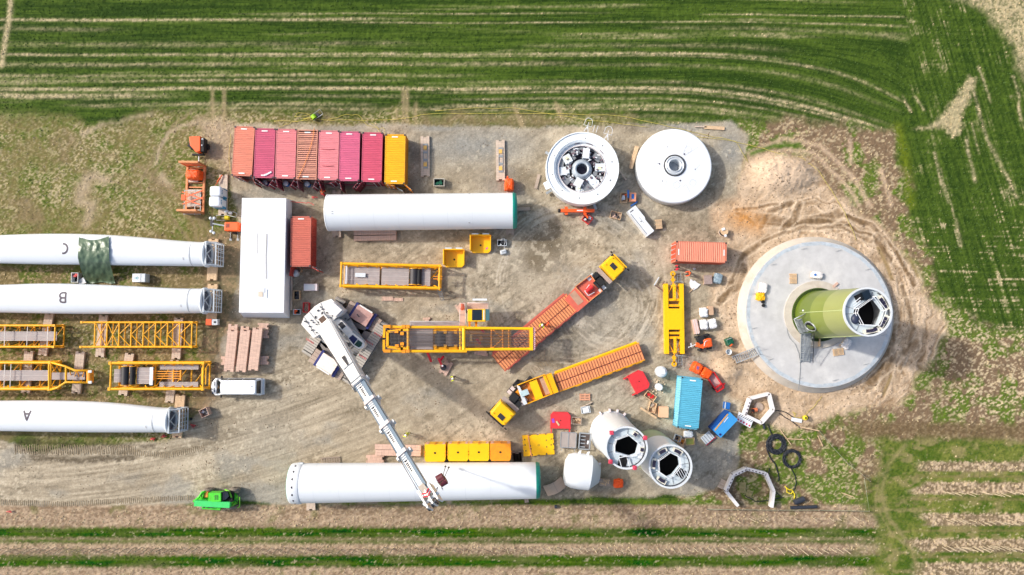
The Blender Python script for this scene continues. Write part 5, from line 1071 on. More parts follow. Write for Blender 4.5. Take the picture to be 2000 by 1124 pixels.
    for (x, y) in ((870, 911.5), (876.5, 913.5)):
        e_ = T(x, y, 5.1); c_ = MB(); c_.tube((hk - hk) + Vector((.1 if x > 873 else -.15, .1, -1.3)), (Matrix.Rotation(R(50), 3, 'Z') @ (e_ - hk)), .04, 6); q = Matrix.Rotation(R(50), 3, 'Z') @ (e_ - hk); c_.box(q.x, q.y, q.z, .16, .16, .25); c_.build('lifting_chain', STEELD, hb)
crane()
# small things in the shade of the hall
t = thing('tool_box', 'pale lidded box between the red container and the crane', 'box', at(606, 561.3, .75), 0); MB().box(0, 0, .36, 1.65, .85, .7).build('body', mat('pinkish_white', (226, 214, 216), .5, var=.05), t, bevel=.04); MB().box(-.1, 0, .73, 1.2, .65, .05).build('lid', LGREY, t)
crate(578.5, 577, .8, 1.15, .6, 2, 'wooden crate full of dark parts along the hall wall', PINE, BLACK, [(STEELD, 5)])
crate(579.5, 609.5, .9, .65, .4, 2, 'small pale crate with orange straps inside, below the hall', LGREY, BLACK, [(ORT, 4)], name='crate')
crate(597.5, 601, .75, 1.2, .6, 0, 'red topped crate next to the crane counterweight', RED, WOOD, [(mat('brown_parts', (150, 130, 116), .7), 4)], name='crate')
crate(582, 527.5, .7, .6, .6, 0, 'small wooden box below the red container door', PINE, WOOD)
t = thing('water_tank', 'pale grey tank standing between hall wall and red container', 'tank', at(574, 533, 1.0), 0); MB().lathe([(0, 0), (.45, 0), (.48, .4), (.45, .85), (.25, 1.0), (0, 1.02)], 20).build('body', LGREY, t); MB().disc((0, 0), 0, .15, 1.0, 1.1, 14).build('cap', GREYP, t)
# barrier tape bits
TAPE = mat('red_white_tape', (222, 84, 84), .5, var=.35, scale=14)
for i, (x, y, lb) in enumerate([(376, 832, 'knot of red and white barrier tape right of blade A frame'), (345, 851, 'red and white tape bundle on the mat below blade A'), (320, 852, 'small red and white tape loop under blade A'), (299, 857, 'larger red and white tape tangle left under blade A'), (20, 1000, 'red and white tape tangle at the far left road edge'), (612, 386, 'red and white tape end between hall and upper tube')]):
    m = MB(); rnd = random.Random(i + 5); pts = [P(x + rnd.gauss(0, 3.2), y + rnd.gauss(0, 1.9), .1 + .25 * rnd.random()) for _ in range(16)]; m.path(pts, .045, 4); tag(m.build('barrier_tape', TAPE), lb, 'barrier tape', 'scraps of red and white barrier tape')
cable('barrier_tape', [(568, 394), (590, 396), (606, 397), (614, 401)], .04, TAPE, 'red and white tape stretched from the hall corner', 'barrier tape', .9)
crate(398, 806.5, 1.0, 1.0, 1.0, 24, 'tilted reddish box with papers on top, right of blade A', WOODR, LGREY, [(WHITE, 3), (STEELD, 2)], name='crate')
b = MB(); b.disc((0, 0), 0, .16, 0, .05, 16); tag(b.build('cap', DARK), 'small black disc on the gravel beside blade A frame', 'cap').location = P(373.5, 818.5, .03)
# ---------------------------------------------------------------- white van
def van():
    root = thing('van', 'long white van parked facing left below the timber stack', 'van', P(461, 757, 0), 0); T = lambda x, y, z: L3(x, y, z, root)
    # body as stacked outlines in local metres, nose at -x
    L, W = 6.2, 2.05; ctr = (P(461, 756, 1.2) - root.location); cx, cy = ctr.x, ctr.y
    def outl(nx, bx, w, r=.5):
        return [(cx + nx + r, cy + w / 2), (cx + nx + .1, cy + w / 2 - r), (cx + nx, cy + .0), (cx + nx + .1, cy - w / 2 + r), (cx + nx + r, cy - w / 2), (cx + bx - .15, cy - w / 2), (cx + bx, cy - w / 2 + .15), (cx + bx, cy + w / 2 - .15), (cx + bx - .15, cy + w / 2)]
    lo = outl(-3.1, 3.05, W); b = MB(); b.prism(lo, .35, .95, outl(-3.1, 3.05, W)); b.prism(outl(-3.1, 3.05, W), .95, 1.12, outl(-2.75, 3.0, W - .05)); b.build('lower_body', WHITE2, root)
    b = MB(); b.prism(outl(-2.75, 3.0, W - .05), 1.12, 1.14); b.prism(outl(-2.3, 2.95, W - .08, .25), 1.14, 1.95, outl(-1.6, 2.7, W - .35, .2)); b.build('glasshouse', WHITE2, root)
    b = MB(); b.prism(outl(-1.6, 2.7, W - .35, .2), 1.95, 2.05, outl(-1.5, 2.6, W - .5, .2)); b.build('roof', WHITE2, root)
    g = MB(); g.add([(cx - 2.32, cy + .82, 1.18), (cx - 2.32, cy - .82, 1.18), (cx - 1.66, cy - .66, 1.93), (cx - 1.66, cy + .66, 1.93)], [(0, 1, 2, 3)]); g.add([(cx - 2.36, cy + .82, 1.2), (cx - 2.36, cy - .82, 1.2), (cx - 1.7, cy - .66, 1.95), (cx - 1.7, cy + .66, 1.95)], [(3, 2, 1, 0)]); g.build('windscreen', GLASS, root)
    g = MB(); g.add([(cx + 2.985, cy + .8, 1.2), (cx + 2.985, cy - .8, 1.2), (cx + 2.74, cy - .72, 1.93), (cx + 2.74, cy + .72, 1.93)], [(3, 2, 1, 0)]); g.build('rear_window', GLASS, root)
    for s_ in (-1, 1):
        g = MB(); y0 = cy + s_ * ((W - .08) / 2 + .015); y1 = cy + s_ * ((W - .35) / 2 + .02); fs = [(0, 1, 2, 3)] if s_ < 0 else [(3, 2, 1, 0)]
        for x0, x1 in ((-1.9, -.9), (-.8, .9), (1.0, 2.5)): g.add([(cx + x0, y0, 1.22), (cx + x1, y0, 1.22), (cx + x1, y1, 1.88), (cx + x0 + (.3 if x0 < -1.5 else 0), y1, 1.88)], fs)
        g.each('side_window', GLASS, root)
        mr_ = MB(); mr_.box(cx - 1.75, cy + s_ * (W / 2 + .14), 1.2, .16, .26, .2); mr_.build('mirror', DARK, root)
        for x in (-2.05, 1.9): w_ = MB(); w_.tube((cx + x, cy + s_ * (W / 2 - .26), .35), (cx + x, cy + s_ * (W / 2 - .02), .35), .35, 20); w_.build('wheel', DARK, root)
        h_ = MB(); h_.box(cx - 2.92, cy + s_ * .72, .88, .2, .35, .12); h_.build('headlight', GLASS, root)
    r_ = MB(); r_.box(cx + 3.14, cy, .6, .2, 1.9, .35); r_.build('rear_bumper', LGREY, root); a = MB(); a.box(cx + 2.2, cy + .1, 2.1, .1, .05, .1); a.build('antenna', DARK, root)
    b = MB(); [b.box(cx - 2.62, cy + y_, 1.17, .05, .5, .02, rz=8) for y_ in (-.4, .4)]; b.each('wiper', DARK, root)
van()
# ---------------------------------------------------------------- green telehandler
def telehandler():
    GR = mat('bright_green_paint', (72, 206, 46), .42, var=.16, scale=3, dirt=((110, 130, 60), .6, 2)); GR2 = mat('mint_green_paint', (70, 210, 110), .4, var=.08, scale=2)
    root = thing('telehandler', 'bright green telehandler at the lower road edge', 'telehandler', P(424, 975, 0), 0); T = lambda x, y, z: L3(x, y, z, root); pl = lambda pts, z: loc2(pts, root, z)
    b = MB(); b.prism(pl([(390, 966), (400, 963), (452, 963), (460, 970), (460, 986), (396, 986), (385, 980)], 1.2), .5, 1.2); b.build('chassis', GR, root)
    b = MB(); b.prism(pl([(407, 963.5), (431, 963), (431, 980), (407, 981)], 2.3), 1.2, 2.3); b.build('cab', GR, root); g = MB(); g.prism(pl([(431.5, 963), (444, 961), (447, 970), (441, 976), (431.5, 979)], 2.0), 1.2, 2.0); g.build('windscreen', GLASS, root)
    v = MB(); [v.box(*T(421 + a, 968.5 + 2.3 * k, 2.33).xy, 2.32, .16, .08, .02) for k in range(4) for a in (-.5, 3.5)]; v.build('roof_grille', STEELD, root)
    eb = MB(); eb.box(*T(440, 977, 1.8).xy, 1.45, 1.6, .5, .5); eb.box(*T(452, 968, 1.5).xy, 1.3, .5, .9, .3); eb.build('dark_recess', BLACK, root)
    hh = MB(); hh.path([T(432, 962, 2.35), T(445, 960, 1.9), T(456, 963, 1.5)], .05, 5); hh.path([T(448, 981, 2.0), T(460, 977, 1.5), T(466, 984, 1.2)], .05, 5); hh.build('hydraulic_hose', DARK, root)
    bm = MB(); bm.beam(T(381, 982.5, 2.1), T(450, 986, 1.9), [(-.33, -.3), (.33, -.3), (.33, .3), (-.33, .3)]); bm.build('boom', GR2, root); h = MB(); h.beam(T(396, 990, 1.3), T(432, 992.5, 1.2), [(-.2, -.3), (.2, -.3), (.2, .3), (-.2, .3)]); h.build('side_hood', GR, root)
    w_ = MB(); w_.box(*T(411, 990.5, 1.85).xy, 1.84, .5, .3, .04); w_.box(*T(398.5, 991, 1.85).xy, 1.84, .22, .22, .04); w_.build('panel_recess', STEELD, root)
    for (x, y) in ((408, 957.5), (459, 956.5), (400, 990), (452, 990)):
        q = T(x, y, .65); w_ = MB(); w_.lathe([(.2, -.22), (.58, -.2), (.65, -.1), (.65, .1), (.58, .2), (.2, .22)], 24, 'x', (0, 0, 0)); vs = [(q.x + v_[1], q.y + v_[0], .65 + v_[2]) for v_ in w_.v]; w2 = MB(); w2.add([(q.x + c_, q.y + a_, .65 + b_) for a_, b_, c_ in w_.v], w_.f, True); w2.build('wheel', mat('dusty_tyre', (128, 118, 106), .85, var=.15, scale=3), root)
    m = MB(); m.path([T(378, 980, 1.6), T(388, 972, 1.8), T(395, 962, 1.8), T(402, 960, 1.6)], .12, 8); m.path([T(398, 962, 1.7), T(395, 975, 1.7)], .09, 6); m.build('rear_guard', GR, root)
    m = MB(); m.path([T(440, 957, 1.2), T(448, 960, 1.6), T(452, 972, 1.6), T(455, 985, 1.3)], .1, 8); m.path([T(462, 972, 1.2), T(468, 971, 1.2), T(468, 990, 1.1), T(464, 992, 1.0)], .07, 6); m.path([T(452, 989, 1.5), T(462, 982, 1.2)], .1, 6); m.build('fork_carriage', mat('olive_green_paint', (120, 200, 50), .5), root)
    s_ = MB(); s_.box(*T(402, 966, 1.5).xy, 1.4, .5, .65, .4); s_.build('engine_part', mat('orange_tan', (222, 136, 60), .6), root); s_ = MB(); s_.box(*T(396, 968, 1.4).xy, 1.3, .3, .7, .3); s_.build('engine_bay', BLACK, root)
    s_ = MB(); s_.bar(T(440, 961, 1.5), T(447, 966, 1.5), .15); s_.build('red_hose', RED, root)
telehandler()
# ---------------------------------------------------------------- tower crane top in the middle of the yard
def slewing():
    root = thing('tower_crane_top', 'yellow crane winch frame with ropes, lattice tail and a cab on a side platform', 'crane', P(895, 662, 0), 0); T = lambda x, y, z: L3(x, y, z, root)
    Z1 = 3.6
    for y, yb in ((639.5, 641.5), (686.5, 682)):
        m = MB(); m.tube(T(760, y, Z1), T(912, y, Z1), .17, 10); m.build('side_beam', YEL, root)
    for y in (642.5, 682): m = MB(); m.tube(T(905, y - (1.5 if y < 660 else -1), Z1), T(1040, y, Z1), .17, 10); m.build('tail_chord', YEL2, root)
    fr = MB()
    for x in (752, 763, 797, 897, 908): pass
    m = MB(); m.tube(T(906, 641, Z1), T(906, 684, Z1), .24, 12); m.tube(T(899, 641, Z1), T(899, 684, Z1), .12, 8); m.build('cross_tube', YEL2, root)
    m = MB(); m.tube(T(797, 637, Z1), T(797, 687, Z1), .18, 10); m.build('cross_tube', YEL, root)
    # bracing of the tail
    m = MB()
    for x in (960, 982, 994): m.tube(T(x, 643, Z1 - .1), T(x, 682, Z1 - .1), .11, 8)
    m.tube(T(961, 643, Z1 - .1), T(981, 661, Z1 - .1), .08, 6); m.tube(T(961, 681, Z1 - .1), T(981, 663, Z1 - .1), .08, 6); m.tube(T(1032, 643, Z1 - .1), T(1032, 682, Z1 - .1), .06, 6); m.build('tail_brace', ORYEL, root)
    m = MB(); q0 = T(1037.5, 640, Z1); q1 = T(1037.5, 684.5, Z1); m.box(q0.x, (q0.y + q1.y) / 2, Z1, .42, q0.y - q1.y, .45); m.build('end_beam', YEL2, root)
    m = MB(); k = 12
    MB().box(T(1043, 662, Z1).x, T(1043, 662, Z1).y, Z1 - .06, .26, T(0, 640, Z1).y - T(0, 684, Z1).y, .35).build('white_board', WHITE, root)
    for i in range(k):
        y = 642 + i * 3.6; q = T(1043, y, Z1 + .12); s_ = 1 if i < k / 2 else -1; m.box(q.x, q.y, Z1 + .13, .30, .075, .02, rz=40 * s_)
    m.build('red_stripe', CHEV, root)
    # head frame at the left
    m = MB()
    for (x0, y0, x1, y1) in [(751, 638, 762, 638), (750, 686, 762, 686), (751, 638, 750, 660), (750, 664, 750, 686), (757, 648, 757, 678), (757, 648, 797, 644), (757, 678, 797, 682), (762, 638, 797, 640), (762, 686, 797, 685), (785, 640, 785, 652), (785, 672, 785, 686)]: m.bar(T(x0, y0, Z1), T(x1, y1, Z1), .28)
    m.build('head_frame', YEL, root)
    m = MB()
    for (x, y) in [(753, 638), (760, 638), (789, 638), (797, 638), (753, 686), (760, 686), (789, 687), (797, 686), (786, 652), (786, 672), (775, 648), (776, 676)]: q = T(x, y, Z1); m.box(q.x, q.y, Z1 + .1, .42, .35, .5)
    m.build('pulley_bracket', ORYEL, root)
    m = MB(); 
    for i in range(4): q = T(764 + i * 8.5, 662, 2.9); m.tube((q.x, T(0, 648, 2.9).y, 2.9), (q.x, T(0, 677, 2.9).y, 2.9), .28, 16)
    m.build('pulley_block', STEELD, root)
    # grey deck and drums
    m = MB(); a = T(800, 641, 3.0); b = T(845, 682.5, 3.0); n = 9
    for i in range(n): y = a.y + (b.y - a.y) * (i + .5) / n; m.box((a.x + b.x) / 2, y, 3.0 + .04 * (i % 2), b.x - a.x, abs(b.y - a.y) / n * .93, .08)
    m.build('deck', mat('pinkish_grey_deck', (178, 168, 166), .6, var=.1, scale=1.5), root)
    MB().box((a.x + b.x) / 2 + 3.9, (a.y + b.y) / 2, 1.0, 13.5, 2.3, .5).build('base_frame', mat('brown_yellow_base', (150, 104, 40), .6, var=.2), root)
    for (x, c_) in ((860, ROPE), (881, mat('tan_rope_winding', (120, 104, 96), .6, metal=.2, var=.2, scale=8, stretch=(1, 12, 1)))): d_ = MB(); d_.tube(T(x, 649, 2.6), T(x, 676, 2.6), .62, 28); d_.build('winch_drum', c_, root)
    m = MB()
    for x in (850, 870, 890): m.bar(T(x, 645, 3.0), T(x, 652, 3.0), .35, .5); m.bar(T(x, 674, 3.0), T(x, 681, 3.0), .35, .5)
    m.bar(T(848, 645, 2.9), T(896, 645, 2.9), .3); m.bar(T(848, 681, 2.9), T(896, 681, 2.9), .3); m.each('drum_mount', YEL, root)
    m = MB()
    for k in range(3): m.bar(T(899, 648 + k * 11, 3.4), T(906, 648 + k * 11, 3.4), .5, .3)
    m.build('cross_plate', ORYEL, root)
    ropes = MB()
    for i in range(11): y = 648 + i * 2.7; ropes.tube(T(762, y, Z1 + .15), T(1034, 647 + i * 3.0, Z1 + .1), .045, 5)
    ropes.build('rope', mat('grey_steel_rope', (96, 92, 92), .5, metal=.3, var=.1), root)
    m = MB(); m.box(T(919, 660, 3.2).x, T(919, 660, 3.2).y, 3.2, .4, .85, .3); m.path([T(914, 646, 3), T(919, 652, 3.1), T(916, 662, 3.1), T(912, 676, 3)], .08, 6); m.build('rope_guide', mat('tan_guide', (186, 150, 90), .6), root)
    # side walkway with railing
    wz = 2.6; m = MB(); a = T(800, 628, wz); b = T(897, 637, wz); m.box((a.x + b.x) / 2, (a.y + b.y) / 2, wz, b.x - a.x, a.y - b.y, .05); m.build('walkway', GRATE, root)
    m = MB(); a = T(897, 592, wz); b = T(909, 637, wz); m.box((a.x + b.x) / 2, (a.y + b.y) / 2, wz, b.x - a.x, a.y - b.y, .05); a = T(912, 591, wz); b = T(954, 604, wz); m.box((a.x + b.x) / 2, (a.y + b.y) / 2, wz, b.x - a.x, a.y - b.y, .05); m.build('platform', mat('pinkish_platform', (196, 164, 150), .7, var=.12, scale=1), root)
    r_ = MB(); RA = mat('light_railing', (222, 220, 216), .4)
    def rail(pts, z0):
        for hgt in (.55, 1.1): r_.path([T(x, y, z0 + hgt) for x, y in pts], .028, 5)
        for x, y in pts: r_.tube(T(x, y, z0), T(x, y, z0 + 1.1), .028, 5)
    rail([(802, 635), (801, 628), (832, 628), (863, 628), (894, 628)], wz); rail([(897, 636), (898, 614), (899, 593), (908, 593), (909, 614), (910, 634)], wz); rail([(915, 592), (953, 592), (953, 604)], wz); r_.build('railing', RA, root)
    m = MB(); a = T(923, 585.5, 3.6); b = T(951, 585.5, 3.6); m.box((a.x + b.x) / 2, a.y, 3.5, b.x - a.x, .22, .2); m.build('white_rail_beam', WHITE, root)
    # operator cab
    q = T(934, 617, 4.0); m = MB(); a = T(913.5, 604, 4.0); b = T(948, 628.5, 4.0); m.box((a.x + b.x) / 2, (a.y + b.y) / 2, 3.1, b.x - a.x, a.y - b.y, 1.8); m.build('cab', YEL2, root, bevel=.04)
    g = MB(); a = T(922, 605, 4.03); b = T(941, 626, 4.03); g.box((a.x + b.x) / 2, (a.y + b.y) / 2, 4.02, b.x - a.x, a.y - b.y, .05); g.build('roof_glass', GLASS, root); g = MB(); a = T(941, 604.5, 4.0); b = T(956, 626.5, 3.8); g.prism([(a.x, a.y), (b.x, a.y), (b.x, b.y), (a.x, b.y)], 2.4, 3.95); g.build('front_glass', mat('teal_glass', (74, 110, 116), .12, var=.1), root)
    g = MB(); g.bar(T(945, 606, 3.99), T(945, 625, 3.99), .12, .06); g.build('wiper_bar', LGREY, root)
    m = MB(); m.bar(T(930, 629, 2.5), T(930, 642, 2.8), .25); m.bar(T(917, 629, 2.5), T(917, 640, 2.8), .25); m.build('cab_bracket', ORYEL, root)
    m = MB(); m.ball(T(902.5, 600, 3.2), .35, .42, .4); m.build('orange_buoy', mat('faded_orange', (236, 120, 90), .5, var=.2, scale=4), root)
    # feet
    for (x, y) in ((768, 662), (846, 648), (846, 676), (905, 648), (905, 676)): q = T(x, y, 1.0); m = MB(); m.box(q.x, q.y, .55, .5, .5, 1.1); m.build('foot', STEELD, root)
    m = MB()
    for (x0, y0, x1, y1, z0, z1) in [(834, 687, 842, 706, 2.2, .6), (857, 701, 864, 716, 1.6, .6), (866, 697, 860, 705, 1.3, .9), (932, 664, 941, 676, 2.0, .6), (938, 640, 945, 650, 2.2, 2.0)]: m.bar(T(x0, y0, z0), T(x1, y1, z1), .26)
    m.each('red_jack_arm', mat('crimson_steel', (206, 30, 56), .45), root)
    for (x, y) in ((866, 718), (943, 677)): m = MB(); m.tube(T(x, y, .25), T(x, y, .6), .38, 18); m.build('jack_foot', STEELD, root)
    m = MB(); [m.tube(T(x, y, .4), T(x, y, 1.0), .12, 10) for x, y in ((864, 715), (941, 674))]; m.each('jack_ram', WHITE, root)
slewing()
for (x0, y0, x1, y1, wpx, lb) in [(864, 731, 878, 706, 17, 'square timber pad under the front jack of the yellow crane frame'), (927, 684, 953, 688, 17, 'timber pad under the rear jack, partly beneath the lattice tail'), (894, 594, 904, 612, 14, 'pinkish timber pad showing left of the cab platform'), (826, 627, 840, 626, 12, 'timber pad showing behind the side walkway')]:
    mat_board(x0, y0, x1, y1, wpx, .22, .2, lb, 'timber pads under the yellow crane frame', WOODR, 'timber_pad', cat='timber pad')
# ---------------------------------------------------------------- trucks and low loaders
def truck(px, py, dx, dy, tail, label, kind):
    """cab roof centre at the pixel, heading given in pixels"""
    zt = 3.3; h = math.degrees(math.atan2(-dy, dx)); root = thing('truck', label, 'truck', at(px, py, zt), h, 'heavy haulage trucks'); L = 2.25; W = 2.45
    m = MB(); m.prism([(-L / 2, -W / 2), (L / 2 - .25, -W / 2), (L / 2, -W / 2 + .3), (L / 2, W / 2 - .3), (L / 2 - .25, W / 2), (-L / 2, W / 2)], .9, 3.1, [(-L / 2 + .05, -W / 2 + .06), (L / 2 - .5, -W / 2 + .1), (L / 2 - .28, -W / 2 + .35), (L / 2 - .28, W / 2 - .35), (L / 2 - .5, W / 2 - .1), (-L / 2 + .05, W / 2 - .06)]); m.build('cab', YEL2, root, bevel=.06)
    m = MB(); m.box(-.15, 0, 3.16, 1.7, 2.1, .14); m.build('roof', YEL2, root, bevel=.05)
    m = MB(); m.box(.25 if kind else -.1, .1, 3.26, .55, .8, .08); m.build('roof_hatch', STEELD, root)
    m = MB(); m.add([(L / 2 + .01, -1.05, 1.9), (L / 2 + .01, 1.05, 1.9), (L / 2 - .22, .95, 2.9), (L / 2 - .22, -.95, 2.9)], [(0, 1, 2, 3)]); m.build('windscreen', GLASS, root)
    m = MB(); m.box(L / 2 + .05, 0, .75, .25, 2.45, .5); m.build('bumper', DARK, root); m = MB(); [m.box(L / 2 - .1, y, 2.5, .12, .3, .5) for y in (-1.45, 1.45)]; m.each('mirror', DARK, root)
    m = MB(); [m.ball((x, y, 3.3), .08, .08, .08) for x, y in ((.5, .85), (.5, -.85), (-.6, .85))]; m.each('roof_lamp', ORYEL, root)
    m = MB(); m.box(-L / 2 - tail / 2, 0, .85, tail, .9, .35); m.build('chassis', STEELD, root)
    m = MB(); m.box(-L / 2 - .35, 0, 1.9, .5, 2.35, .1); m.box(-L / 2 - .35, .6, 1.4, .5, .8, .9); m.build('rear_platform', mat('brownish_grey_plate', (160, 146, 140), .6), root)
    m = MB(); m.box(-L / 2 - 1.2, -.2, 1.5, .9, .9, .7); m.box(-L / 2 - 1.0, .75, 1.4, .6, .6, .5); m.build('battery_box', DARK, root)
    m = MB(); [m.box(-L / 2 - 1.3 - .55 * k, y, 1.2, .42, .5, .5) for k in range(2) for y in (-1.0, 1.0)]; m.each('tank', LGREY if not kind else mat('cream_box', (222, 204, 196), .5), root)
    m = MB(); m.box(-L / 2 - 2.2, 0, 1.15, .9, .9, .15); m.build('fifth_wheel', ORYEL, root)
    for x in (.35, -L / 2 - 1.5, -L / 2 - 2.6):
        for s_ in (-1, 1): m = MB(); m.tube((x, s_ * 1.0, .52), (x, s_ * 1.27, .52), .52, 22); m.build('wheel', DARK, root)
    m = MB(); m.box(L / 2 - .15, 0, 3.0, .12, 2.2, .2); m.build('sun_visor', DARK if kind else YEL2, root)
    return root
truck(1200.5, 520.5, 27, -25.5, 4.1, 'truck with yellow cab pointing to the upper right, coupled to the orange bed trailer', 0)
truck(980.5, 810.5, -24.5, 27.5, 4.4, 'truck with yellow cab pointing down to the left, coupled to the yellow trailer', 1)
def loader(pa, pb, wpx, goose, label, mb_, mf, rail_side, deck=1.0, tray=None):
    """flat bed from pa (open end) to pb (gooseneck side)"""
    a = P(*pa, deck); b = P(*pb, deck); L = (b - a).length; h = math.degrees(math.atan2(b.y - a.y, b.x - a.x)); W = wpx * (CAM_H - deck) / F
    root = thing('low_loader_trailer', label, 'trailer', (a.x, a.y, 0), h, 'low loader trailers'); m = MB()
    for y in (-1, 1): m.box(L / 2, y * (W / 2 - .12), deck - .25, L, .24, .4)
    m.box(L / 2, 0, deck - .3, L, .5, .35); m.build('bed_frame', mf, root); m = MB(); n = int(L / .34)
    for i in range(n):
        x = .2 + (L - .4) * i / (n - 1)
        for y in (-1, 1): m.box(x, y * W * .24, deck - .03 + random.uniform(-.01, .02), .24, W * .42, .07)
    m.build('bed_slat', mb_, root); m = MB(); m.box(L / 2, 0, deck - .06, L, W - .3, .05); m.build('bed_plate', mat('rust_shade_plate', (150, 80, 56), .7, var=.3, scale=3), root)
    m = MB(); n = int(L / .5); [m.box(.3 + (L - .6) * i / (n - 1), 0, deck + .02, .09, .12, .03) for i in range(n)]; m.each('centre_hole', BLACK, root)
    m = MB(); s_ = rail_side; m.box(L / 2, s_ * (W / 2 + .12), deck - .08, L * .96, .22, .2); m.build('side_rail', mf if tray else YEL2, root)
    m = MB(); [m.box(.8 + k * 1.3, -s_ * (W / 2 + .06), deck - .2, .8, .1, .12) for k in range(int(L / 1.4))]; m.each('outrigger', mf, root)
    for k in range(int(L / 1.7)):
        if k < 6:
            for y in (-1, 1): w_ = MB(); w_.tube((1.2 + k * 1.5, y * (W / 2 - .4), .4), (1.2 + k * 1.5, y * (W / 2 - .1), .4), .4, 18); w_.build('wheel', DARK, root)
    return root, L, W
# upper trailer, orange
r1, L1, W1 = loader((973, 710.5), (1119, 589), 41, None, 'long orange bed trailer behind the truck pointing to the upper right', RUSTO, mat('red_trailer_steel', (206, 100, 80), .5, var=.12, scale=2, dirt=((176, 80, 64), .5, 2)), 1, 1.0, True)
REDTR = MATS['red_trailer_steel']
def inloc(root, pts, z):
    a = root.rotation_euler.z; M_ = Matrix.Rotation(-a, 3, 'Z'); return [M_ @ (P(x, y, z) - root.location) for x, y in pts]
def quad(root, pts, z0, z1, name, m, inset=0):
    q = inloc(root, pts, z1); b = MB(); b.prism([(v.x, v.y) for v in q], z0, z1); return b.build(name, m, root)
quad(r1, [(1110, 590), (1124, 561), (1150, 591), (1128, 610)], 1.0, 1.5, 'gooseneck', REDTR); quad(r1, [(1103, 585), (1124, 561), (1150.5, 591), (1127, 609)], .8, 1.35, 'gooseneck_base', REDTR)
quad(r1, [(1112, 576), (1122, 567), (1140, 589), (1129, 597)], 1.48, 1.53, 'tread_plate', mat('sandy_tread_plate', (176, 140, 116), .7, var=.15, scale=2)); quad(r1, [(1153.5, 537.5), (1176.5, 568.5), (1150, 590), (1123.5, 560.5)], 1.3, 1.42, 'front_tray', REDTR)
def trayrim(root, pts, z0, z1, m):
    q = inloc(root, pts, z1); b = MB()
    for i in range(len(q)): a_, b_ = q[i], q[(i + 1) % len(q)]; b.bar((a_.x, a_.y, (z0 + z1) / 2), (b_.x, b_.y, (z0 + z1) / 2), .09, z1 - z0)
    b.build('tray_rim', m, root)
trayrim(r1, [(1153.5, 537.5), (1176.5, 568.5), (1150, 590), (1123.5, 560.5)], 1.4, 1.75, RUSTO)
q = inloc(r1, [(1157, 560), (1146, 570), (1160, 551), (1172, 563)], 1.8); b = MB(); b.tube(q[0], q[1], .3, 16); b.build('red_cylinder', RED, r1); b = MB(); b.tube(q[2], q[3], .2, 14); b.build('air_tank', DARK, r1)
q = inloc(r1, [(1142, 569), (1149, 578), (1151, 556), (1161, 571)], 1.7); b = MB(); b.bar(q[0], q[1], .08); b.bar(q[1], q[3], .08); b.bar(q[0], q[2], .08); b.build('winch_frame', LGREY, r1)
# lower trailer, yellow with orange slats
r2, L2_, W2 = loader((1254, 686.5), (1087, 748.5), 37, None, 'yellow framed trailer with orange slats behind the truck pointing down left', RUSTO, YEL, -1, 1.0)
quad(r2, [(1060, 735), (1077, 729), (1091, 766), (1076, 772)], .8, 1.6, 'gooseneck', YEL); quad(r2, [(1011, 755), (1066, 733), (1079.5, 770), (1025.5, 791)], 1.0, 1.1, 'front_tray', mat('shaded_orange_tray', (226, 140, 50), .6, var=.15)); quad(r2, [(1033, 747), (1048, 741.5), (1061, 776), (1046, 781)], 1.1, 1.5, 'yellow_cover', YEL2); quad(r2, [(1053, 739.5), (1065, 735), (1077, 768), (1066, 772)], 1.1, 1.4, 'tread_plate', mat('sandy_tread_plate', (176, 140, 116), .7))
trayrim(r2, [(1009.6, 753.4), (1064, 732), (1079, 769.5), (1024.7, 791.2)], 1.1, 1.7, YEL); quad(r2, [(1009, 752.5), (1015, 755), (1030, 789), (1023, 792)], 1.1, 1.75, 'grey_bulkhead', LGREY)
quad(r2, [(1015, 766), (1030, 760), (1034, 770), (1019, 776)], 1.4, 1.9, 'winch_box', mat('pale_blue_grey', (180, 204, 208), .5)); q = inloc(r2, [(1017, 757), (1023, 753), (1036, 782), (1029, 771), (1060, 775)], 1.3); b = MB(); [b.tube((v.x, v.y, 1.15), (v.x, v.y, 1.4), .22, 14) for v in q]; b.each('valve', mat('brown_valve', (110, 66, 30), .6), r2)
b = MB(); q = inloc(r2, [(1034, 738), (1049, 742), (1028, 747)], 1.2); b.prism([(v.x, v.y) for v in q], .9, 1.2); b.build('mudguard', DARK, r2)
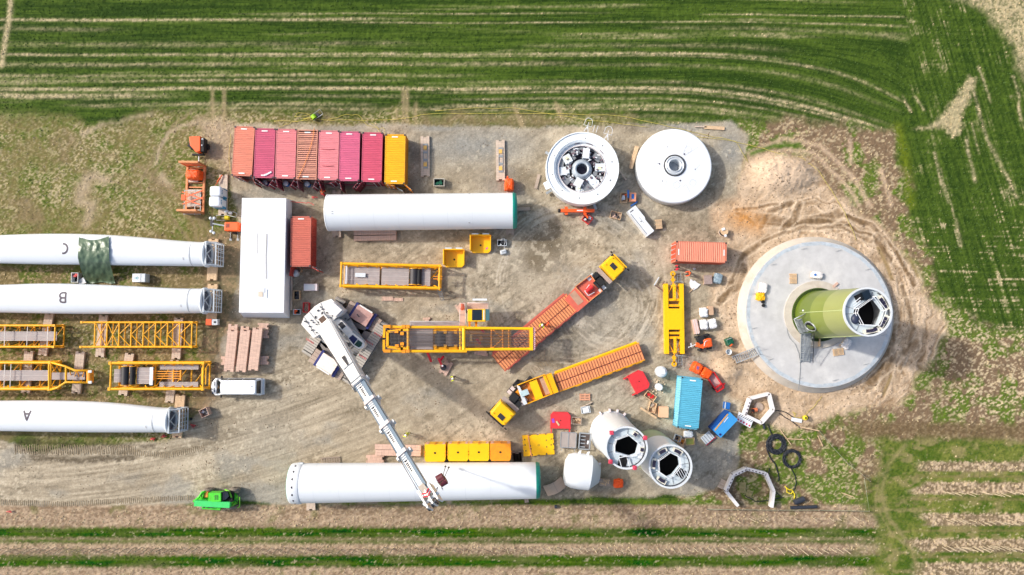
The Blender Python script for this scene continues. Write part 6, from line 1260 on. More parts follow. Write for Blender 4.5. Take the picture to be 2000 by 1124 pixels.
# ---------------------------------------------------------------- concrete pad and tower bases
CONC = mat('pale_concrete', (190, 190, 190), .75, var=.12, scale=.7, dirt=((214, 213, 210), .9, .25))
CONC2 = mat('warm_concrete', (196, 188, 176), .8, var=.12, scale=.8, dirt=((170, 154, 134), .6, .5))
def pad():
    z = 1.2; c = P(1600, 614, z); root = thing('concrete_pad', 'round concrete foundation pad carrying the green tower', 'foundation', (c.x, c.y, 0), 0)
    r1 = 143 * (CAM_H - z) / F; r0 = 9.62
    m = MB(); n = 96; m.lathe([(r1 - .02, z - .01), (r1 - .02, z - .35), (r0 - .1, .25), (r0, -.1)], n); m.build('sloped_rim', CONC2, root)
    m = MB(); m.disc((0, 0), 0, r1, z - .3, z, 96); m.build('slab', CONC, root)
    m = MB(); seg = 22
    for i in range(seg):
        a0 = R(360 * i / seg + 4); a1 = R(360 * (i + 1) / seg + 4); q = [(rr * math.cos(a), rr * math.sin(a)) for rr, a in ((r1 - .01, a0), (r1 - .01, a1), (r1 - .42, a1), (r1 - .42, a0))]
        m.prism(q, z + .002, z + .012)
    m.build('edge_strip', mat('bluish_formwork_edge', (176, 186, 194), .6, var=.2, scale=2, dirt=((206, 204, 200), .9, .8)), root)
    k = MB()
    for i in range(12): a = R(30 * i + 12); x, y = (r1 - .75) * math.cos(a), (r1 - .75) * math.sin(a); k.box(x, y, z + .12, .75, .03, .03, rz=math.degrees(a) * 0 + 15); k.box(x + .35 * (1 if x < 0 else -1) * 0, y, z + .06, .04, .04, .12)
    k.build('tie_bar', GREYP, root)
    c2 = P(1597, 615, z) - root.location; m = MB(); m.disc((c2.x, c2.y), 2.9, 66 * (CAM_H - z) / F, z, z + .12, 80); m.build('grout_ring', CONC2, root)
    m = MB(); m.path([L3(x, y, 1.25, root) for x, y in [(1562, 702), (1560, 690), (1553, 672), (1543, 662), (1538, 650), (1537, 640), (1541, 633)]], .03, 5); m.path([L3(x, y, 1.25, root) for x, y in [(1562, 702), (1563, 720), (1561, 745), (1560, 762)]], .03, 5); m.path([L3(x, y, 1.35, root) for x, y in [(1590, 678), (1610, 680), (1628, 675), (1640, 668)]], .02, 5); m.build('cable_run', GREYP, root)
pad()
def tower(base_px, top_px, zb, rb_px, rt_px, label, kind):
    b = P(*base_px, zb); k = ((top_px[0] - 1000) ** 2 + (top_px[1] - 650) ** 2) ** .5 / (((base_px[0] - 1000) ** 2 + (base_px[1] - 650) ** 2) ** .5); H = CAM_H - (CAM_H - zb) / k
    tp = P(*top_px, H); root = thing('tower_section', label, 'tower section', ((b.x + tp.x) / 2, (b.y + tp.y) / 2, zb), 0, 'tower sections standing upright'); h = H - zb; rb = rb_px * (CAM_H - zb) / F; rt = rt_px * (CAM_H - H) / F
    rr = lambda z: rb + (rt - rb) * z / h; N = 80
    if kind == 'green':
        G = [mat('tower_green_%d' % i, c_, .42, var=.06, scale=.5, coat=.15, stretch=(1, 1, .2)) for i, c_ in enumerate([(66, 88, 20), (94, 112, 30), (120, 134, 50), (146, 154, 90)])]
        zs = [0, 4.0, 7.4, 9.2, h]; gs = [G[1], G[1], G[2], G[3]]; zs = [0, 4.2, 7.4, h]; gs = [G[1], G[2], G[3]]
        m = MB(); m.disc((0, 0), rb - .1, rb + .36, 0, .16, 80); m.build('foot_flange', G[0], root)
        bb = MB(); 
        for i in range(90): a = R(4 * i); bb.box((rb + .2) * math.cos(a), (rb + .2) * math.sin(a), .22, .12, .06, .14, rz=math.degrees(a))
        bb.build('flange_bolt', DARK, root)
    elif kind == 'tinted':
        zs = [0, 4.6, h]; gs = [mat('olive_tinted_white', (168, 178, 138), .5, var=.1, scale=.4), WHITE2]
    else: zs = [0, h]; gs = [WHITE2]
    for i in range(len(gs)):
        m = MB(); m.lathe([(rr(zs[i]), zs[i]), (rr(zs[i + 1]), zs[i + 1])], N); m.build('shell_ring', gs[i], root)
    if kind == 'white':
        m = MB(); m.lathe([(rb + .12, 0), (rb + .12, .12), (rb, .3)], N); m.build('foot_flange', LGREY, root); m = MB(); [m.box((rb + .25) * math.cos(R(a)), (rb + .25) * math.sin(R(a)), .35, .35, .2, .5, rz=a) for a in (75, 95, 120, 55)]; m.each('foot_bracket', mat('pinkish_white', (226, 214, 216), .5), root)
    m = MB(); m.lathe([(rt - .06, h - 7.5), (rt - .06, h - .3)], N); 
    inn = MB(); inn.lathe([(rt - .05, h - 9), (rt - .05, h - .25)], N); inn.build('inner_wall', mat('inner_wall_grey', (170, 176, 180), .6, var=.05), root)
    m = MB(); m.disc((0, 0), rt - .16, rt + .03, h - .2, h, N); m.build('top_flange', LGREY, root); m = MB(); m.path([((rt - .2) * math.cos(R(a)), (rt - .2) * math.sin(R(a)), h - .35) for a in range(-110, 60, 8)], .06, 5); m.build('cable_loop', mat('dark_inner_ring', (56, 58, 70), .5), root)
    # platform with its polygonal opening, below the top
    zp = h - .5; mouth_scale = {'green': 1.3, 'white': 1.15, 'tinted': 1.18}[kind]; mouth = {'green': [(-.95, .55), (.25, 1.35), (1.05, .65), (1.2, -.2), (.35, -1.15), (-.75, -.95), (-1.15, -.1)], 'white': [(-1.1, .25), (-.95, .75), (.15, 1.15), (1.1, .35), (.85, -.55), (.25, -.75), (-1.1, -.35)], 'tinted': [(-1.1, .55), (-.1, 1.25), (.75, .85), (.85, .1), (.15, -.75), (-.3, -.95), (-1.05, -.45)]}[kind]
    if kind == 'green': mouth = [(-.9 * 1, .25), (.45, 1.2), (1.25, .1), (.75, -1.05), (-.55, -1.0), (-1.0, -.1)]
    mouth = [(x * mouth_scale, y * mouth_scale) for x, y in mouth]; sc_ = 1.0; nseg = 60; vs = []
    def ray(a):
        d = Vector((math.cos(a), math.sin(a))); best = .5
        for i in range(len(mouth)):
            p, q = Vector(mouth[i]), Vector(mouth[(i + 1) % len(mouth)]); e = q - p; den = d.x * e.y - d.y * e.x
            if abs(den) > 1e-9:
                t = (p.x * e.y - p.y * e.x) / den; u = (p.x * d.y - p.y * d.x) / den
                if t > 0 and -1e-6 <= u <= 1 + 1e-6: best = max(best if best != .5 else 0, t)
        return best
    for i in range(nseg):
        a = 2 * math.pi * i / nseg; t = ray(a) * sc_
        for r_, z in ((t, zp - .1), (rt - .07, zp - .1), (rt - .07, zp), (t, zp)): vs.append((r_ * math.cos(a), r_ * math.sin(a), z))
    fs = [(4 * i + j, 4 * ((i + 1) % nseg) + j, 4 * ((i + 1) % nseg) + (j + 1) % 4, 4 * i + (j + 1) % 4) for i in range(nseg) for j in range(4)]
    m = MB(); m.add(vs, fs); m.build('platform', mat('platform_pale_blue', (196, 208, 214), .5, var=.05, scale=1.5, dirt=((168, 180, 188), .4, 1.5)), root)
    g = MB(); mm = [(x * 1.03, y * 1.03) for x, y in mouth]
    for i in range(len(mm)):
        a_, b_ = mm[i], mm[(i + 1) % len(mm)]
        for hh in (.5, 1.0): g.bar((a_[0], a_[1], zp + hh), (b_[0], b_[1], zp + hh), .05)
        g.bar((a_[0], a_[1], zp), (a_[0], a_[1], zp + 1.0), .06)
    g.build('opening_railing', mat('white_railing', (232, 236, 240), .4), root)
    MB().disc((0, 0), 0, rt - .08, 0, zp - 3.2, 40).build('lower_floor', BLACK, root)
    # beams radiating on the platform
    g = MB(); cn = len(mouth)
    for i in range(cn): a = math.atan2(mouth[i][1], mouth[i][0]); g.bar((mouth[i][0] * 1.05, mouth[i][1] * 1.05, zp + .03), ((rt - .3) * math.cos(a), (rt - .3) * math.sin(a), zp + .03), .05, .05)
    g.each('floor_joint', GREYP, root)
    vents = {'green': [(28, 3), (-32, 3), (-78, 3)], 'white': [(55, 1), (-8, 1)], 'tinted': [(118, 2), (62, 2), (172, 2), (238, 2)]}[kind]
    m = MB(); bk = MB()
    for a, n_ in vents:
        for k_ in range(n_): aa = R(a + (k_ - (n_ - 1) / 2) * 11.5); m.box((rt - .55) * math.cos(aa), (rt - .55) * math.sin(aa), zp + .33, .34, .36, .08, rz=math.degrees(aa)); 
        aa = R(a); bk.box((rt - .52) * math.cos(aa), (rt - .52) * math.sin(aa), zp + .18, .46, .55 * n_, .24, rz=a)
    bk.each('cream_tray', mat('cream_tray', (226, 222, 206), .5), root); m.each('dark_hatch', mat('dark_hatch', (44, 40, 62), .5), root)
    if kind == 'white':
        m = MB(); m.box(-.35, -1.5, zp + .05, .9, 1.1, .03, rz=-14); m.build('ladder_hatch', BLACK, root); m = MB(); [m.bar((-.8 + x, -1.05, zp + .4), (-.55 + x, -2.0, zp + .4), .06) for x in (0, .85)]; m.bar((-.8, -1.05, zp + .4), (.1, -.85, zp + .4), .08); m.build('hatch_railing', WHITE, root)
        for a in (135, 28, -140, -68): m = MB(); m.soft((rt + .0) * math.cos(R(a)), (rt) * math.sin(R(a)), h - .05, .42, .42, .25, seed=a + 200, amp=.02); m.build('red_cap', mat('pink_red_cap', (206, 64, 90), .6, var=.2, scale=5), root)
        m = MB(); m.box(1.65, -.3, zp + .1, .4, 1.8, .1, rz=-14); m.build('white_tray', WHITE, root)
    if kind == 'tinted':
        m = MB(); m.box(1.15, -.75, zp + .03, 1.0, .9, .03, rz=-32); m.build('ladder_hatch', BLACK, root); m = MB(); [m.bar((.55 + .28 * k, -.35 - .25 * 0 - .0, zp + .35), (.55 + .28 * k + .45, -1.2, zp + .35), .05) for k in range(5)]; m.build('hatch_railing', WHITE, root)
    if kind == 'green':
        m = MB(); m.box(-.65, 1.5, zp + .04, .9, .75, .03, rz=25); m.build('ladder_hatch', BLACK, root); m = MB(); m.box(-.1, 1.75, zp + .35, .75, .9, .5, rz=22); m.build('switch_cabinet', GLASS, root)
        m = MB(); [m.bar((-1.5, .9 - k * .3, zp + .5), (-.75, 1.5 - k * .3, zp + .5), .07) for k in range(3)]; m.build('hatch_railing', WHITE, root); m = MB(); m.ball((-1.25, -.75, zp + .3), .45, .55, .3); m.build('dark_bag', mat('dark_blue_bag', (40, 48, 72), .5), root)
        cb = MB(); cb.path([((rt - .75) * math.cos(R(a)), (rt - .75) * math.sin(R(a)), zp + .3) for a in range(-70, 80, 10)], .05, 5); cb.build('cable', DARK, root)
        # door recess, person-height entrance, landing and stairs
        dr = thing('access_stairs', 'grey steel landing with stairs going down from the green tower door', 'stairs', P(1565, 640, 1.2), 0); T = lambda x, y, z: L3(x, y, z, dr)
        m = MB(); m.prism([(v.x, v.y) for v in [T(1553, 624, 3.2), T(1570, 622, 3.2), T(1590, 645, 3.2), T(1585, 655, 3.2), T(1562, 650, 3.2)]], 1.95, 2.0); m.build('landing', GREYP, dr)
        m = MB()
        for z_ in (2.6, 3.1): m.path([T(1551, 624, z_ + 1.2), T(1562, 651, z_ + 1.2), T(1574, 649, z_ + 1.2)], .05, 6); m.path([T(1551, 624, z_ + 1.2), T(1575, 612, z_ + 1.2)], .06, 6)
        for (x, y) in ((1551, 624), (1556, 637), (1562, 651), (1563, 618), (1575, 612)): m.bar(T(x, y, 3.2), T(x, y, 4.3), .07)
        m.build('landing_railing', GALV, dr)
        st = MB(); p0 = T(1574, 652, 3.1); p1 = T(1572, 708, 1.25); n_ = 14
        for k_ in range(n_): q = p0 + (p1 - p0) * (k_ / n_); st.box(q.x, q.y, q.z, 1.0, .24, .04)
        st.build('tread', GALV, dr); s2 = MB()
        for o in (-.55, .55): s2.bar(p0 + Vector((o, 0, 0)), p1 + Vector((o, 0, 0)), .05, .18); 
        s2.build('stringer', GREYP, dr)
        s2 = MB(); s2.bar(p0 + Vector((.55, 0, 1.0)), p1 + Vector((.55, 0, 1.0)), .07); s2.build('handrail', STEELD, dr); s2 = MB(); s2.bar(p0 + Vector((-.55, 0, 1.0)), p1 + Vector((-.55, 0, 1.0)), .045); [s2.bar(p0 + (p1 - p0) * f + Vector((o, 0, 0)), p0 + (p1 - p0) * f + Vector((o, 0, 1.0)), .04) for f in (.15, .4, .65, .9) for o in (-.55, .55)]; s2.build('handrail', GALV, dr)
        s3 = MB(); a0 = T(1583, 640, 4.2); [s3.bar((a0.x + o, T(0, 655, 2.5).y, 2.4), (a0.x + o + .1, T(0, 706, 1.4).y, .15), .035) for o in (0, .5)]; [s3.bar((a0.x, T(0, 655, 2.5).y * (1 - f) + T(0, 706, 1.4).y * f, 2.4 - 2.2 * f), (a0.x + .5, T(0, 655, 2.5).y * (1 - f) + T(0, 706, 1.4).y * f, 2.4 - 2.2 * f), .03) for f in np.linspace(.05, .98, 8)]; s3.build('side_ladder', GALV, dr)
        # doorway cut as an oval frame with dark opening on the shell
        aa = math.atan2(T(1588, 628, 4.2).y + dr.location.y - root.location.y, T(1588, 628, 4.2).x + dr.location.x - root.location.x); aa = R(212)
        nx_, ny2 = math.cos(aa), math.sin(aa); ty = (-ny2, nx_)
        def onshell(u, z, o): th2 = aa + u / rr(z); return ((rr(z) + o) * math.cos(th2), (rr(z) + o) * math.sin(th2), z)
        ring = [(.55 * math.cos(R(t)), 3.3 + 1.15 * math.sin(R(t))) for t in range(0, 360, 15)]
        m = MB(); m.path([onshell(u * 1.15, z, .03) for u, z in ring], .09, 6, True); m.build('door_frame', GALV, root)
        m = MB(); m.add([onshell(u, z, .015) for u, z in ring], [tuple(range(len(ring)))]); m.build('doorway', BLACK, root)
        m = MB(); m.add([onshell(.62, 2.2, .02), onshell(.62, 4.4, .02), (onshell(.62, 4.4, .02)[0] - 1.0, onshell(.62, 4.4, .02)[1] - .25, 4.4), (onshell(.62, 2.2, .02)[0] - 1.0, onshell(.62, 2.2, .02)[1] - .25, 2.2)], [(0, 1, 2, 3)]); m.build('open_door', mat('tower_green_0', (88, 126, 20)), root)
        m = MB(); v0 = onshell(-2.2, 3.0, 0); m.ball(onshell(-2.0, 2.4, .03), .12, .12, .12); m.build('lamp', WHITE, root)
        sg = MB(); sg.path([((rr(z) + .02) * math.cos(R(176)), (rr(z) + .02) * math.sin(R(176)), z) for z in np.linspace(1.5, h - .3, 8)], .035, 5); sg.path([((rr(z) + .02) * math.cos(R(255)), (rr(z) + .02) * math.sin(R(255)), z) for z in np.linspace(1.5, h - .3, 8)], .035, 5); sg.build('weld_line', mat('pale_weld', (190, 206, 150), .5), root)
    return root
tower((1194, 845.5), (1223.9, 874.8), 0, 39.5, 40.8, 'white upright tower section left of the olive tinted one, with red caps on its rim', 'white')
tower((1274, 877.5), (1307.4, 914), 0, 39.5, 41.6, 'upright tower section with an olive tinted foot beside the white one', 'tinted')
tower((1598.4, 615.4), (1695.4, 609.3), 1.3, 46.5, 47.6, 'green upright tower section standing on the round concrete pad', 'green')
# ---------------------------------------------------------------- generator ring and plain disc
def ringgen():
    zt = 2.8; c = P(1137.5, 328.5, zt); k = (CAM_H - zt) / F; root = thing('generator_ring', 'white open ring with machinery packed inside, left of the plain white disc', 'generator', (c.x, c.y, 0), 0); RO = 72.5 * k; RI = 47 * k
    RW = mat('ring_white_scuffed', (232, 238, 240), .45, var=.04, scale=1, dirt=((206, 196, 196), .5, 1.6))
    m = MB()
    for pr in ([(RO - .25, .2), (RO - .05, .9), (RO, 2.2), (RO, zt)], [(RO, zt), (RO - .12, zt)], [(RO - .12, zt), (RO - .14, zt - .14)], [(RO - .14, zt - .14), (RI + .62, zt - .05)], [(RI + .62, zt - .05), (RI + .36, zt - .22)], [(RI + .36, zt - .22), (RI + .3, zt - .55)], [(RI + .3, zt - .55), (RI, zt - .55)], [(RI, zt - .55), (RI, .2)]): m.lathe(pr, 96)
    m.build('outer_ring', RW, root)
    m = MB(); m.lathe([(RI + .02, zt - .52), (RI + .02, zt - .46), (RI - .06, zt - .46), (RI - .06, zt - .58)], 80); m.build('inner_lip', mat('pale_pink_lip', (214, 204, 204), .4), root)
    m = MB()
    for i in range(36): a = R(10 * i); m.box((RI + .31) * math.cos(a), (RI + .31) * math.sin(a), zt - .50, .04, .05, .2, rz=math.degrees(a))
    for a, w_ in ((100, .7), (72, .8), (40, .7), (-10, .6)): m.box((RI + .3) * math.cos(R(a)), (RI + .3) * math.sin(R(a)), zt - .45, .06, w_, .2, rz=a)
    m.build('bracket', mat('plum_grey', (110, 100, 112), .5), root)
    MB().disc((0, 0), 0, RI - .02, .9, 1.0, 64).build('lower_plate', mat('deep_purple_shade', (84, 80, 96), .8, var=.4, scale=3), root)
    m = MB(); m.lathe([(0, .9), (.62, .9), (.66, 1.25), (.72, 2.3)], 40); m.build('hub_core', mat('greyish_metal', (150, 158, 166), .35, metal=.4, var=.15, scale=2), root); m = MB(); m.lathe([(.66, 2.25), (.7, 2.4), (.98, 2.4), (1.0, 2.25), (1.2, 2.2), (1.25, 1.9), (1.25, .3)], 48); m.build('hub_ring', mat('hub_grey', (176, 186, 194), .4, metal=.2), root)
    PA = mat('pale_cabinet', (218, 226, 230), .45, var=.05, scale=2); MID = mat('mid_grey_plate', (132, 136, 140), .5, var=.1)
    cab = [(75, 1.95, 1.3, .95, 1.9, WHITE, 8), (145, 2.15, 1.1, 1.15, 1.7, PA, -25), (185, 2.15, 1.35, 1.15, 1.5, PA, 0), (5, 2.2, 1.25, 1.1, 1.7, PA, -5), (255, 1.75, 1.15, 1.1, 1.9, WHITE, -14), (312, 2.0, 1.6, 1.15, 1.6, PA, 0), (262, 2.5, .8, .9, 1.5, PA, 5)]
    for a, r_, L, W, z, mm, e in cab: m = MB(); m.box(r_ * math.cos(R(a)), r_ * math.sin(R(a)), z + .1, L * .92, W * .85, 1.0, rz=a + e); m.build('cabinet', mm, root)
    m = MB()
    for a, r_, L, W in [(60, 1.7, .5, .5), (125, 1.75, .5, .4), (165, 1.8, .4, .6), (20, 1.75, .4, .5), (340, 1.7, .5, .5), (285, 1.75, .5, .5), (230, 1.8, .5, .5), (205, 1.9, .5, .4), (90, 2.6, .3, .8), (20, 2.6, .3, .7), (110, 2.3, .9, 1.0), (38, 2.35, .7, 1.1), (215, 2.4, 1.0, 1.0), (285, 2.45, .9, 1.3), (335, 2.45, 1.0, .5), (160, 2.55, .5, 1.2)]: m.box(r_ * math.cos(R(a)), r_ * math.sin(R(a)), 1.9, L, W, .4, rz=a + 10)
    m.each('grey_plate', MID, root)
    m = MB()
    for a, r_ in [(145, 2.2), (2, 2.15), (262, 2.3)]:
        for o in (-.1, .1): m.box(r_ * math.cos(R(a)) - o * math.sin(R(a)), r_ * math.sin(R(a)) + o * math.cos(R(a)), 2.33, .5, .06, .04, rz=a)
    m.each('yellow_handle', mat('pale_yellow_handle', (222, 222, 130), .5), root)
    rnd = random.Random(4); m = MB()
    for i in range(60): a = R(rnd.uniform(0, 360)); r_ = rnd.uniform(1.35, 2.6); m.box(r_ * math.cos(a), r_ * math.sin(a), rnd.uniform(1.8, 2.35), rnd.uniform(.1, .3), rnd.uniform(.08, .2), .2, rz=rnd.uniform(0, 180))
    m.build('machine_detail', mat('dark_red_brown_detail', (120, 100, 108), .5, var=.5, scale=3), root); m = MB()
    for i in range(44): a = R(rnd.uniform(0, 360)); r_ = rnd.uniform(1.35, 2.7); m.box(r_ * math.cos(a), r_ * math.sin(a), rnd.uniform(1.9, 2.4), rnd.uniform(.15, .5), rnd.uniform(.06, .15), .2, rz=rnd.uniform(0, 180))
    m.each('white_bracket', WHITE, root)
    m = MB()
    for i in range(10): a = R(36 * i + 12); m.tube(((RO - .75) * math.cos(a), (RO - .75) * math.sin(a), zt - .12), ((RO - .75) * math.cos(a), (RO - .75) * math.sin(a), zt - .05), .07, 10)
    m.build('bolt', STEELD, root)
    for (a, ) in ((84,), (50,)):
        d = Vector((math.cos(R(a)), math.sin(R(a)), 0)); s_ = Vector((-d.y, d.x, 0)); s2 = Vector((-math.sin(R(74)), math.cos(R(74)), 0)); d2 = Vector((math.cos(R(74)), math.sin(R(74)), 0)); o = d * (RO + .05) + Vector((0, 0, zt)); m = MB()
        m.bar(o + s2 * .25, o + d2 * .75, .07); m.bar(o - s2 * .25, o + d2 * .75, .07); m.bar(o + d2 * .3, o + d2 * 1.2, .05); m.path([o + d2 * (.75) + s2 * .5, o + d2 * 1.45 + s2 * .42, o + d2 * 1.7 + s2 * .2, o + d2 * 1.72 - s2 * .15, o + d2 * 1.45 - s2 * .42, o + d2 * .75 - s2 * .5], .03, 6, True); m.build('lifting_bracket', WHITE, root)
    o = Vector((math.cos(R(74)), math.sin(R(74)), 0)) * (RO + .05) + Vector((.05, .1, zt)); m = MB(); d = Vector((.3, .95, 0)); m.bar(o, o + d * .9, .05); m.bar(o + Vector((.38, -.1, 0)), o + Vector((.38, -.1, 0)) + d * .9, .05); m.each('rod', WHITE, root)
    m = MB(); a = R(205); m.box((RO + .2) * math.cos(a), (RO + .2) * math.sin(a), 1.9, .7, .9, .5, rz=205); m.build('side_lug', RW, root)
    m = MB(); [m.box((RO + .15) * math.cos(R(a)), (RO + .15) * math.sin(R(a)), .5, .9, .3, .25, rz=a) for a in (212, 292, 150, 30)]; m.each('support_foot', GALV, root)
ringgen()
def disc():
    zt = 1.9; c = P(1317, 324.5, zt); k = (CAM_H - zt) / F; root = thing('rotor_disc', 'plain white disc with a grey hub ring in its middle', 'rotor disc', (c.x, c.y, 0), 0); RO = 74.5 * k
    m = MB(); m.lathe([(1.3, zt + .25), (RO - .12, zt + .03)], 110); m.lathe([(RO - .12, zt + .03), (RO, zt - .1)], 110); m.lathe([(RO, zt - .1), (RO, .35), (RO - .4, .2)], 110); m.build('disc_shell', WHITE2, root)
    m = MB(); m.lathe([(1.22, zt - .2), (1.22, zt + .32), (1.32, zt + .34), (1.36, zt + .2)], 64); m.build('outer_collar', STEELD, root)
    m = MB(); m.lathe([(.72, .6), (.72, zt + .42), (.8, zt + .46), (.86, zt + .3), (.98, zt + .3), (1.02, zt + .38), (1.1, zt + .38), (1.2, zt + .24)], 64); m.build('hub_ring', mat('hub_pale_steel', (206, 212, 216), .35, metal=.3, var=.06), root)
    MB().disc((0, 0), 0, .75, .3, .9, 40).build('hub_floor', mat('greyish_metal', (150, 158, 166)), root)
    m = MB()
    for x, y, r_ in [(1.2, 1.4, .1), (-1.85, .2, .1), (.65, -1.85, .1), (-.8, 2.3, .06), (2.5, -.45, .06), (-1.5, -1.9, .06)]: zz = zt + .25 - (math.hypot(x, y) - 1.35) / (RO - 1.65) * .23; m.tube((x, y, zz), (x, y, zz + .03), r_, 14)
    m.each('bolt_hole', mat('dark_purple_hole', (40, 26, 70), .5), root)
    m = MB(); LN = []
    for a0, a1 in [((-2.9, -2.6), (-.9, -1.0)), ((1.0, 1.4), (1.9, 3.4)), ((1.2, 1.2), (3.4, 2.6)), ((2.6, -.4), (4.2, 1.3)), ((-4.2, 1.3), (-2.2, .7)), ((-3.9, -1.5), (-1.9, .4)), ((-.5, -4.2), (1.3, -2.3)), ((1.4, -2.4), (2.2, -3.9)), ((-1.2, 2.1), (.2, 3.8)), ((-1.4, -3.0), (-.9, -1.7))]:
        zf = lambda x, y: zt + .25 - (math.hypot(x, y) - 1.35) / (RO - 1.65) * .23 + .012
        m.bar((a0[0], a0[1], zf(*a0)), (a1[0], a1[1], zf(*a1)), .03, .012)
    for cx, cy, a in [(-2.1, 1.9, 60), (1.7, 2.0, 60), (2.2, -2.1, 60), (-2.1, -.1, 0), (.2, -2.4, 30)]:
        q = [(cx + math.cos(R(a + t)) * .42, cy + math.sin(R(a + t)) * .42) for t in (30, 60, 120, 150, 210, 240, 300, 330)]; m.path([(x, y, zf(x, y)) for x, y in q], .014, 4, True)
    m.build('seam_line', mat('pale_seam', (176, 180, 184), .6), root)
disc()
def nose():
    c = P(1137, 921, 1.9); root = thing('hub_nose', 'rounded white hub cap shell with two fins, right of the lower tube', 'hub cap', (c.x, c.y, 0), -8); k = (CAM_H - 1.9) / F; R_ = 34 * k; L = 71 * k / 2
    m = MB(); m.lathe([(.02, -L), (R_ * .55, -L + .05), (R_ * .86, -L + .35), (R_ * .98, -L + 1.0), (R_, -.2), (R_ * .97, L * .42)], 40, 'x', (0, 0, 2.05)); m.build('shell', WHITE2, root)
    m = MB(); m.lathe([(R_ * .97, L * .42), (R_ * .5, L * .93), (0, L)], 40, 'x', (0, 0, 2.05)); m.build('end_face', mat('nose_shaded_face', (196, 202, 206), .5, var=.04), root)  # end face greyer than the shell: its shade is put into the colour
    m = MB(); m.add([(L * .70, R_ * .65, 3.0), (L * .75, -R_ * .55, 3.1), (L * .93, -R_ * .4, 2.9), (L * .90, R_ * .5, 2.9)], [(0, 1, 2, 3)]); 
    for x in (-.75, .25): m = MB(); m.prism([(x - .22, R_ - .4), (x + .2, R_ - .4), (x + .32, R_ + .35), (x + .1, R_ + .28)], 1.9, 2.15); m.build('fin', WHITE2, root)
    m = MB(); [m.box(x, y, z_, .2, .2, .12, rz=35) for x, y, z_ in ((-L + .3, 1.2, 3.0), (-L + .25, -.7, 3.2), (L - .35, 1.35, 2.9), (L - .15, -.5, 2.9))]; m.each('recess', mat('grey_recess', (120, 122, 136), .6), root)
    m = MB(); m.box(0, 0, .15, 2.2, 1.8, .3); m.build('cradle', STEELD, root)
nose()
m = MB(); rootc = thing('curved_panel', 'curved plywood panel lying between the tube end and the hub cap', 'panel', P(1083.5, 951.5, .5), 27); n = 12; vs = []
for j in range(n + 1): f = j / n; x = -1.25 + 2.5 * f; zz = .35 + .5 * math.sin(math.pi * f); vs += [(x, -.68 - .12 * math.sin(math.pi * f), zz), (x, .68 - .12 * math.sin(math.pi * f), zz), (x, .68 - .12 * math.sin(math.pi * f), zz - .05), (x, -.68 - .12 * math.sin(math.pi * f), zz - .05)]
m.add(vs, [(4 * j + a, 4 * (j + 1) + a, 4 * (j + 1) + (a + 1) % 4, 4 * j + (a + 1) % 4) for j in range(n) for a in range(4)]); rootc.location.z = -.3; m.build('sheet', mat('pinkish_plywood', (206, 176, 150), .7, var=.08, stretch=(1, 6, 1)), rootc); MB().box(.05, 0, .87, .03, 1.36, .02).build('joint', WOODG, rootc)
# ---------------------------------------------------------------- spreader frame, right middle
def spreader():
    a = P(1317, 556, .8); b = P(1317, 690, .8); root = thing('spreader_frame', 'yellow lifting frame standing alone with hooks at both ends', 'lifting frame', ((a.x + b.x) / 2, (a.y + b.y) / 2, 0), 0); L = a.y - b.y; w = 38 * .0622 / 2
    for s_ in (-1, 1): m = MB(); m.box(s_ * (w - .24), 0, .45, .48, L + .2, .8); m.build('side_beam', YEL2, root)
    m = MB(); m.box(.12, -.05, .82, 2 * w - .6, 2.55, .12); m.build('middle_plate', YEL2, root); m = MB(); [m.box(0, y, .5, 2 * w - .5, .3, .5) for y in (-1.75, 1.6, 2.3, -2.3)]; m.each('cross_beam', YEL, root)
    for s_ in (-1, 1):
        m = MB(); m.box(.05, s_ * 3.2, .75, .3, 1.9, .25); m.build('centre_beam', YEL2, root); m = MB(); m.bar((-.9, s_ * 2.4, .5), (0, s_ * 4.4, .6), .09); m.bar((.9, s_ * 2.4, .5), (0, s_ * 4.4, .6), .09); m.bar((-.8, s_ * 4.0, .5), (.8, s_ * 4.0, .5), .08); m.build('diagonal_brace', YEL, root)
        m = MB(); m.disc((-.05, s_ * 5.5), .13, .32, .5, .62, 20); m.box(-.05, s_ * 4.9, .56, .22, .9, .12); m.disc((-.05, s_ * 4.75), .06, .24, .5, .64, 16); m.build('lifting_eye', YEL, root)
        m = MB(); [m.box(.05, s_ * (2.5 + .35 * k), .89, .06, .06, .02) for k in range(5)]; m.build('hole', STEELD, root)
        m = MB(); x0 = .75; [m.bar((x0 + o, s_ * 4.5, .4), (x0 + o, s_ * 5.7, .3), .05) for o in (-.22, .22)]; [m.bar((x0 - .22, s_ * (4.7 + k * .3), .38), (x0 + .22, s_ * (4.7 + k * .3), .38), .035) for k in range(4)]; m.bar((.1, s_ * 4.5, .5), (1.2, s_ * 4.5, .5), .09); m.build('step_ladder', GALV, root)
    m = MB(); m.bar((-1.1, 3.3, .3), (-2.3, 4.2, .25), .12); m.bar((-1.3, 4.2, .3), (-1.0, 4.6, .3), .1); m.build('folded_strut', mat('brown_strut', (110, 84, 76), .6), root); m = MB(); m.bar((-2.3, 4.1, .3), (-1.7, 5.1, .3), .12); m.build('grey_strut', LGREY, root)
spreader()
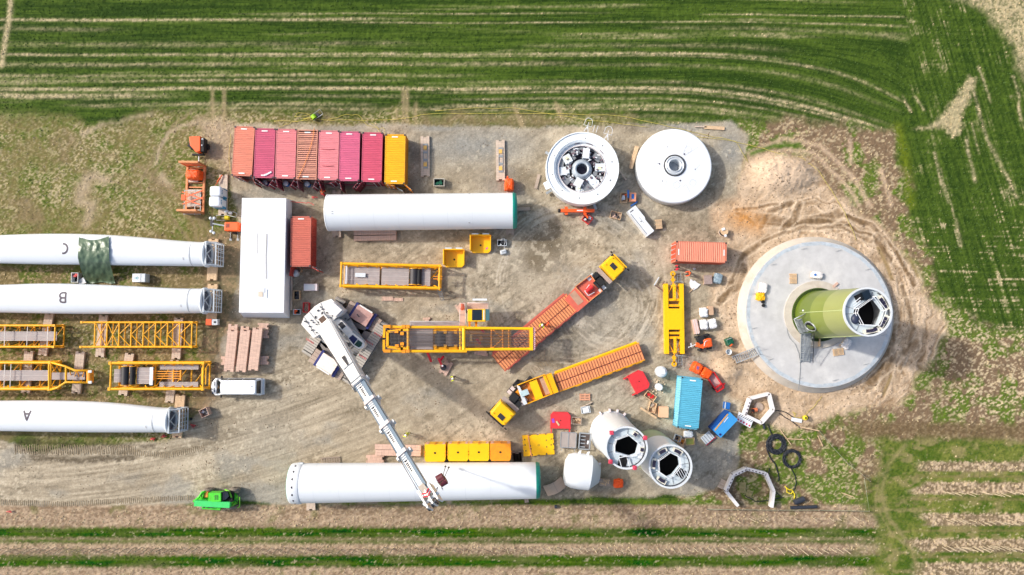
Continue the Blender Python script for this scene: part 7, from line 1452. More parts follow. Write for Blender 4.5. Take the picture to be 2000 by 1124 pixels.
# ---------------------------------------------------------------- loads, crates and small things
b = MB(); b.bar(P(1129, 405, .2) + Vector((-2, 2.6, 0)), P(1129, 405, .2) + Vector((-1.9, 2.7, 0)), .1)
def plank(x0, y0, x1, y1, w, label, m=WOODG, name='plank', z=.12):
    b = MB(); b.bar(P(x0, y0, z), P(x1, y1, z), w, .1); return tag(b.build(name, m), label, name.replace('_', ' '))
plank(1046, 369, 1053, 341, .38, 'grey plank lying left of the machinery ring'); plank(1009, 409.5, 1035, 408, .42, 'grey plank pointing out from under the green capped tube end')
plank(1211, 335, 1223, 352, .16, 'thin brown lath on the gravel between ring and disc', WOOD, 'lath'); plank(1232, 329, 1244, 286, .5, 'tall light timber leaning beside the plain disc', PINE, 'timber', .5); plank(1233, 330, 1241, 300, .3, 'second light timber just left of the plain disc', PINE, 'timber', .7)
plank(1376, 249, 1415, 251.5, .42, 'light boards lying on gravel above the plain disc', PINE, 'board'); plank(1357, 247.5, 1380, 248.5, .15, 'thin dark lath above the plain disc', WOOD, 'lath')
t = thing('assembly_jig', 'orange steel beam below the machinery ring with a black tip', 'steel beam', P(1127, 413, .4), 0); m = MB(); m.box(0, 0, .35, 4.2, .38, .38); m.build('beam', ORG, t); m = MB(); [m.box(x, 0, .3, .35, 1.0, .2) for x in (-1.35, .95)]; m.each('cross_foot', ORG, t); m = MB(); m.box(.3, 0, .545, .75, .14, .02); m.build('white_lettering', WHITE, t); m = MB(); m.tube((-2.35, 0, .35), (-2.05, 0, .35), .24, 16); m.build('black_tip', DARK, t); m = MB(); m.bar((.9, -.3, .35), (1.3, -.9, .3), .2); m.build('link_arm', ORG, t)
crate(1147.5, 427.5, 1.05, .95, .6, -38, 'bright red tool crate beside the orange beam', RED, WOOD, [(LGREY, 3), (STEELD, 2)], name='tool_crate')
crate(1203, 420.5, 1.35, .9, .5, -14, 'wooden crate with parts inside, left of the long white cabinet', PINE, WOOD, [(STEELD, 2), (WOODR, 2)])
crate(1219, 386, .8, 1.2, .6, 0, 'wooden crate with grey plastic bulging out, between ring and disc', PINE, CARD, [(LGREY, 4), (ORT, 1)])
t = load(1236, 385, -2, .85, 1.15, .5, 'pallet load with a blue patch on top, below the plain disc', mat('salmon_carton', (222, 150, 118), .7)); m = MB(); m.box(0, .05, .655, .3, .6, .02); m.build('blue_patch', BLUE, t)
plank(1226.8, 372, 1227, 387, .2, 'short blue tube standing between two loads', BLUE, 'blue_tube', .7); plank(1232, 403, 1245, 394, .18, 'short blue tube lying above the long white cabinet', BLUE, 'blue_tube', .2)
t = thing('white_cabinet', 'long white cabinet lying tilted with small dark fittings on top', 'cabinet', at(1252, 433, 1.0), -52); m = MB(); m.prism([(-2.0, -.55), (1.9, -.55), (1.9, .55), (.1, .55), (-.1, .7), (-2.0, .7)], 0, 1.0); m.build('body', WHITE, t); m = MB(); [m.box(-1.4 + .16 * k, -.42, 1.01, .08, .1, .02) for k in range(20)]; m.box(0, 0, 1.01, .12, .12, .02); m.box(-1.7, -.1, 1.01, .1, .5, .02); m.build('fitting', INKC, t); m = MB(); m.box(-.1, .15, 1.01, .9, .04, .02); m.build('scratch', GREYP, t)
pallet(1287, 438, 95, 'light wooden pallet leaning against the long white cabinet', 1.15, .8, .4, z=.1)
t = thing('cable_drum', 'wooden cable drum standing above the salmon container', 'cable drum', at(1415.5, 452.5, .9), 0); m = MB(); m.disc((0, 0), 0, .52, 0, .08, 28); m.build('flange', WOOD, t); m = MB(); m.disc((0, 0), 0, .42, .08, .7, 28); m.build('core', DARK, t); m = MB(); m.disc((0, .05), 0, .48, .7, .78, 28); m.build('flange', PINE, t); m = MB(); m.box(-.15, .3, .85, .4, .3, .1, rz=20); m.box(.1, -.5, .8, .3, .3, .1, rz=20); m.build('paper', WHITE, t)
load(1383.8, 546.5, 2, .95, 1.15, .6, 'grey brown pallet load nearest the salmon container', mat('grey_brown_sack', (158, 140, 134), .8, var=.2, scale=6)); load(1403, 543.5, -15, 1.05, 1.25, .55, 'blue grey plastic wrapped load beside the brown one', mat('blue_grey_wrap', (148, 168, 180), .35, var=.3, scale=3, bump=.4), False)
m = MB(); pts = [(-.5, .3), (-.35, .75), (-.1, .5), (.1, .55), (.35, .3), (.75, .1), (.35, -.3), (-.1, -.55), (-.4, -.2)]; m.prism([(x * 1.1, y * 1.1) for x, y in pts], 0, .12); tag(m.build('plastic_sheet', TARPW), 'crumpled white plastic sheet left of the grey brown load', 'sheet').location = P(1355, 558, .02)
plank(1345, 572, 1356, 563, .08, 'thin light stick beside the crumpled plastic sheet', PINE, 'stick'); b = MB(); b.ball((0, 0, .1), .2, .14, .1); tag(b.build('rag', TARPW), 'small white rag below the salmon container', 'rag').location = P(1355.5, 525.5, 0)
WB = mat('white_bag', (228, 230, 232), .5, var=.12, scale=4, dirt=((190, 160, 120), .5, 3))
t = load(1376, 610.5, 4, .9, 1.15, .7, 'white wrapped pallet load, upper left of the four', WB, False, strap=None); t = load(1389, 607, 3, .6, 1.15, .55, 'brown carton standing against the upper white load', CARD); load(1376, 634.5, 4, .95, 1.2, .7, 'white wrapped load, lower left beside the long carton', WB, False); load(1393, 632.5, 10, .95, 1.2, .7, 'white wrapped load with a yellowish corner, lower right of the four', WB, False)
load(1359.5, 638.5, 12, .62, 1.85, .5, 'long pinkish carton beside the white wrapped loads', mat('pinkish_carton', (214, 180, 168), .75, var=.1, scale=4), strap=LGREY)
# orange compact loader, green pump, bucket, ramp
t = thing('compact_loader', 'orange and black compact loader near the yellow lifting frame', 'loader', at(1377, 669.5, 1.3), 8); m = MB(); m.soft(.35, -.1, .4, 1.15, 1.1, .95, seed=2, amp=.02); m.build('hood', ORG, t); m = MB(); m.box(-.3, .35, .8, .9, .8, .9, rz=20); m.box(.1, .75, .6, 1.2, .3, .7, rz=15); m.build('black_frame', DARK, t, bevel=.06); m = MB(); m.box(-.55, -.3, .75, .9, .5, .7, rz=-25); m.build('orange_cover', ORG, t)
for x, y in ((-.6, .75), (.6, .85), (-.5, -.8), (.65, -.8)): m = MB(); m.tube((x, y - .12, .32), (x, y + .12, .32), .32, 16); m.build('wheel', DARK, t)
m = MB(); m.bar((-.9, -.1, .5), (-1.7, -.3, .4), .09); m.box(-1.5, -.1, .45, .12, .5, .1); m.ball((-1.8, -.35, .4), .1, .1, .1); m.build('drawbar', LGREY, t); m = MB(); m.path([(-.2, -.4, 1.35), (0, .1, 1.4), (.3, .2, 1.4)], .05, 5); m.build('white_cable', WHITE, t)
t = thing('water_pump', 'dark green pump housing with an orange inlet left of the pad ramp', 'pump', at(1426.5, 667.5, .8), 20); m = MB(); m.soft(0, 0, 0, .95, .9, .75, seed=12, amp=.015); m.build('housing', DGRN, t); m = MB(); m.tube((0, -.35, .5), (.05, -.5, .5), .24, 18); m.build('inlet', ORG, t); m = MB(); m.bar((-.3, .35, .8), (.3, .35, .85), .08); m.build('handle', GREYP, t)
t = thing('bucket', 'grey metal bucket with a stick by the foot of the ramp', 'bucket', P(1421, 687.5, .3), 20); m = MB(); m.lathe([(0, .02), (.25, .02), (.36, .6), (.33, .6), (.24, .06)], 20); m.build('body', LGREY, t); m = MB(); m.bar((-.3, -.1, .3), (-1.2, -.35, .05), .04); m.build('stick', STEELD, t)
t = thing('access_ramp', 'grey grated ramp leading up onto the round pad', 'ramp', P(1453, 694, 0), 24); m = MB(); [m.bar((-1.5, y, .15), (1.5, y, 1.25), .08, .16) for y in (-.45, .45)]; m.build('side_rail', GALV, t); m = MB(); [m.bar((x, -.45, .15 + (x + 1.5) / 3 * 1.1), (x, .45, .15 + (x + 1.5) / 3 * 1.1), .1, .04) for x in np.linspace(-1.45, 1.45, 14)]; m.build('tread', GALV, t); m = MB(); m.bar((1.0, .5, 1.9), (1.6, .5, 2.2), .04); m.bar((1.5, -.5, 1.2), (1.5, -.5, 2.2), .04); m.bar((1.5, .5, 1.2), (1.5, .5, 2.2), .04); m.build('post', GALV, t)
# orange covered crates and red skip
for i, (x, y, rz, lb) in enumerate([(1363.5, 719.5, 58, 'orange covered crate with a faint purple print, left of the pair'), (1381, 729.5, -32, 'orange covered crate between the printed one and the red cart')]):
    t = thing('covered_crate', lb, 'covered box', at(x, y, 1.1), rz, 'orange tarp covered boxes'); b = MB(); b.soft(0, 0, 0, 1.25, 1.2, 1.1, seed=20 + i, amp=.03); b.build('cover', ORT, t)
    if i == 0: b = MB(); b.box(.0, .05, 1.14, .4, .3, .02, rz=20); b.build('purple_print', mat('purple_print', (130, 90, 140), .6), t)
t = thing('tipping_cart', 'red metal tipping cart beside the orange covered crates', 'cart', at(1398, 747, .9), -57); m = MB(); m.prism([(-1.15, -.48), (1.1, -.5), (1.1, .5), (-1.15, .48)], .35, .45); m.build('floor', mat('pinkish_grey_floor', (190, 164, 160), .7), t); m = MB(); [m.box(x, y, .65, w_, d_, .55) for x, y, w_, d_ in ((-1.15, 0, .1, 1.0), (1.1, 0, .1, 1.05), (0, -.5, 2.3, .1), (0, .5, 2.3, .1))]; m.box(.55, 0, .8, .12, .95, .4); m.build('side_wall', RED, t); m = MB(); m.prism([(.5, .5), (1.1, .5), (.75, .95)], .6, .7); m.build('flap', RED, t)
for y in (-.55, .55): m = MB(); m.tube((.6, y - .06, .25), (.6, y + .06, .25), .25, 16); m.build('wheel', DARK, t)
def redtray(px, py, rz, label, extra=None):
    t = thing('red_ballast_tray', label, 'ballast tray', at(px, py, .7), rz, 'red ballast trays'); w, d = 2.4, 1.95; m = MB(); m.prism([(-w / 2, -d / 2), (w / 2, -d / 2), (w / 2, d / 2 - .35), (w / 2 - .35, d / 2), (-w / 2 + .35, d / 2), (-w / 2, d / 2 - .35)], 0, .7); m.build('body', REDT, t)
    m = MB(); m.disc((0, 0), 0, .07, .7, .712, 12); m.build('hole', BLACK, t); m = MB(); [m.box(x, -d / 2 - .25, .35, .14, .6, .3) for x in (-w / 2 + .1, w / 2 - .1)]; [m.box(x, -d / 2 + .06, .74, .1, .1, .1) for x in (-w / 2, w / 2)]; m.each('prong', REDT, t)
    if extra: m = MB(); m.box(-.9, -.05, .712, .3, .5, .02, rz=15); m.build('purple_mark', mat('purple_spray', (150, 70, 190), .6), t); m = MB(); m.box(-.35, -.35, .75, .2, .6, .06, rz=35); m.build('board_on_top', PINE, t)
    return t
redtray(1248.5, 745.5, -62 + 0, 'red tray standing next to the orange slatted trailer end'); redtray(1095, 821.5, -1, 'red tray with a purple mark, above the grey steel frames', True)
def can(px, py, r_, h, label, rough=0):
    t = thing('steel_drum', label, 'drum', at(px, py, h), 0); m = MB(); m.lathe([(0, 0), (r_, 0), (r_ * 1.03, h * .3), (r_, h * .5), (r_ * 1.03, h * .7), (r_, h * .92), (r_ * .6, h), (0, h)], 28); m.build('body', LGREY, t); m = MB(); m.box(.12 * r_, 0, h + .03, r_ * .9, r_ * .8, .06, rz=8) if not rough else m.disc((0, -.05), 0, r_ * .85, h, h + .1, 20); m.build('cap', WHITE, t); return t
can(1293, 727, .66, 1.3, 'round grey container with a square white cap beside the red tray'); t = can(1288, 756.5, .42, 1.0, 'small white drum with scattered foam around it', 1)
rnd = random.Random(3); m = MB()
for i in range(26): a = rnd.uniform(0, 6.28); r_ = rnd.uniform(.45, 1.0); m.ball((r_ * math.cos(a) - .1, r_ * math.sin(a), .08), rnd.uniform(.05, .14), rnd.uniform(.05, .12), .07, 8, 5)
o = tag(m.build('foam_scrap', mat('beige_foam', (216, 196, 168), .8, var=.1)), 'beige foam scraps scattered around the small white drum', 'scraps'); o['kind'] = 'stuff'; o.location = P(1286, 754.5, 0); 
crate(1270.5, 774.5, 1.35, .85, .45, -36, 'wooden tray with red straps inside, below the red tray', PINE, CARD, [(RED, 4)]); crate(1274.5, 796.5, .85, 1.3, .45, -16, 'wooden tray full of sticks under the one with red straps', PINE, CARD, [(WOOD, 3), (PINE, 3)])
plank(1251, 797, 1282, 817, .24, 'light plank lying across the tray of sticks', PINE, 'plank', .5); load(1297, 805.5, -2, 1.15, 1.35, .7, 'salmon wooden box between tray of sticks and light blue container', mat('salmon_board', (232, 182, 146), .7, var=.06))
pallet(1142.5, 776, 0, 'salmon coloured pallet right of the yellow trailer', 1.25, .85, .2, m=mat('salmon_pallet', (206, 150, 120), .8, var=.15, scale=4), n=3); t = crate(1144, 801, 1.1, .8, .4, 8, 'small tray with a white sheet on it above the red tray', LGREY, LGREY, None, name='crate'); MB().box(0, 0, .42, .75, .6, .03, rz=4).build('white_sheet', WHITE, t)
plank(1134, 796, 1157, 786, .1, 'thin brown lath beside the tray with the white sheet', WOOD, 'lath'); b = MB(); b.lathe([(0, 0), (.14, 0), (.14, .12), (0, .14)], 12); tag(b.build('cap', DARK), 'small black cap at the end of the brown lath', 'cap').location = P(1155, 789, 0)
crate(1126, 822.5, 1.2, .85, .7, -5, 'wooden crate touching the red tray with the purple mark', WOODG, CARD, [(PINE, 3)])
t = thing('steel_panel_stack', 'stack of grey ribbed steel panels below the red tray with the purple mark', 'steel panels', at(1110, 861.5, .8), -3); m = MB(); m.box(0, .1, .7, 1.9, 1.8, .12); m.box(.05, 0, .4, 1.95, 1.9, .12); m.build('panel', mat('brown_grey_panel', (160, 150, 144), .6, var=.08), t); m = MB(); [m.bar((-.93 + .93 * k, -.8, .78), (-.93 + .93 * k, 1.0, .78), .07) for k in range(3)]; [m.bar((-.95, y, .78), (.95, y, .78), .07) for y in (-.8, 1.0)]; [m.box(x, -1.1, .35, .08, .4, .08) for x in (-.7, .85)]; m.build('frame_edge', GALV, t)
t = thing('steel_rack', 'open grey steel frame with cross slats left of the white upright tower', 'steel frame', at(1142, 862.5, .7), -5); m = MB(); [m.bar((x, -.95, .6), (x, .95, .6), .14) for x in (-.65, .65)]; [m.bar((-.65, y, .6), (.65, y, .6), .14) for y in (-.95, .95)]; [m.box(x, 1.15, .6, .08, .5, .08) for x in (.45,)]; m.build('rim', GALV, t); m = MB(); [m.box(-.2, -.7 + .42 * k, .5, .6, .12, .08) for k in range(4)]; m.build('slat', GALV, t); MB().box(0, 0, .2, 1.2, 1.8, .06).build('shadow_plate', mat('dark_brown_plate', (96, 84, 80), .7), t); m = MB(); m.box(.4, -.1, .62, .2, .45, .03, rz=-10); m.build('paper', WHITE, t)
t = thing('pallet_stack', 'dark pallet stack with bits of timber right of the hub cap', 'pallet stack', at(1181.5, 943, .7), 0); m = MB(); [m.box(0, 0, .1 + .18 * k, 1.2, .85, .06) for k in range(4)]; m.build('pallet', WOODG, t); m = MB(); rnd = random.Random(2); [m.box(rnd.uniform(-.45, .45), rnd.uniform(-.3, .3), .72, .35, .12, .1, rz=rnd.choice((0, 90, 45))) for _ in range(9)]; m.build('block', PINE, t)
t = load(1208.5, 945.5, 0, 1.15, 1.05, .45, 'pallet heaped with an orange sheet below the white upright tower', ORT, False)
# containers' small company
t = thing('blue_bin', 'small blue bin above the long blue container', 'bin', at(1421, 793, .9), -8); m = MB(); m.box(0, 0, .45, .6, .8, .85); m.build('body', BLUE, t); m = MB(); m.box(-.28, 0, .9, .12, .75, .06); m.build('label_strip', LGREY, t)
def bluebox():
    z = 1.6; pts = [(1423, 805), (1440, 819), (1406.5, 853), (1391, 839.5)]; c = P(1415, 829, z); root = thing('blue_container', 'royal blue steel container with an orange stripe on its roof', 'container', (c.x, c.y, 0), 46); w, L = 1.55, 2.95
    a = ang(1399, 846, 1431.5, 812, z); root.rotation_euler = (0, 0, R(a)); MB().box(0, 0, .8, L, w, 1.6).build('body', mat('deep_blue_wall', (16, 76, 150), .45, var=.1, dirt=((10, 50, 110), .5, 2)), root); m = MB(); m.box(0, -.12, 1.62, L + .04, w * .86, .06); m.build('roof', mat('mid_blue_roof', (60, 150, 214), .5, var=.06, scale=1), root); m = MB(); m.box(-.1, .45, 1.66, L * .85, .16, .03, rz=5); m.build('orange_strip', mat('tan_orange_strip', (206, 158, 94), .6), root); m = MB(); m.disc((-1.25, -.45), 0, .14, 1.66, 1.7, 14); m.build('cap', NAVY, root); m = MB(); m.box(.5, .25, 1.67, .8, .08, .02, rz=5); m.build('white_marking', WHITE, root)
bluebox()
t = thing('steel_grate', 'pale steel grating leaning by the blue container lower end', 'grate', at(1382, 855.5, .4), 40); m = MB(); m.box(0, 0, .35, 1.35, 1.05, .06); m.build('sheet', LGREY, t); m = MB(); [m.box(-.5 + .33 * k, 0, .4, .06, 1.0, .05) for k in range(4)]; m.build('rib', GREYP, t); m = MB(); m.bar((-.7, -.6, .25), (.8, -.6, .25), .1); m.build('red_edge', mat('crimson_steel', (206, 30, 56)), t)
crate(1324, 856.5, .85, .75, .5, -22, 'small pale crate at the lower left of the light blue container', LGREY, CARD, [(STEELD, 2)], name='crate'); crate(1331.5, 863, .8, .7, .5, -20, 'small orange brown crate beside the pale one', PINE, ORYEL, [(STEELD, 1)]); t = load(1345, 849, 0, 1.1, .8, .4, 'white wrapped bundle below the light blue container', WHITE, False); t = crate(1348, 863, 1.1, .9, .4, 3, 'wooden tray with light green insert below the wrapped bundle', PINE, mat('light_green_sheet', (170, 184, 100), .7)); load(1328.5, 876.5, 0, 1.0, .9, .4, 'brown carton partly hidden by the olive tinted tower', CARD)
# ---------------------------------------------------------------- white segment frames
def poly_ring(pts, closed, label, zt=.95, w=.36, ticks=False):
    c = P(sum(p[0] for p in pts) / len(pts), sum(p[1] for p in pts) / len(pts), 0); root = thing('segment_frame', label, 'steel frame', c, 0, 'white segment frames lying in the weeds'); q = [L3(x, y, zt, root) for x, y in pts]; n = len(q)
    WM = mat('frame_white', (228, 224, 222), .5, var=.06, scale=2)
    for i in range(n if closed else n - 1):
        a, b_ = q[i], q[(i + 1) % n]; m = MB(); d = (b_ - a).normalized(); s_ = Vector((-d.y, d.x, 0)); m.bar(a - d * .02 + Vector((0, 0, -.05)), b_ + Vector((0, 0, -.05)), w, .06); m.bar(a + s_ * (w / 2 - .03) + Vector((0, 0, -.45)), b_ + s_ * (w / 2 - .03) + Vector((0, 0, -.45)), .05, .8); m.bar(a - s_ * (w / 2 - .03) + Vector((0, 0, -.45)), b_ - s_ * (w / 2 - .03) + Vector((0, 0, -.45)), .05, .8); sg = m.build('segment', WM, root)
        if ticks if isinstance(ticks, bool) else i in ticks:
            t_ = MB(); L = (b_ - a).length
            for k in range(int(L / .42)): c_ = a + d * (.3 + k * .42); t_.bar(c_ - d * .1 - s_ * .05, c_ + d * .1 - s_ * .05, .1, .05)
            t_.build('slot', mat('dark_slot', (80, 62, 70), .6), sg)
    return root
poly_ring([(1466, 779), (1503, 769.5), (1511, 801), (1488, 827), (1455, 811)], True, 'white five-sided segment frame around a drain pipe', ticks=(4,))
poly_ring([(1442, 989), (1419, 960), (1433, 929), (1459, 916.5), (1497, 926), (1512, 960), (1508, 992)], False, 'white open frame of six segments around bare earth', ticks=(1, 2, 3))
t = thing('slotted_panel', 'white slotted panel with red marks leaning on the five-sided frame', 'panel', P(1455, 820.5, .6), 0); m = MB(); q = inloc(t, [(1443, 804.5), (1472, 819), (1465, 836.5), (1437.5, 821.5)], .6); m.prism([(v.x, v.y) for v in q], 0.0, .06); m.build('sheet', WHITE, t); m = MB(); c_ = [q[0] + (q[1] - q[0]) * (.12 + .13 * k) + (q[3] - q[0]) * .3 for k in range(7)]; [m.box(v.x, v.y, .07, .07, .34, .02, rz=-55) for v in c_]; m.build('slot', INKC, t); m = MB(); [m.box(*(q[3] + (q[2] - q[3]) * (.1 + .2 * k) + (q[0] - q[3]) * .2).xy, .07, .18, .2, .02, rz=-28) for k in range(5)]; m.build('red_mark', mat('crimson_mark', (200, 30, 80), .6), t)
t = thing('drain_pipe', 'orange drain pipe end with a dark mouth inside the five-sided frame', 'pipe', P(1472, 801, .2), 10); m = MB(); m.tube((-.3, 0, .25), (.35, 0, .25), .24, 18); m.build('pipe', mat('terracotta', (204, 110, 70), .7), t); m = MB(); m.disc((-.25, .02), 0, .2, .5, .52, 16); m.build('mouth', BLACK, t)
o = MB(); o.disc((0, 0), 0, .55, 0, .18, 22); tag(o.build('flat_stone', WOODG), 'flat round stone inside the five-sided frame', 'stone').location = P(1481, 795, 0)
pallet(1450.5, 953, 85, 'mossy pallet inside the open six segment frame', 1.2, .8, .2, m=mat('mossy_wood', (150, 140, 96), .8, var=.2, scale=3)); pallet(1463, 966, 70, 'half buried pallet right of the mossy one', 1.0, .7, .08, m=mat('mossy_wood', (150, 140, 96))); pallet(1410.5, 946, 60, 'broken pallet left of the open six segment frame', 1.1, .7, .15, m=WOOD)
# cable coils, pipes, reels
def coil(px, py, r0, r1, label, n=9):
    m = MB(); rnd = random.Random(n)
    for k in range(n): rr_ = r0 + (r1 - r0) * k / (n - 1); m.path([(rr_ * math.cos(t) * (1 + .02 * math.sin(3 * t + k)), rr_ * math.sin(t), .08 + rnd.random() * .22) for t in np.linspace(0, 6.283, 37)[:-1]], .06, 5, True)
    tag(m.build('cable_coil', mat('black_cable', (34, 38, 46), .6, var=.2)), label, 'cable coil', 'black cable coils').location = P(px, py, 0)
coil(1515, 867.5, .68, 1.2, 'thick coil of black cable, upper left of the two', 11); coil(1545.5, 896, .85, 1.12, 'thinner coil of black cable, lower right of the two', 6)
BCB = mat('black_cable', (34, 38, 46)); GC2 = 'loose black cables in the weeds'
cable('black_cable', [(1511, 803), (1520, 802), (1535, 806), (1550, 816), (1556, 820)], .05, BCB, 'black cable from the five-sided frame to the white tray', group=GC2, jit=.3)
cable('black_cable', [(1500, 830), (1508, 850), (1497, 862), (1498, 880), (1505, 895), (1515, 910), (1520, 925), (1521, 940)], .06, BCB, 'black cable running down left of the thick coil', group=GC2, jit=.5)
cable('black_cable', [(1535, 903), (1545, 915), (1553, 930), (1555, 945), (1550, 958)], .05, BCB, 'black cable loop below the thinner coil', group=GC2, jit=.5); cable('black_cable', [(1503, 915), (1501, 930), (1505, 945), (1512, 960), (1530, 972), (1500, 978), (1475, 980), (1455, 968)], .05, BCB, 'black cable loop passing the open segment frame', group=GC2, jit=.6)
cable('black_cable', [(1522, 808), (1545, 822), (1562, 836)], .05, BCB, 'black cable under the white tray', group=GC2, jit=.4)
cable('yellow_cable', [(1533, 950), (1538, 955), (1547, 958), (1552, 965), (1551, 974)], .07, mat('bright_yellow_cable', (230, 206, 40), .5), 'thick bright yellow cable in the weeds below the coils', group=GY_, jit=.4); cable('yellow_cable', [(1536, 952), (1537, 962), (1545, 965), (1549, 960)], .06, mat('bright_yellow_cable', (230, 206, 40)), 'hooked loop of bright yellow cable', group=GY_, jit=.3)
cable('cable', [(1549, 804), (1553, 812), (1548, 806), (1556, 808), (1550, 815), (1560, 816), (1570, 814), (1590, 795), (1605, 775)], .024, CAB, 'yellow cable heap trailing up toward the pad', group=GY_, jit=.8)
plank(1546, 819, 1566, 823, .45, 'white tray lying by the yellow reel on the sand', WHITE, 'tray')
t = thing('cable_reel', 'yellow and black cable reel on the sand below the pad', 'reel', P(1571, 816, .3), 0); m = MB(); m.lathe([(.1, 0), (.28, .05), (.3, .3), (.26, .42), (.1, .42)], 20); m.build('drum', mat('bright_yellow_cable', (230, 206, 40)), t); m = MB(); m.disc((0, 0), 0, .11, .42, .46, 14); m.build('hub', DARK, t); m = MB(); m.path([(.3, -.2, .1), (.5, 0, .1), (.3, .25, .1)], .06, 6); m.build('stand', DARK, t)
for (x0, y0, x1, y1, r_, lb) in [(1544, 992, 1595, 990, .2, 'long dark plastic pipe at the lower field edge'), (1551, 982, 1570, 974.5, .32, 'short thick dark pipe above the long one'), (1491, 828, 1493, 838, .14, 'short dark blue pipe below the five-sided frame'), (1083, 990, 1088, 990, .2, 'short dark pipe piece in the verge below the curved panel')]:
    m = MB(); a, b_ = P(x0, y0, r_), P(x1, y1, r_); m.tube(a, b_, r_, 18); tag(m.build('plastic_pipe', mat('dark_plastic_pipe', (50, 54, 64), .45, var=.1)), lb, 'pipe', 'dark plastic pipes')
for x0, y0, x1, y1, lb in [(1523, 839, 1545, 869, 'thin bamboo like stick right of the thick coil'), (1534, 857, 1570, 859, 'thin stick lying level right of the coils'), (1597, 851, 1607, 872, 'thin stick below the fence corner'), (1644, 963, 1667, 971, 'thick pale stick in the moss right of the pipes')]: plank(x0, y0, x1, y1, .09, lb, PINE, 'stick')
# plates on the pad
mt = 1.2
def onpad(o): o.location.z = 1.2; return o
def pp_(px, py): p = P(px, py, 1.5); return p
for args in [(1549.5, 544.5, 90, 'wooden pallet alone on the pad above the tower foot')]: t = pallet(*args, w=1.2, d=.9); t.location = Vector((*P(1549.5, 544.5, 1.35).xy, 1.2))
t = pallet(1638, 688, 8, 'wooden pallet on the pad leaning to the papered load', w=1.25, d=.85); t.location = Vector((*P(1638, 688, 1.35).xy, 1.2))
for x, y, rz, w_, d_, lb, ex in [(1597, 537.5, -5, 1.4, .8, 'white topped load with a blue spot on the pad', BLUE), (1491.5, 562.5, -8, .95, 1.2, 'load covered with white paper at the left of the pad', None), (1655, 671.5, -36, .95, 1.25, 'papered load beside the tower foot lower right', None)]:
    t = load(x, y, rz, w_, d_, .35, lb, mat('paper_cover', (232, 228, 226), .6, var=.2, scale=4), False); t.location = Vector((*P(x, y, 1.7).xy, 1.2))
    if ex: m = MB(); m.disc((-.3, 0), 0, .14, .5, .56, 14); m.build('blue_can', BLUE, t)
t = thing('yellow_sack', 'bright yellow crumpled sack on the left of the pad', 'sack', (*P(1486, 580, 1.5).xy, 1.2), 0); m = MB(); m.soft(0, 0, 0, 1.0, .9, .4, seed=31, amp=.05); m.build('cover', mat('bright_yellow_sack', (244, 190, 20), .5, var=.1, bump=.4), t)
for x, y, lb in [(1490.5, 590, 'small black roll below the yellow sack'), (1491.5, 597, 'lower small black roll on the pad')]: m = MB(); m.lathe([(.08, 0), (.2, 0), (.2, .25), (.08, .25)], 16, closed=True); tag(m.build('cable_roll', DARK), lb, 'cable roll', 'small black rolls').location = Vector((*P(x, y, 1.4).xy, 1.2))
t = crate(1601, 669.5, 0, .95, .5, -2, 'small wooden box below the green tower foot', PINE, CARD, [(STEELD, 2)], z=0); t.location = Vector((*P(1601, 669.5, 1.6).xy, 1.2)) 
m = MB(); m.bar((0, 0, 0), (.6, .5, 0), .3, .06); tag(m.build('loose_lath', WOODR), 'broken reddish laths on the grout ring above the tower foot', 'lath').location = P(1627, 561, 1.36)
# ---------------------------------------------------------------- field fence of thin lath and wire
def fence():
    root = thing('field_fence', 'thin wire fence on wooden stakes along the lower right field corner', 'fence', P(1600, 850, 0), 0); T = lambda x, y, z: L3(x, y, z, root)
    line = [(1560, 833), (1600, 842), (1625, 872), (1655, 905), (1685, 928), (1700, 941)]; l2 = [(1380, 995), (1450, 996), (1520, 997), (1600, 997), (1698, 999), (1692, 960), (1688, 935)]
    w_ = MB(); 
    for ln in (line, l2):
        for z in (.5, .9): w_.path([T(x, y, z) for x, y in ln], .03, 4)
    w_.build('wire', mat('greenish_grey_wire', (140, 146, 120), .7), root)
    for ln in (line, l2):
        for x, y in ln: m = MB(); m.tube(T(x, y, 0), T(x, y, 1.1), .05, 6); m.build('post', WOODG, root)
    m = MB(); m.bar(T(1562, 834, 1.0), T(1600, 842, 1.0), .12, .06); m.build('top_lath', PINE, root)
fence()
# ---------------------------------------------------------------- stakes of the plant rows
GST = 'pale stakes standing in the plant rows'
def stake(px, py, h, first=[None]):
    p = P(px, py, 0)
    if first[0] is None:
        m = MB(); m.tube((0, 0, 0), (0, 0, 1.5), .045, 5); first[0] = tag(m.build('row_stake', mat('pale_stake', (196, 180, 152), .7)), 'thin pale stake in the planted rows along the lower field', 'stake', GST); o = first[0]
    else: o = first[0].copy(); COL.objects.link(o)
    o.location = p; o.rotation_euler = (random.gauss(0, .05), random.gauss(0, .05), 0); o.scale = (1, 1, h)
for i in range(124):
    x = -4 + i * 14 + random.gauss(0, 1)
    if x < 1660: stake(x, 1071 + random.gauss(0, 1.2), 1.15 + random.random() * .25)
for i in range(26): stake(1840 + i * 7.2 + random.gauss(0, 2), 1068 + random.gauss(0, 1.5), .9 + random.random() * .4)
for i in range(16): stake(1850 + i * 10 + random.gauss(0, 3), 1018 + random.gauss(0, 2), .8 + random.random() * .4)
for i in range(14): stake(1840 + i * 12 + random.gauss(0, 3), 962 + random.gauss(0, 2), .8 + random.random() * .4)
for i in range(10): stake(1420 + i * 27 + random.gauss(0, 6), 1012 + random.gauss(0, 3), .7 + random.random() * .4)
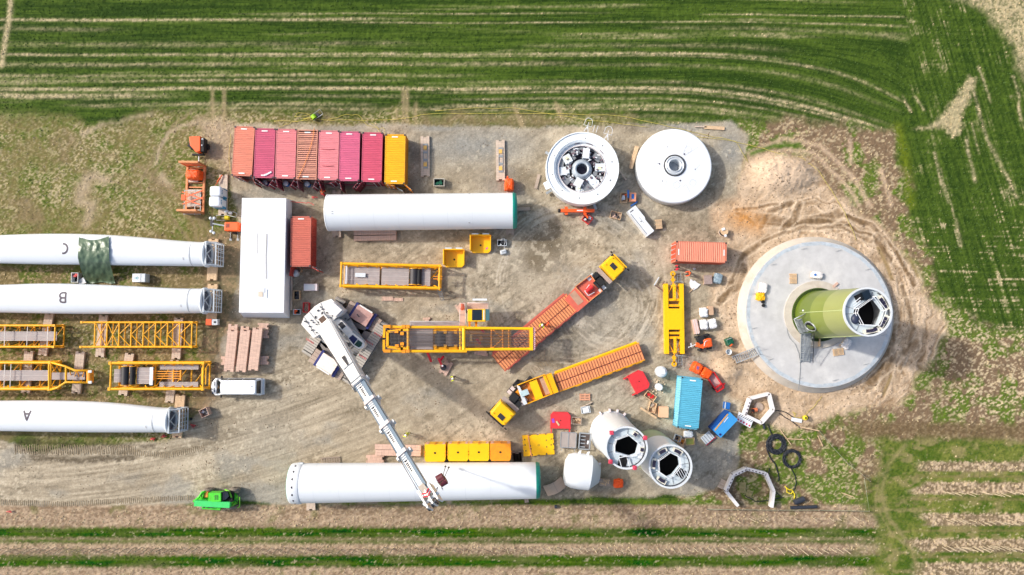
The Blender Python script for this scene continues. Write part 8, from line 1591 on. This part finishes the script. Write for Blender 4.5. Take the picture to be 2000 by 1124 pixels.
# ---------------------------------------------------------------- crawler prints pressed into the road
pr_ = MB()
for (pts, wd, n_) in [([(28, 878), (150, 879), (265, 880)], 1.35, 68), ([(262, 885), (330, 890), (400, 874)], .8, 34), ([(0, 981), (120, 985), (380, 972)], .75, 100), ([(1030, 732), (1060, 714), (1080, 702)], .8, 10)]:
    L = [0]; 
    for a, b_ in zip(pts[:-1], pts[1:]): L.append(L[-1] + math.hypot(b_[0] - a[0], b_[1] - a[1]))
    for k in range(n_):
        s_ = L[-1] * (k + .5) / n_; j = max(i for i in range(len(L) - 1) if L[i] <= s_); f = (s_ - L[j]) / (L[j + 1] - L[j]); a, b_ = pts[j], pts[j + 1]; x = a[0] + (b_[0] - a[0]) * f; y = a[1] + (b_[1] - a[1]) * f; p = P(x, y, 0); rz = ang(*a, *b_)
        pr_.box(p.x, p.y, .02 - random.random() * .012, .09, wd * random.uniform(.6, 1.0), .04, rz=rz + random.gauss(0, 4))
o = pr_.build('track_prints', mat('pressed_earth', (142, 127, 102), .95, var=.25, scale=1)); o['kind'] = 'structure'
t = crate(980.5, 474.5, 1.15, .75, .5, 0, 'white rimmed crate with a dark pump, right of the open yellow frames', LGREY, BLACK, [(STEELD, 3), (LGREY, 1)], name='crate')
m = MB(); m.path([(-.1, .2, .6), (.0, .5, .7), (.3, .5, .7), (.4, .15, .6), (.25, -.4, .5), (.35, -.8, .3), (.1, -.9, .2)], .03, 5); m.build('hose', LGREY, t)
t = thing('jerry_can', 'pale grey can on the gravel below the crate with the pump', 'can', at(983, 492, .5), 15); m = MB(); m.soft(0, 0, 0, .8, .55, .45, seed=5, amp=.01); m.build('body', LGREY, t); m = MB(); m.bar((-.2, 0, .5), (.2, 0, .5), .06); m.build('handle', GREYP, t)
t = thing('wooden_ladder', 'grey wooden rack lying above the drilled end of the lower tube', 'rack', P(646, 899, 0), 4); m = MB(); [m.bar((-1.15, y, .15), (1.15, y, .15), .1, .12) for y in (-.32, .32)]; m.build('side_rail', WOODG, t); m = MB(); [m.bar((x, -.32, .18), (x, .32, .18), .12, .06) for x in np.linspace(-1.05, 1.05, 8)]; m.build('slat', WOODG, t)
m = MB(); m.box(0, 0, .08, 1.4, .5, .14); m.box(1.3, -.1, .05, 1.2, .4, .08); tag(m.build('broken_board', WOODR), 'broken reddish boards pressed into the yard above the crane', 'board').location = P(757, 584, 0)
plank(703, 399, 740, 399, .02, 'x') if False else None
# ---------------------------------------------------------------- people
SKIN = mat('skin', (196, 146, 116), .6, var=.03)
def skinmesh(name, nodes, edges, m, parent, sub=1):
    me = bpy.data.meshes.new(name); me.from_pydata([n_[0] for n_ in nodes], edges, []); ob = bpy.data.objects.new(name, me); COL.objects.link(ob); ob.parent = parent
    ob.modifiers.new('skin', 'SKIN').use_smooth_shade = True
    if sub: s_ = ob.modifiers.new('sub', 'SUBSURF'); s_.levels = sub; s_.render_levels = sub
    if not me.skin_vertices: 
        bm = bmesh.new(); bm.from_mesh(me); bm.verts.layers.skin.verify(); bm.to_mesh(me); bm.free()
    sv = me.skin_vertices[0].data
    for i, n_ in enumerate(nodes): sv[i].radius = (n_[1], n_[2] if len(n_) > 2 else n_[1]); sv[i].use_root = (i == 0)
    me.materials.append(m); return ob
def person(px, py, heading, label, jacket, trousers, helmet, z=0, lean=0.0, arms=(.25, .2), step=.12, crouch=0.0):
    t = thing('person', label, 'person', (*P(px, py, z).xy, z), heading, 'site workers'); c = crouch; H = 1.0 - .35 * c
    hip = .95 * H; sh = 1.42 * H; lx = lean; hz = 1.62 * H
    def arm(s_, f): return [((.02 + lx, s_ * .2, sh), .055), ((.06 + lx + f * .4, s_ * .26, sh - .28), .045), ((.1 + lx + f, s_ * .23, sh - .5 + f * .3), .034), ((.14 + lx + f * 1.1, s_ * .225, sh - .57 + f * .33), .03)]
    nodes = [((0, 0, hip), .11, .13)]; edges = []
    def chain(st, pts):
        k = st
        for p_ in pts: nodes.append(p_); edges.append((k, len(nodes) - 1)); k = len(nodes) - 1
        return k
    tor = chain(0, [((lx * .5, 0, hip + .22), .11, .13), ((lx, 0, sh - .04), .1, .15)]); nk = chain(tor, [((lx + .02, 0, sh + .08), .05), ((lx + .03, 0, hz), .085), ((lx + .03, 0, hz + .09), .07)])
    chain(nk - 1, [((lx + .13, 0, hz - .01), .018)])
    for s_, f in zip((1, -1), arms):
        k = chain(tor, arm(s_, f)); hp = Vector(nodes[k][0])
        for q in range(4): chain(k, [(tuple(hp + Vector((.035, s_ * (-.03 + .02 * q), -.03))), .009), (tuple(hp + Vector((.075 - .006 * abs(q - 1.5), s_ * (-.03 + .02 * q), -.065))), .008)])
        chain(k, [(tuple(hp + Vector((.02, -s_ * .045, -.01))), .01), (tuple(hp + Vector((.05, -s_ * .06, -.03))), .009)])
    legs = []
    for s_, f in ((1, step), (-1, -step)):
        L_ = [((.0, s_ * .1, hip - .06), .09), ((f * .5 + .2 * c, s_ * .11, hip * .52), .065), ((f - .05 * c, s_ * .11, .09), .045), ((f + .13, s_ * .12, .04), .04)]; chain(0, L_); legs.append(L_)
    skinmesh('body', nodes, edges, SKIN, t)
    jn = [((lx * .2, 0, hip - .02), .14, .16), ((lx * .5, 0, hip + .22), .135, .16), ((lx, 0, sh - .03), .12, .175)]; je = [(0, 1), (1, 2)]
    for s_, f in zip((1, -1), arms):
        k = 2
        for p_, r_ in arm(s_, f)[:3]: jn.append((p_, r_ + .02)); je.append((k, len(jn) - 1)); k = len(jn) - 1
    skinmesh('jacket', jn, je, jacket, t); tn = [((0, 0, hip), .125, .15)]; te = []
    for L_ in legs:
        k = 0
        for p_, r_ in L_[:3]: tn.append((p_, r_ + .02)); te.append((k, len(tn) - 1)); k = len(tn) - 1
    skinmesh('trousers', tn, te, trousers, t)
    m = MB(); m.ball((lx + .03, 0, hz + .06), .135, .115, .12, 16, 8); m.box(lx + .14, 0, hz + .05, .1, .18, .02); m.build('helmet', helmet, t)
    for L_ in legs: m = MB(); q = L_[2][0]; m.box(q[0] + .07, q[1], .055, .29, .11, .1); m.build('boot', DARK, t)
    return t
HV = mat('hi_vis_yellow', (206, 226, 40), .6, var=.08); HVO = mat('hi_vis_orange', (246, 92, 40), .6, var=.08); DTR = mat('dark_trousers', (44, 50, 56), .8); WH = mat('white_helmet', (238, 238, 238), .4); RJ = mat('red_jacket', (214, 30, 60), .6, var=.08)
person(797, 847, 170, 'person in yellow hi-vis walking beside the crane boom', HV, HV, WH, arms=(.3, -.1), step=.22)
person(887, 738, 200, 'person in yellow hi-vis with dark trousers below the yellow crane frame', HV, DTR, WH, step=.1)
person(1059, 633, 250, 'person in pale yellow hi-vis standing on the orange trailer bed', HV, DTR, WH, z=1.02, arms=(.3, .3), lean=.12)
person(1071, 637.5, 130, 'person in orange clothes on the orange trailer bed', HVO, HVO, mat('orange_helmet', (240, 110, 50), .4), z=1.02, lean=.2, crouch=.5)
person(1321, 523.5, 200, 'person in red jacket next to the salmon container', RJ, RJ, DARK, arms=(.3, .1), lean=.1)
person(1344, 535.5, 190, 'person in orange jacket with yellow stripes near the crumpled sheet', HVO, DTR, mat('orange_helmet', (240, 110, 50)), arms=(.35, .3), lean=.15)
person(633, 381.5, 80, 'person in red orange clothes crouching at the left end of the upper tube', HVO, RJ, mat('orange_helmet', (240, 110, 50)), lean=.2, crouch=.4)
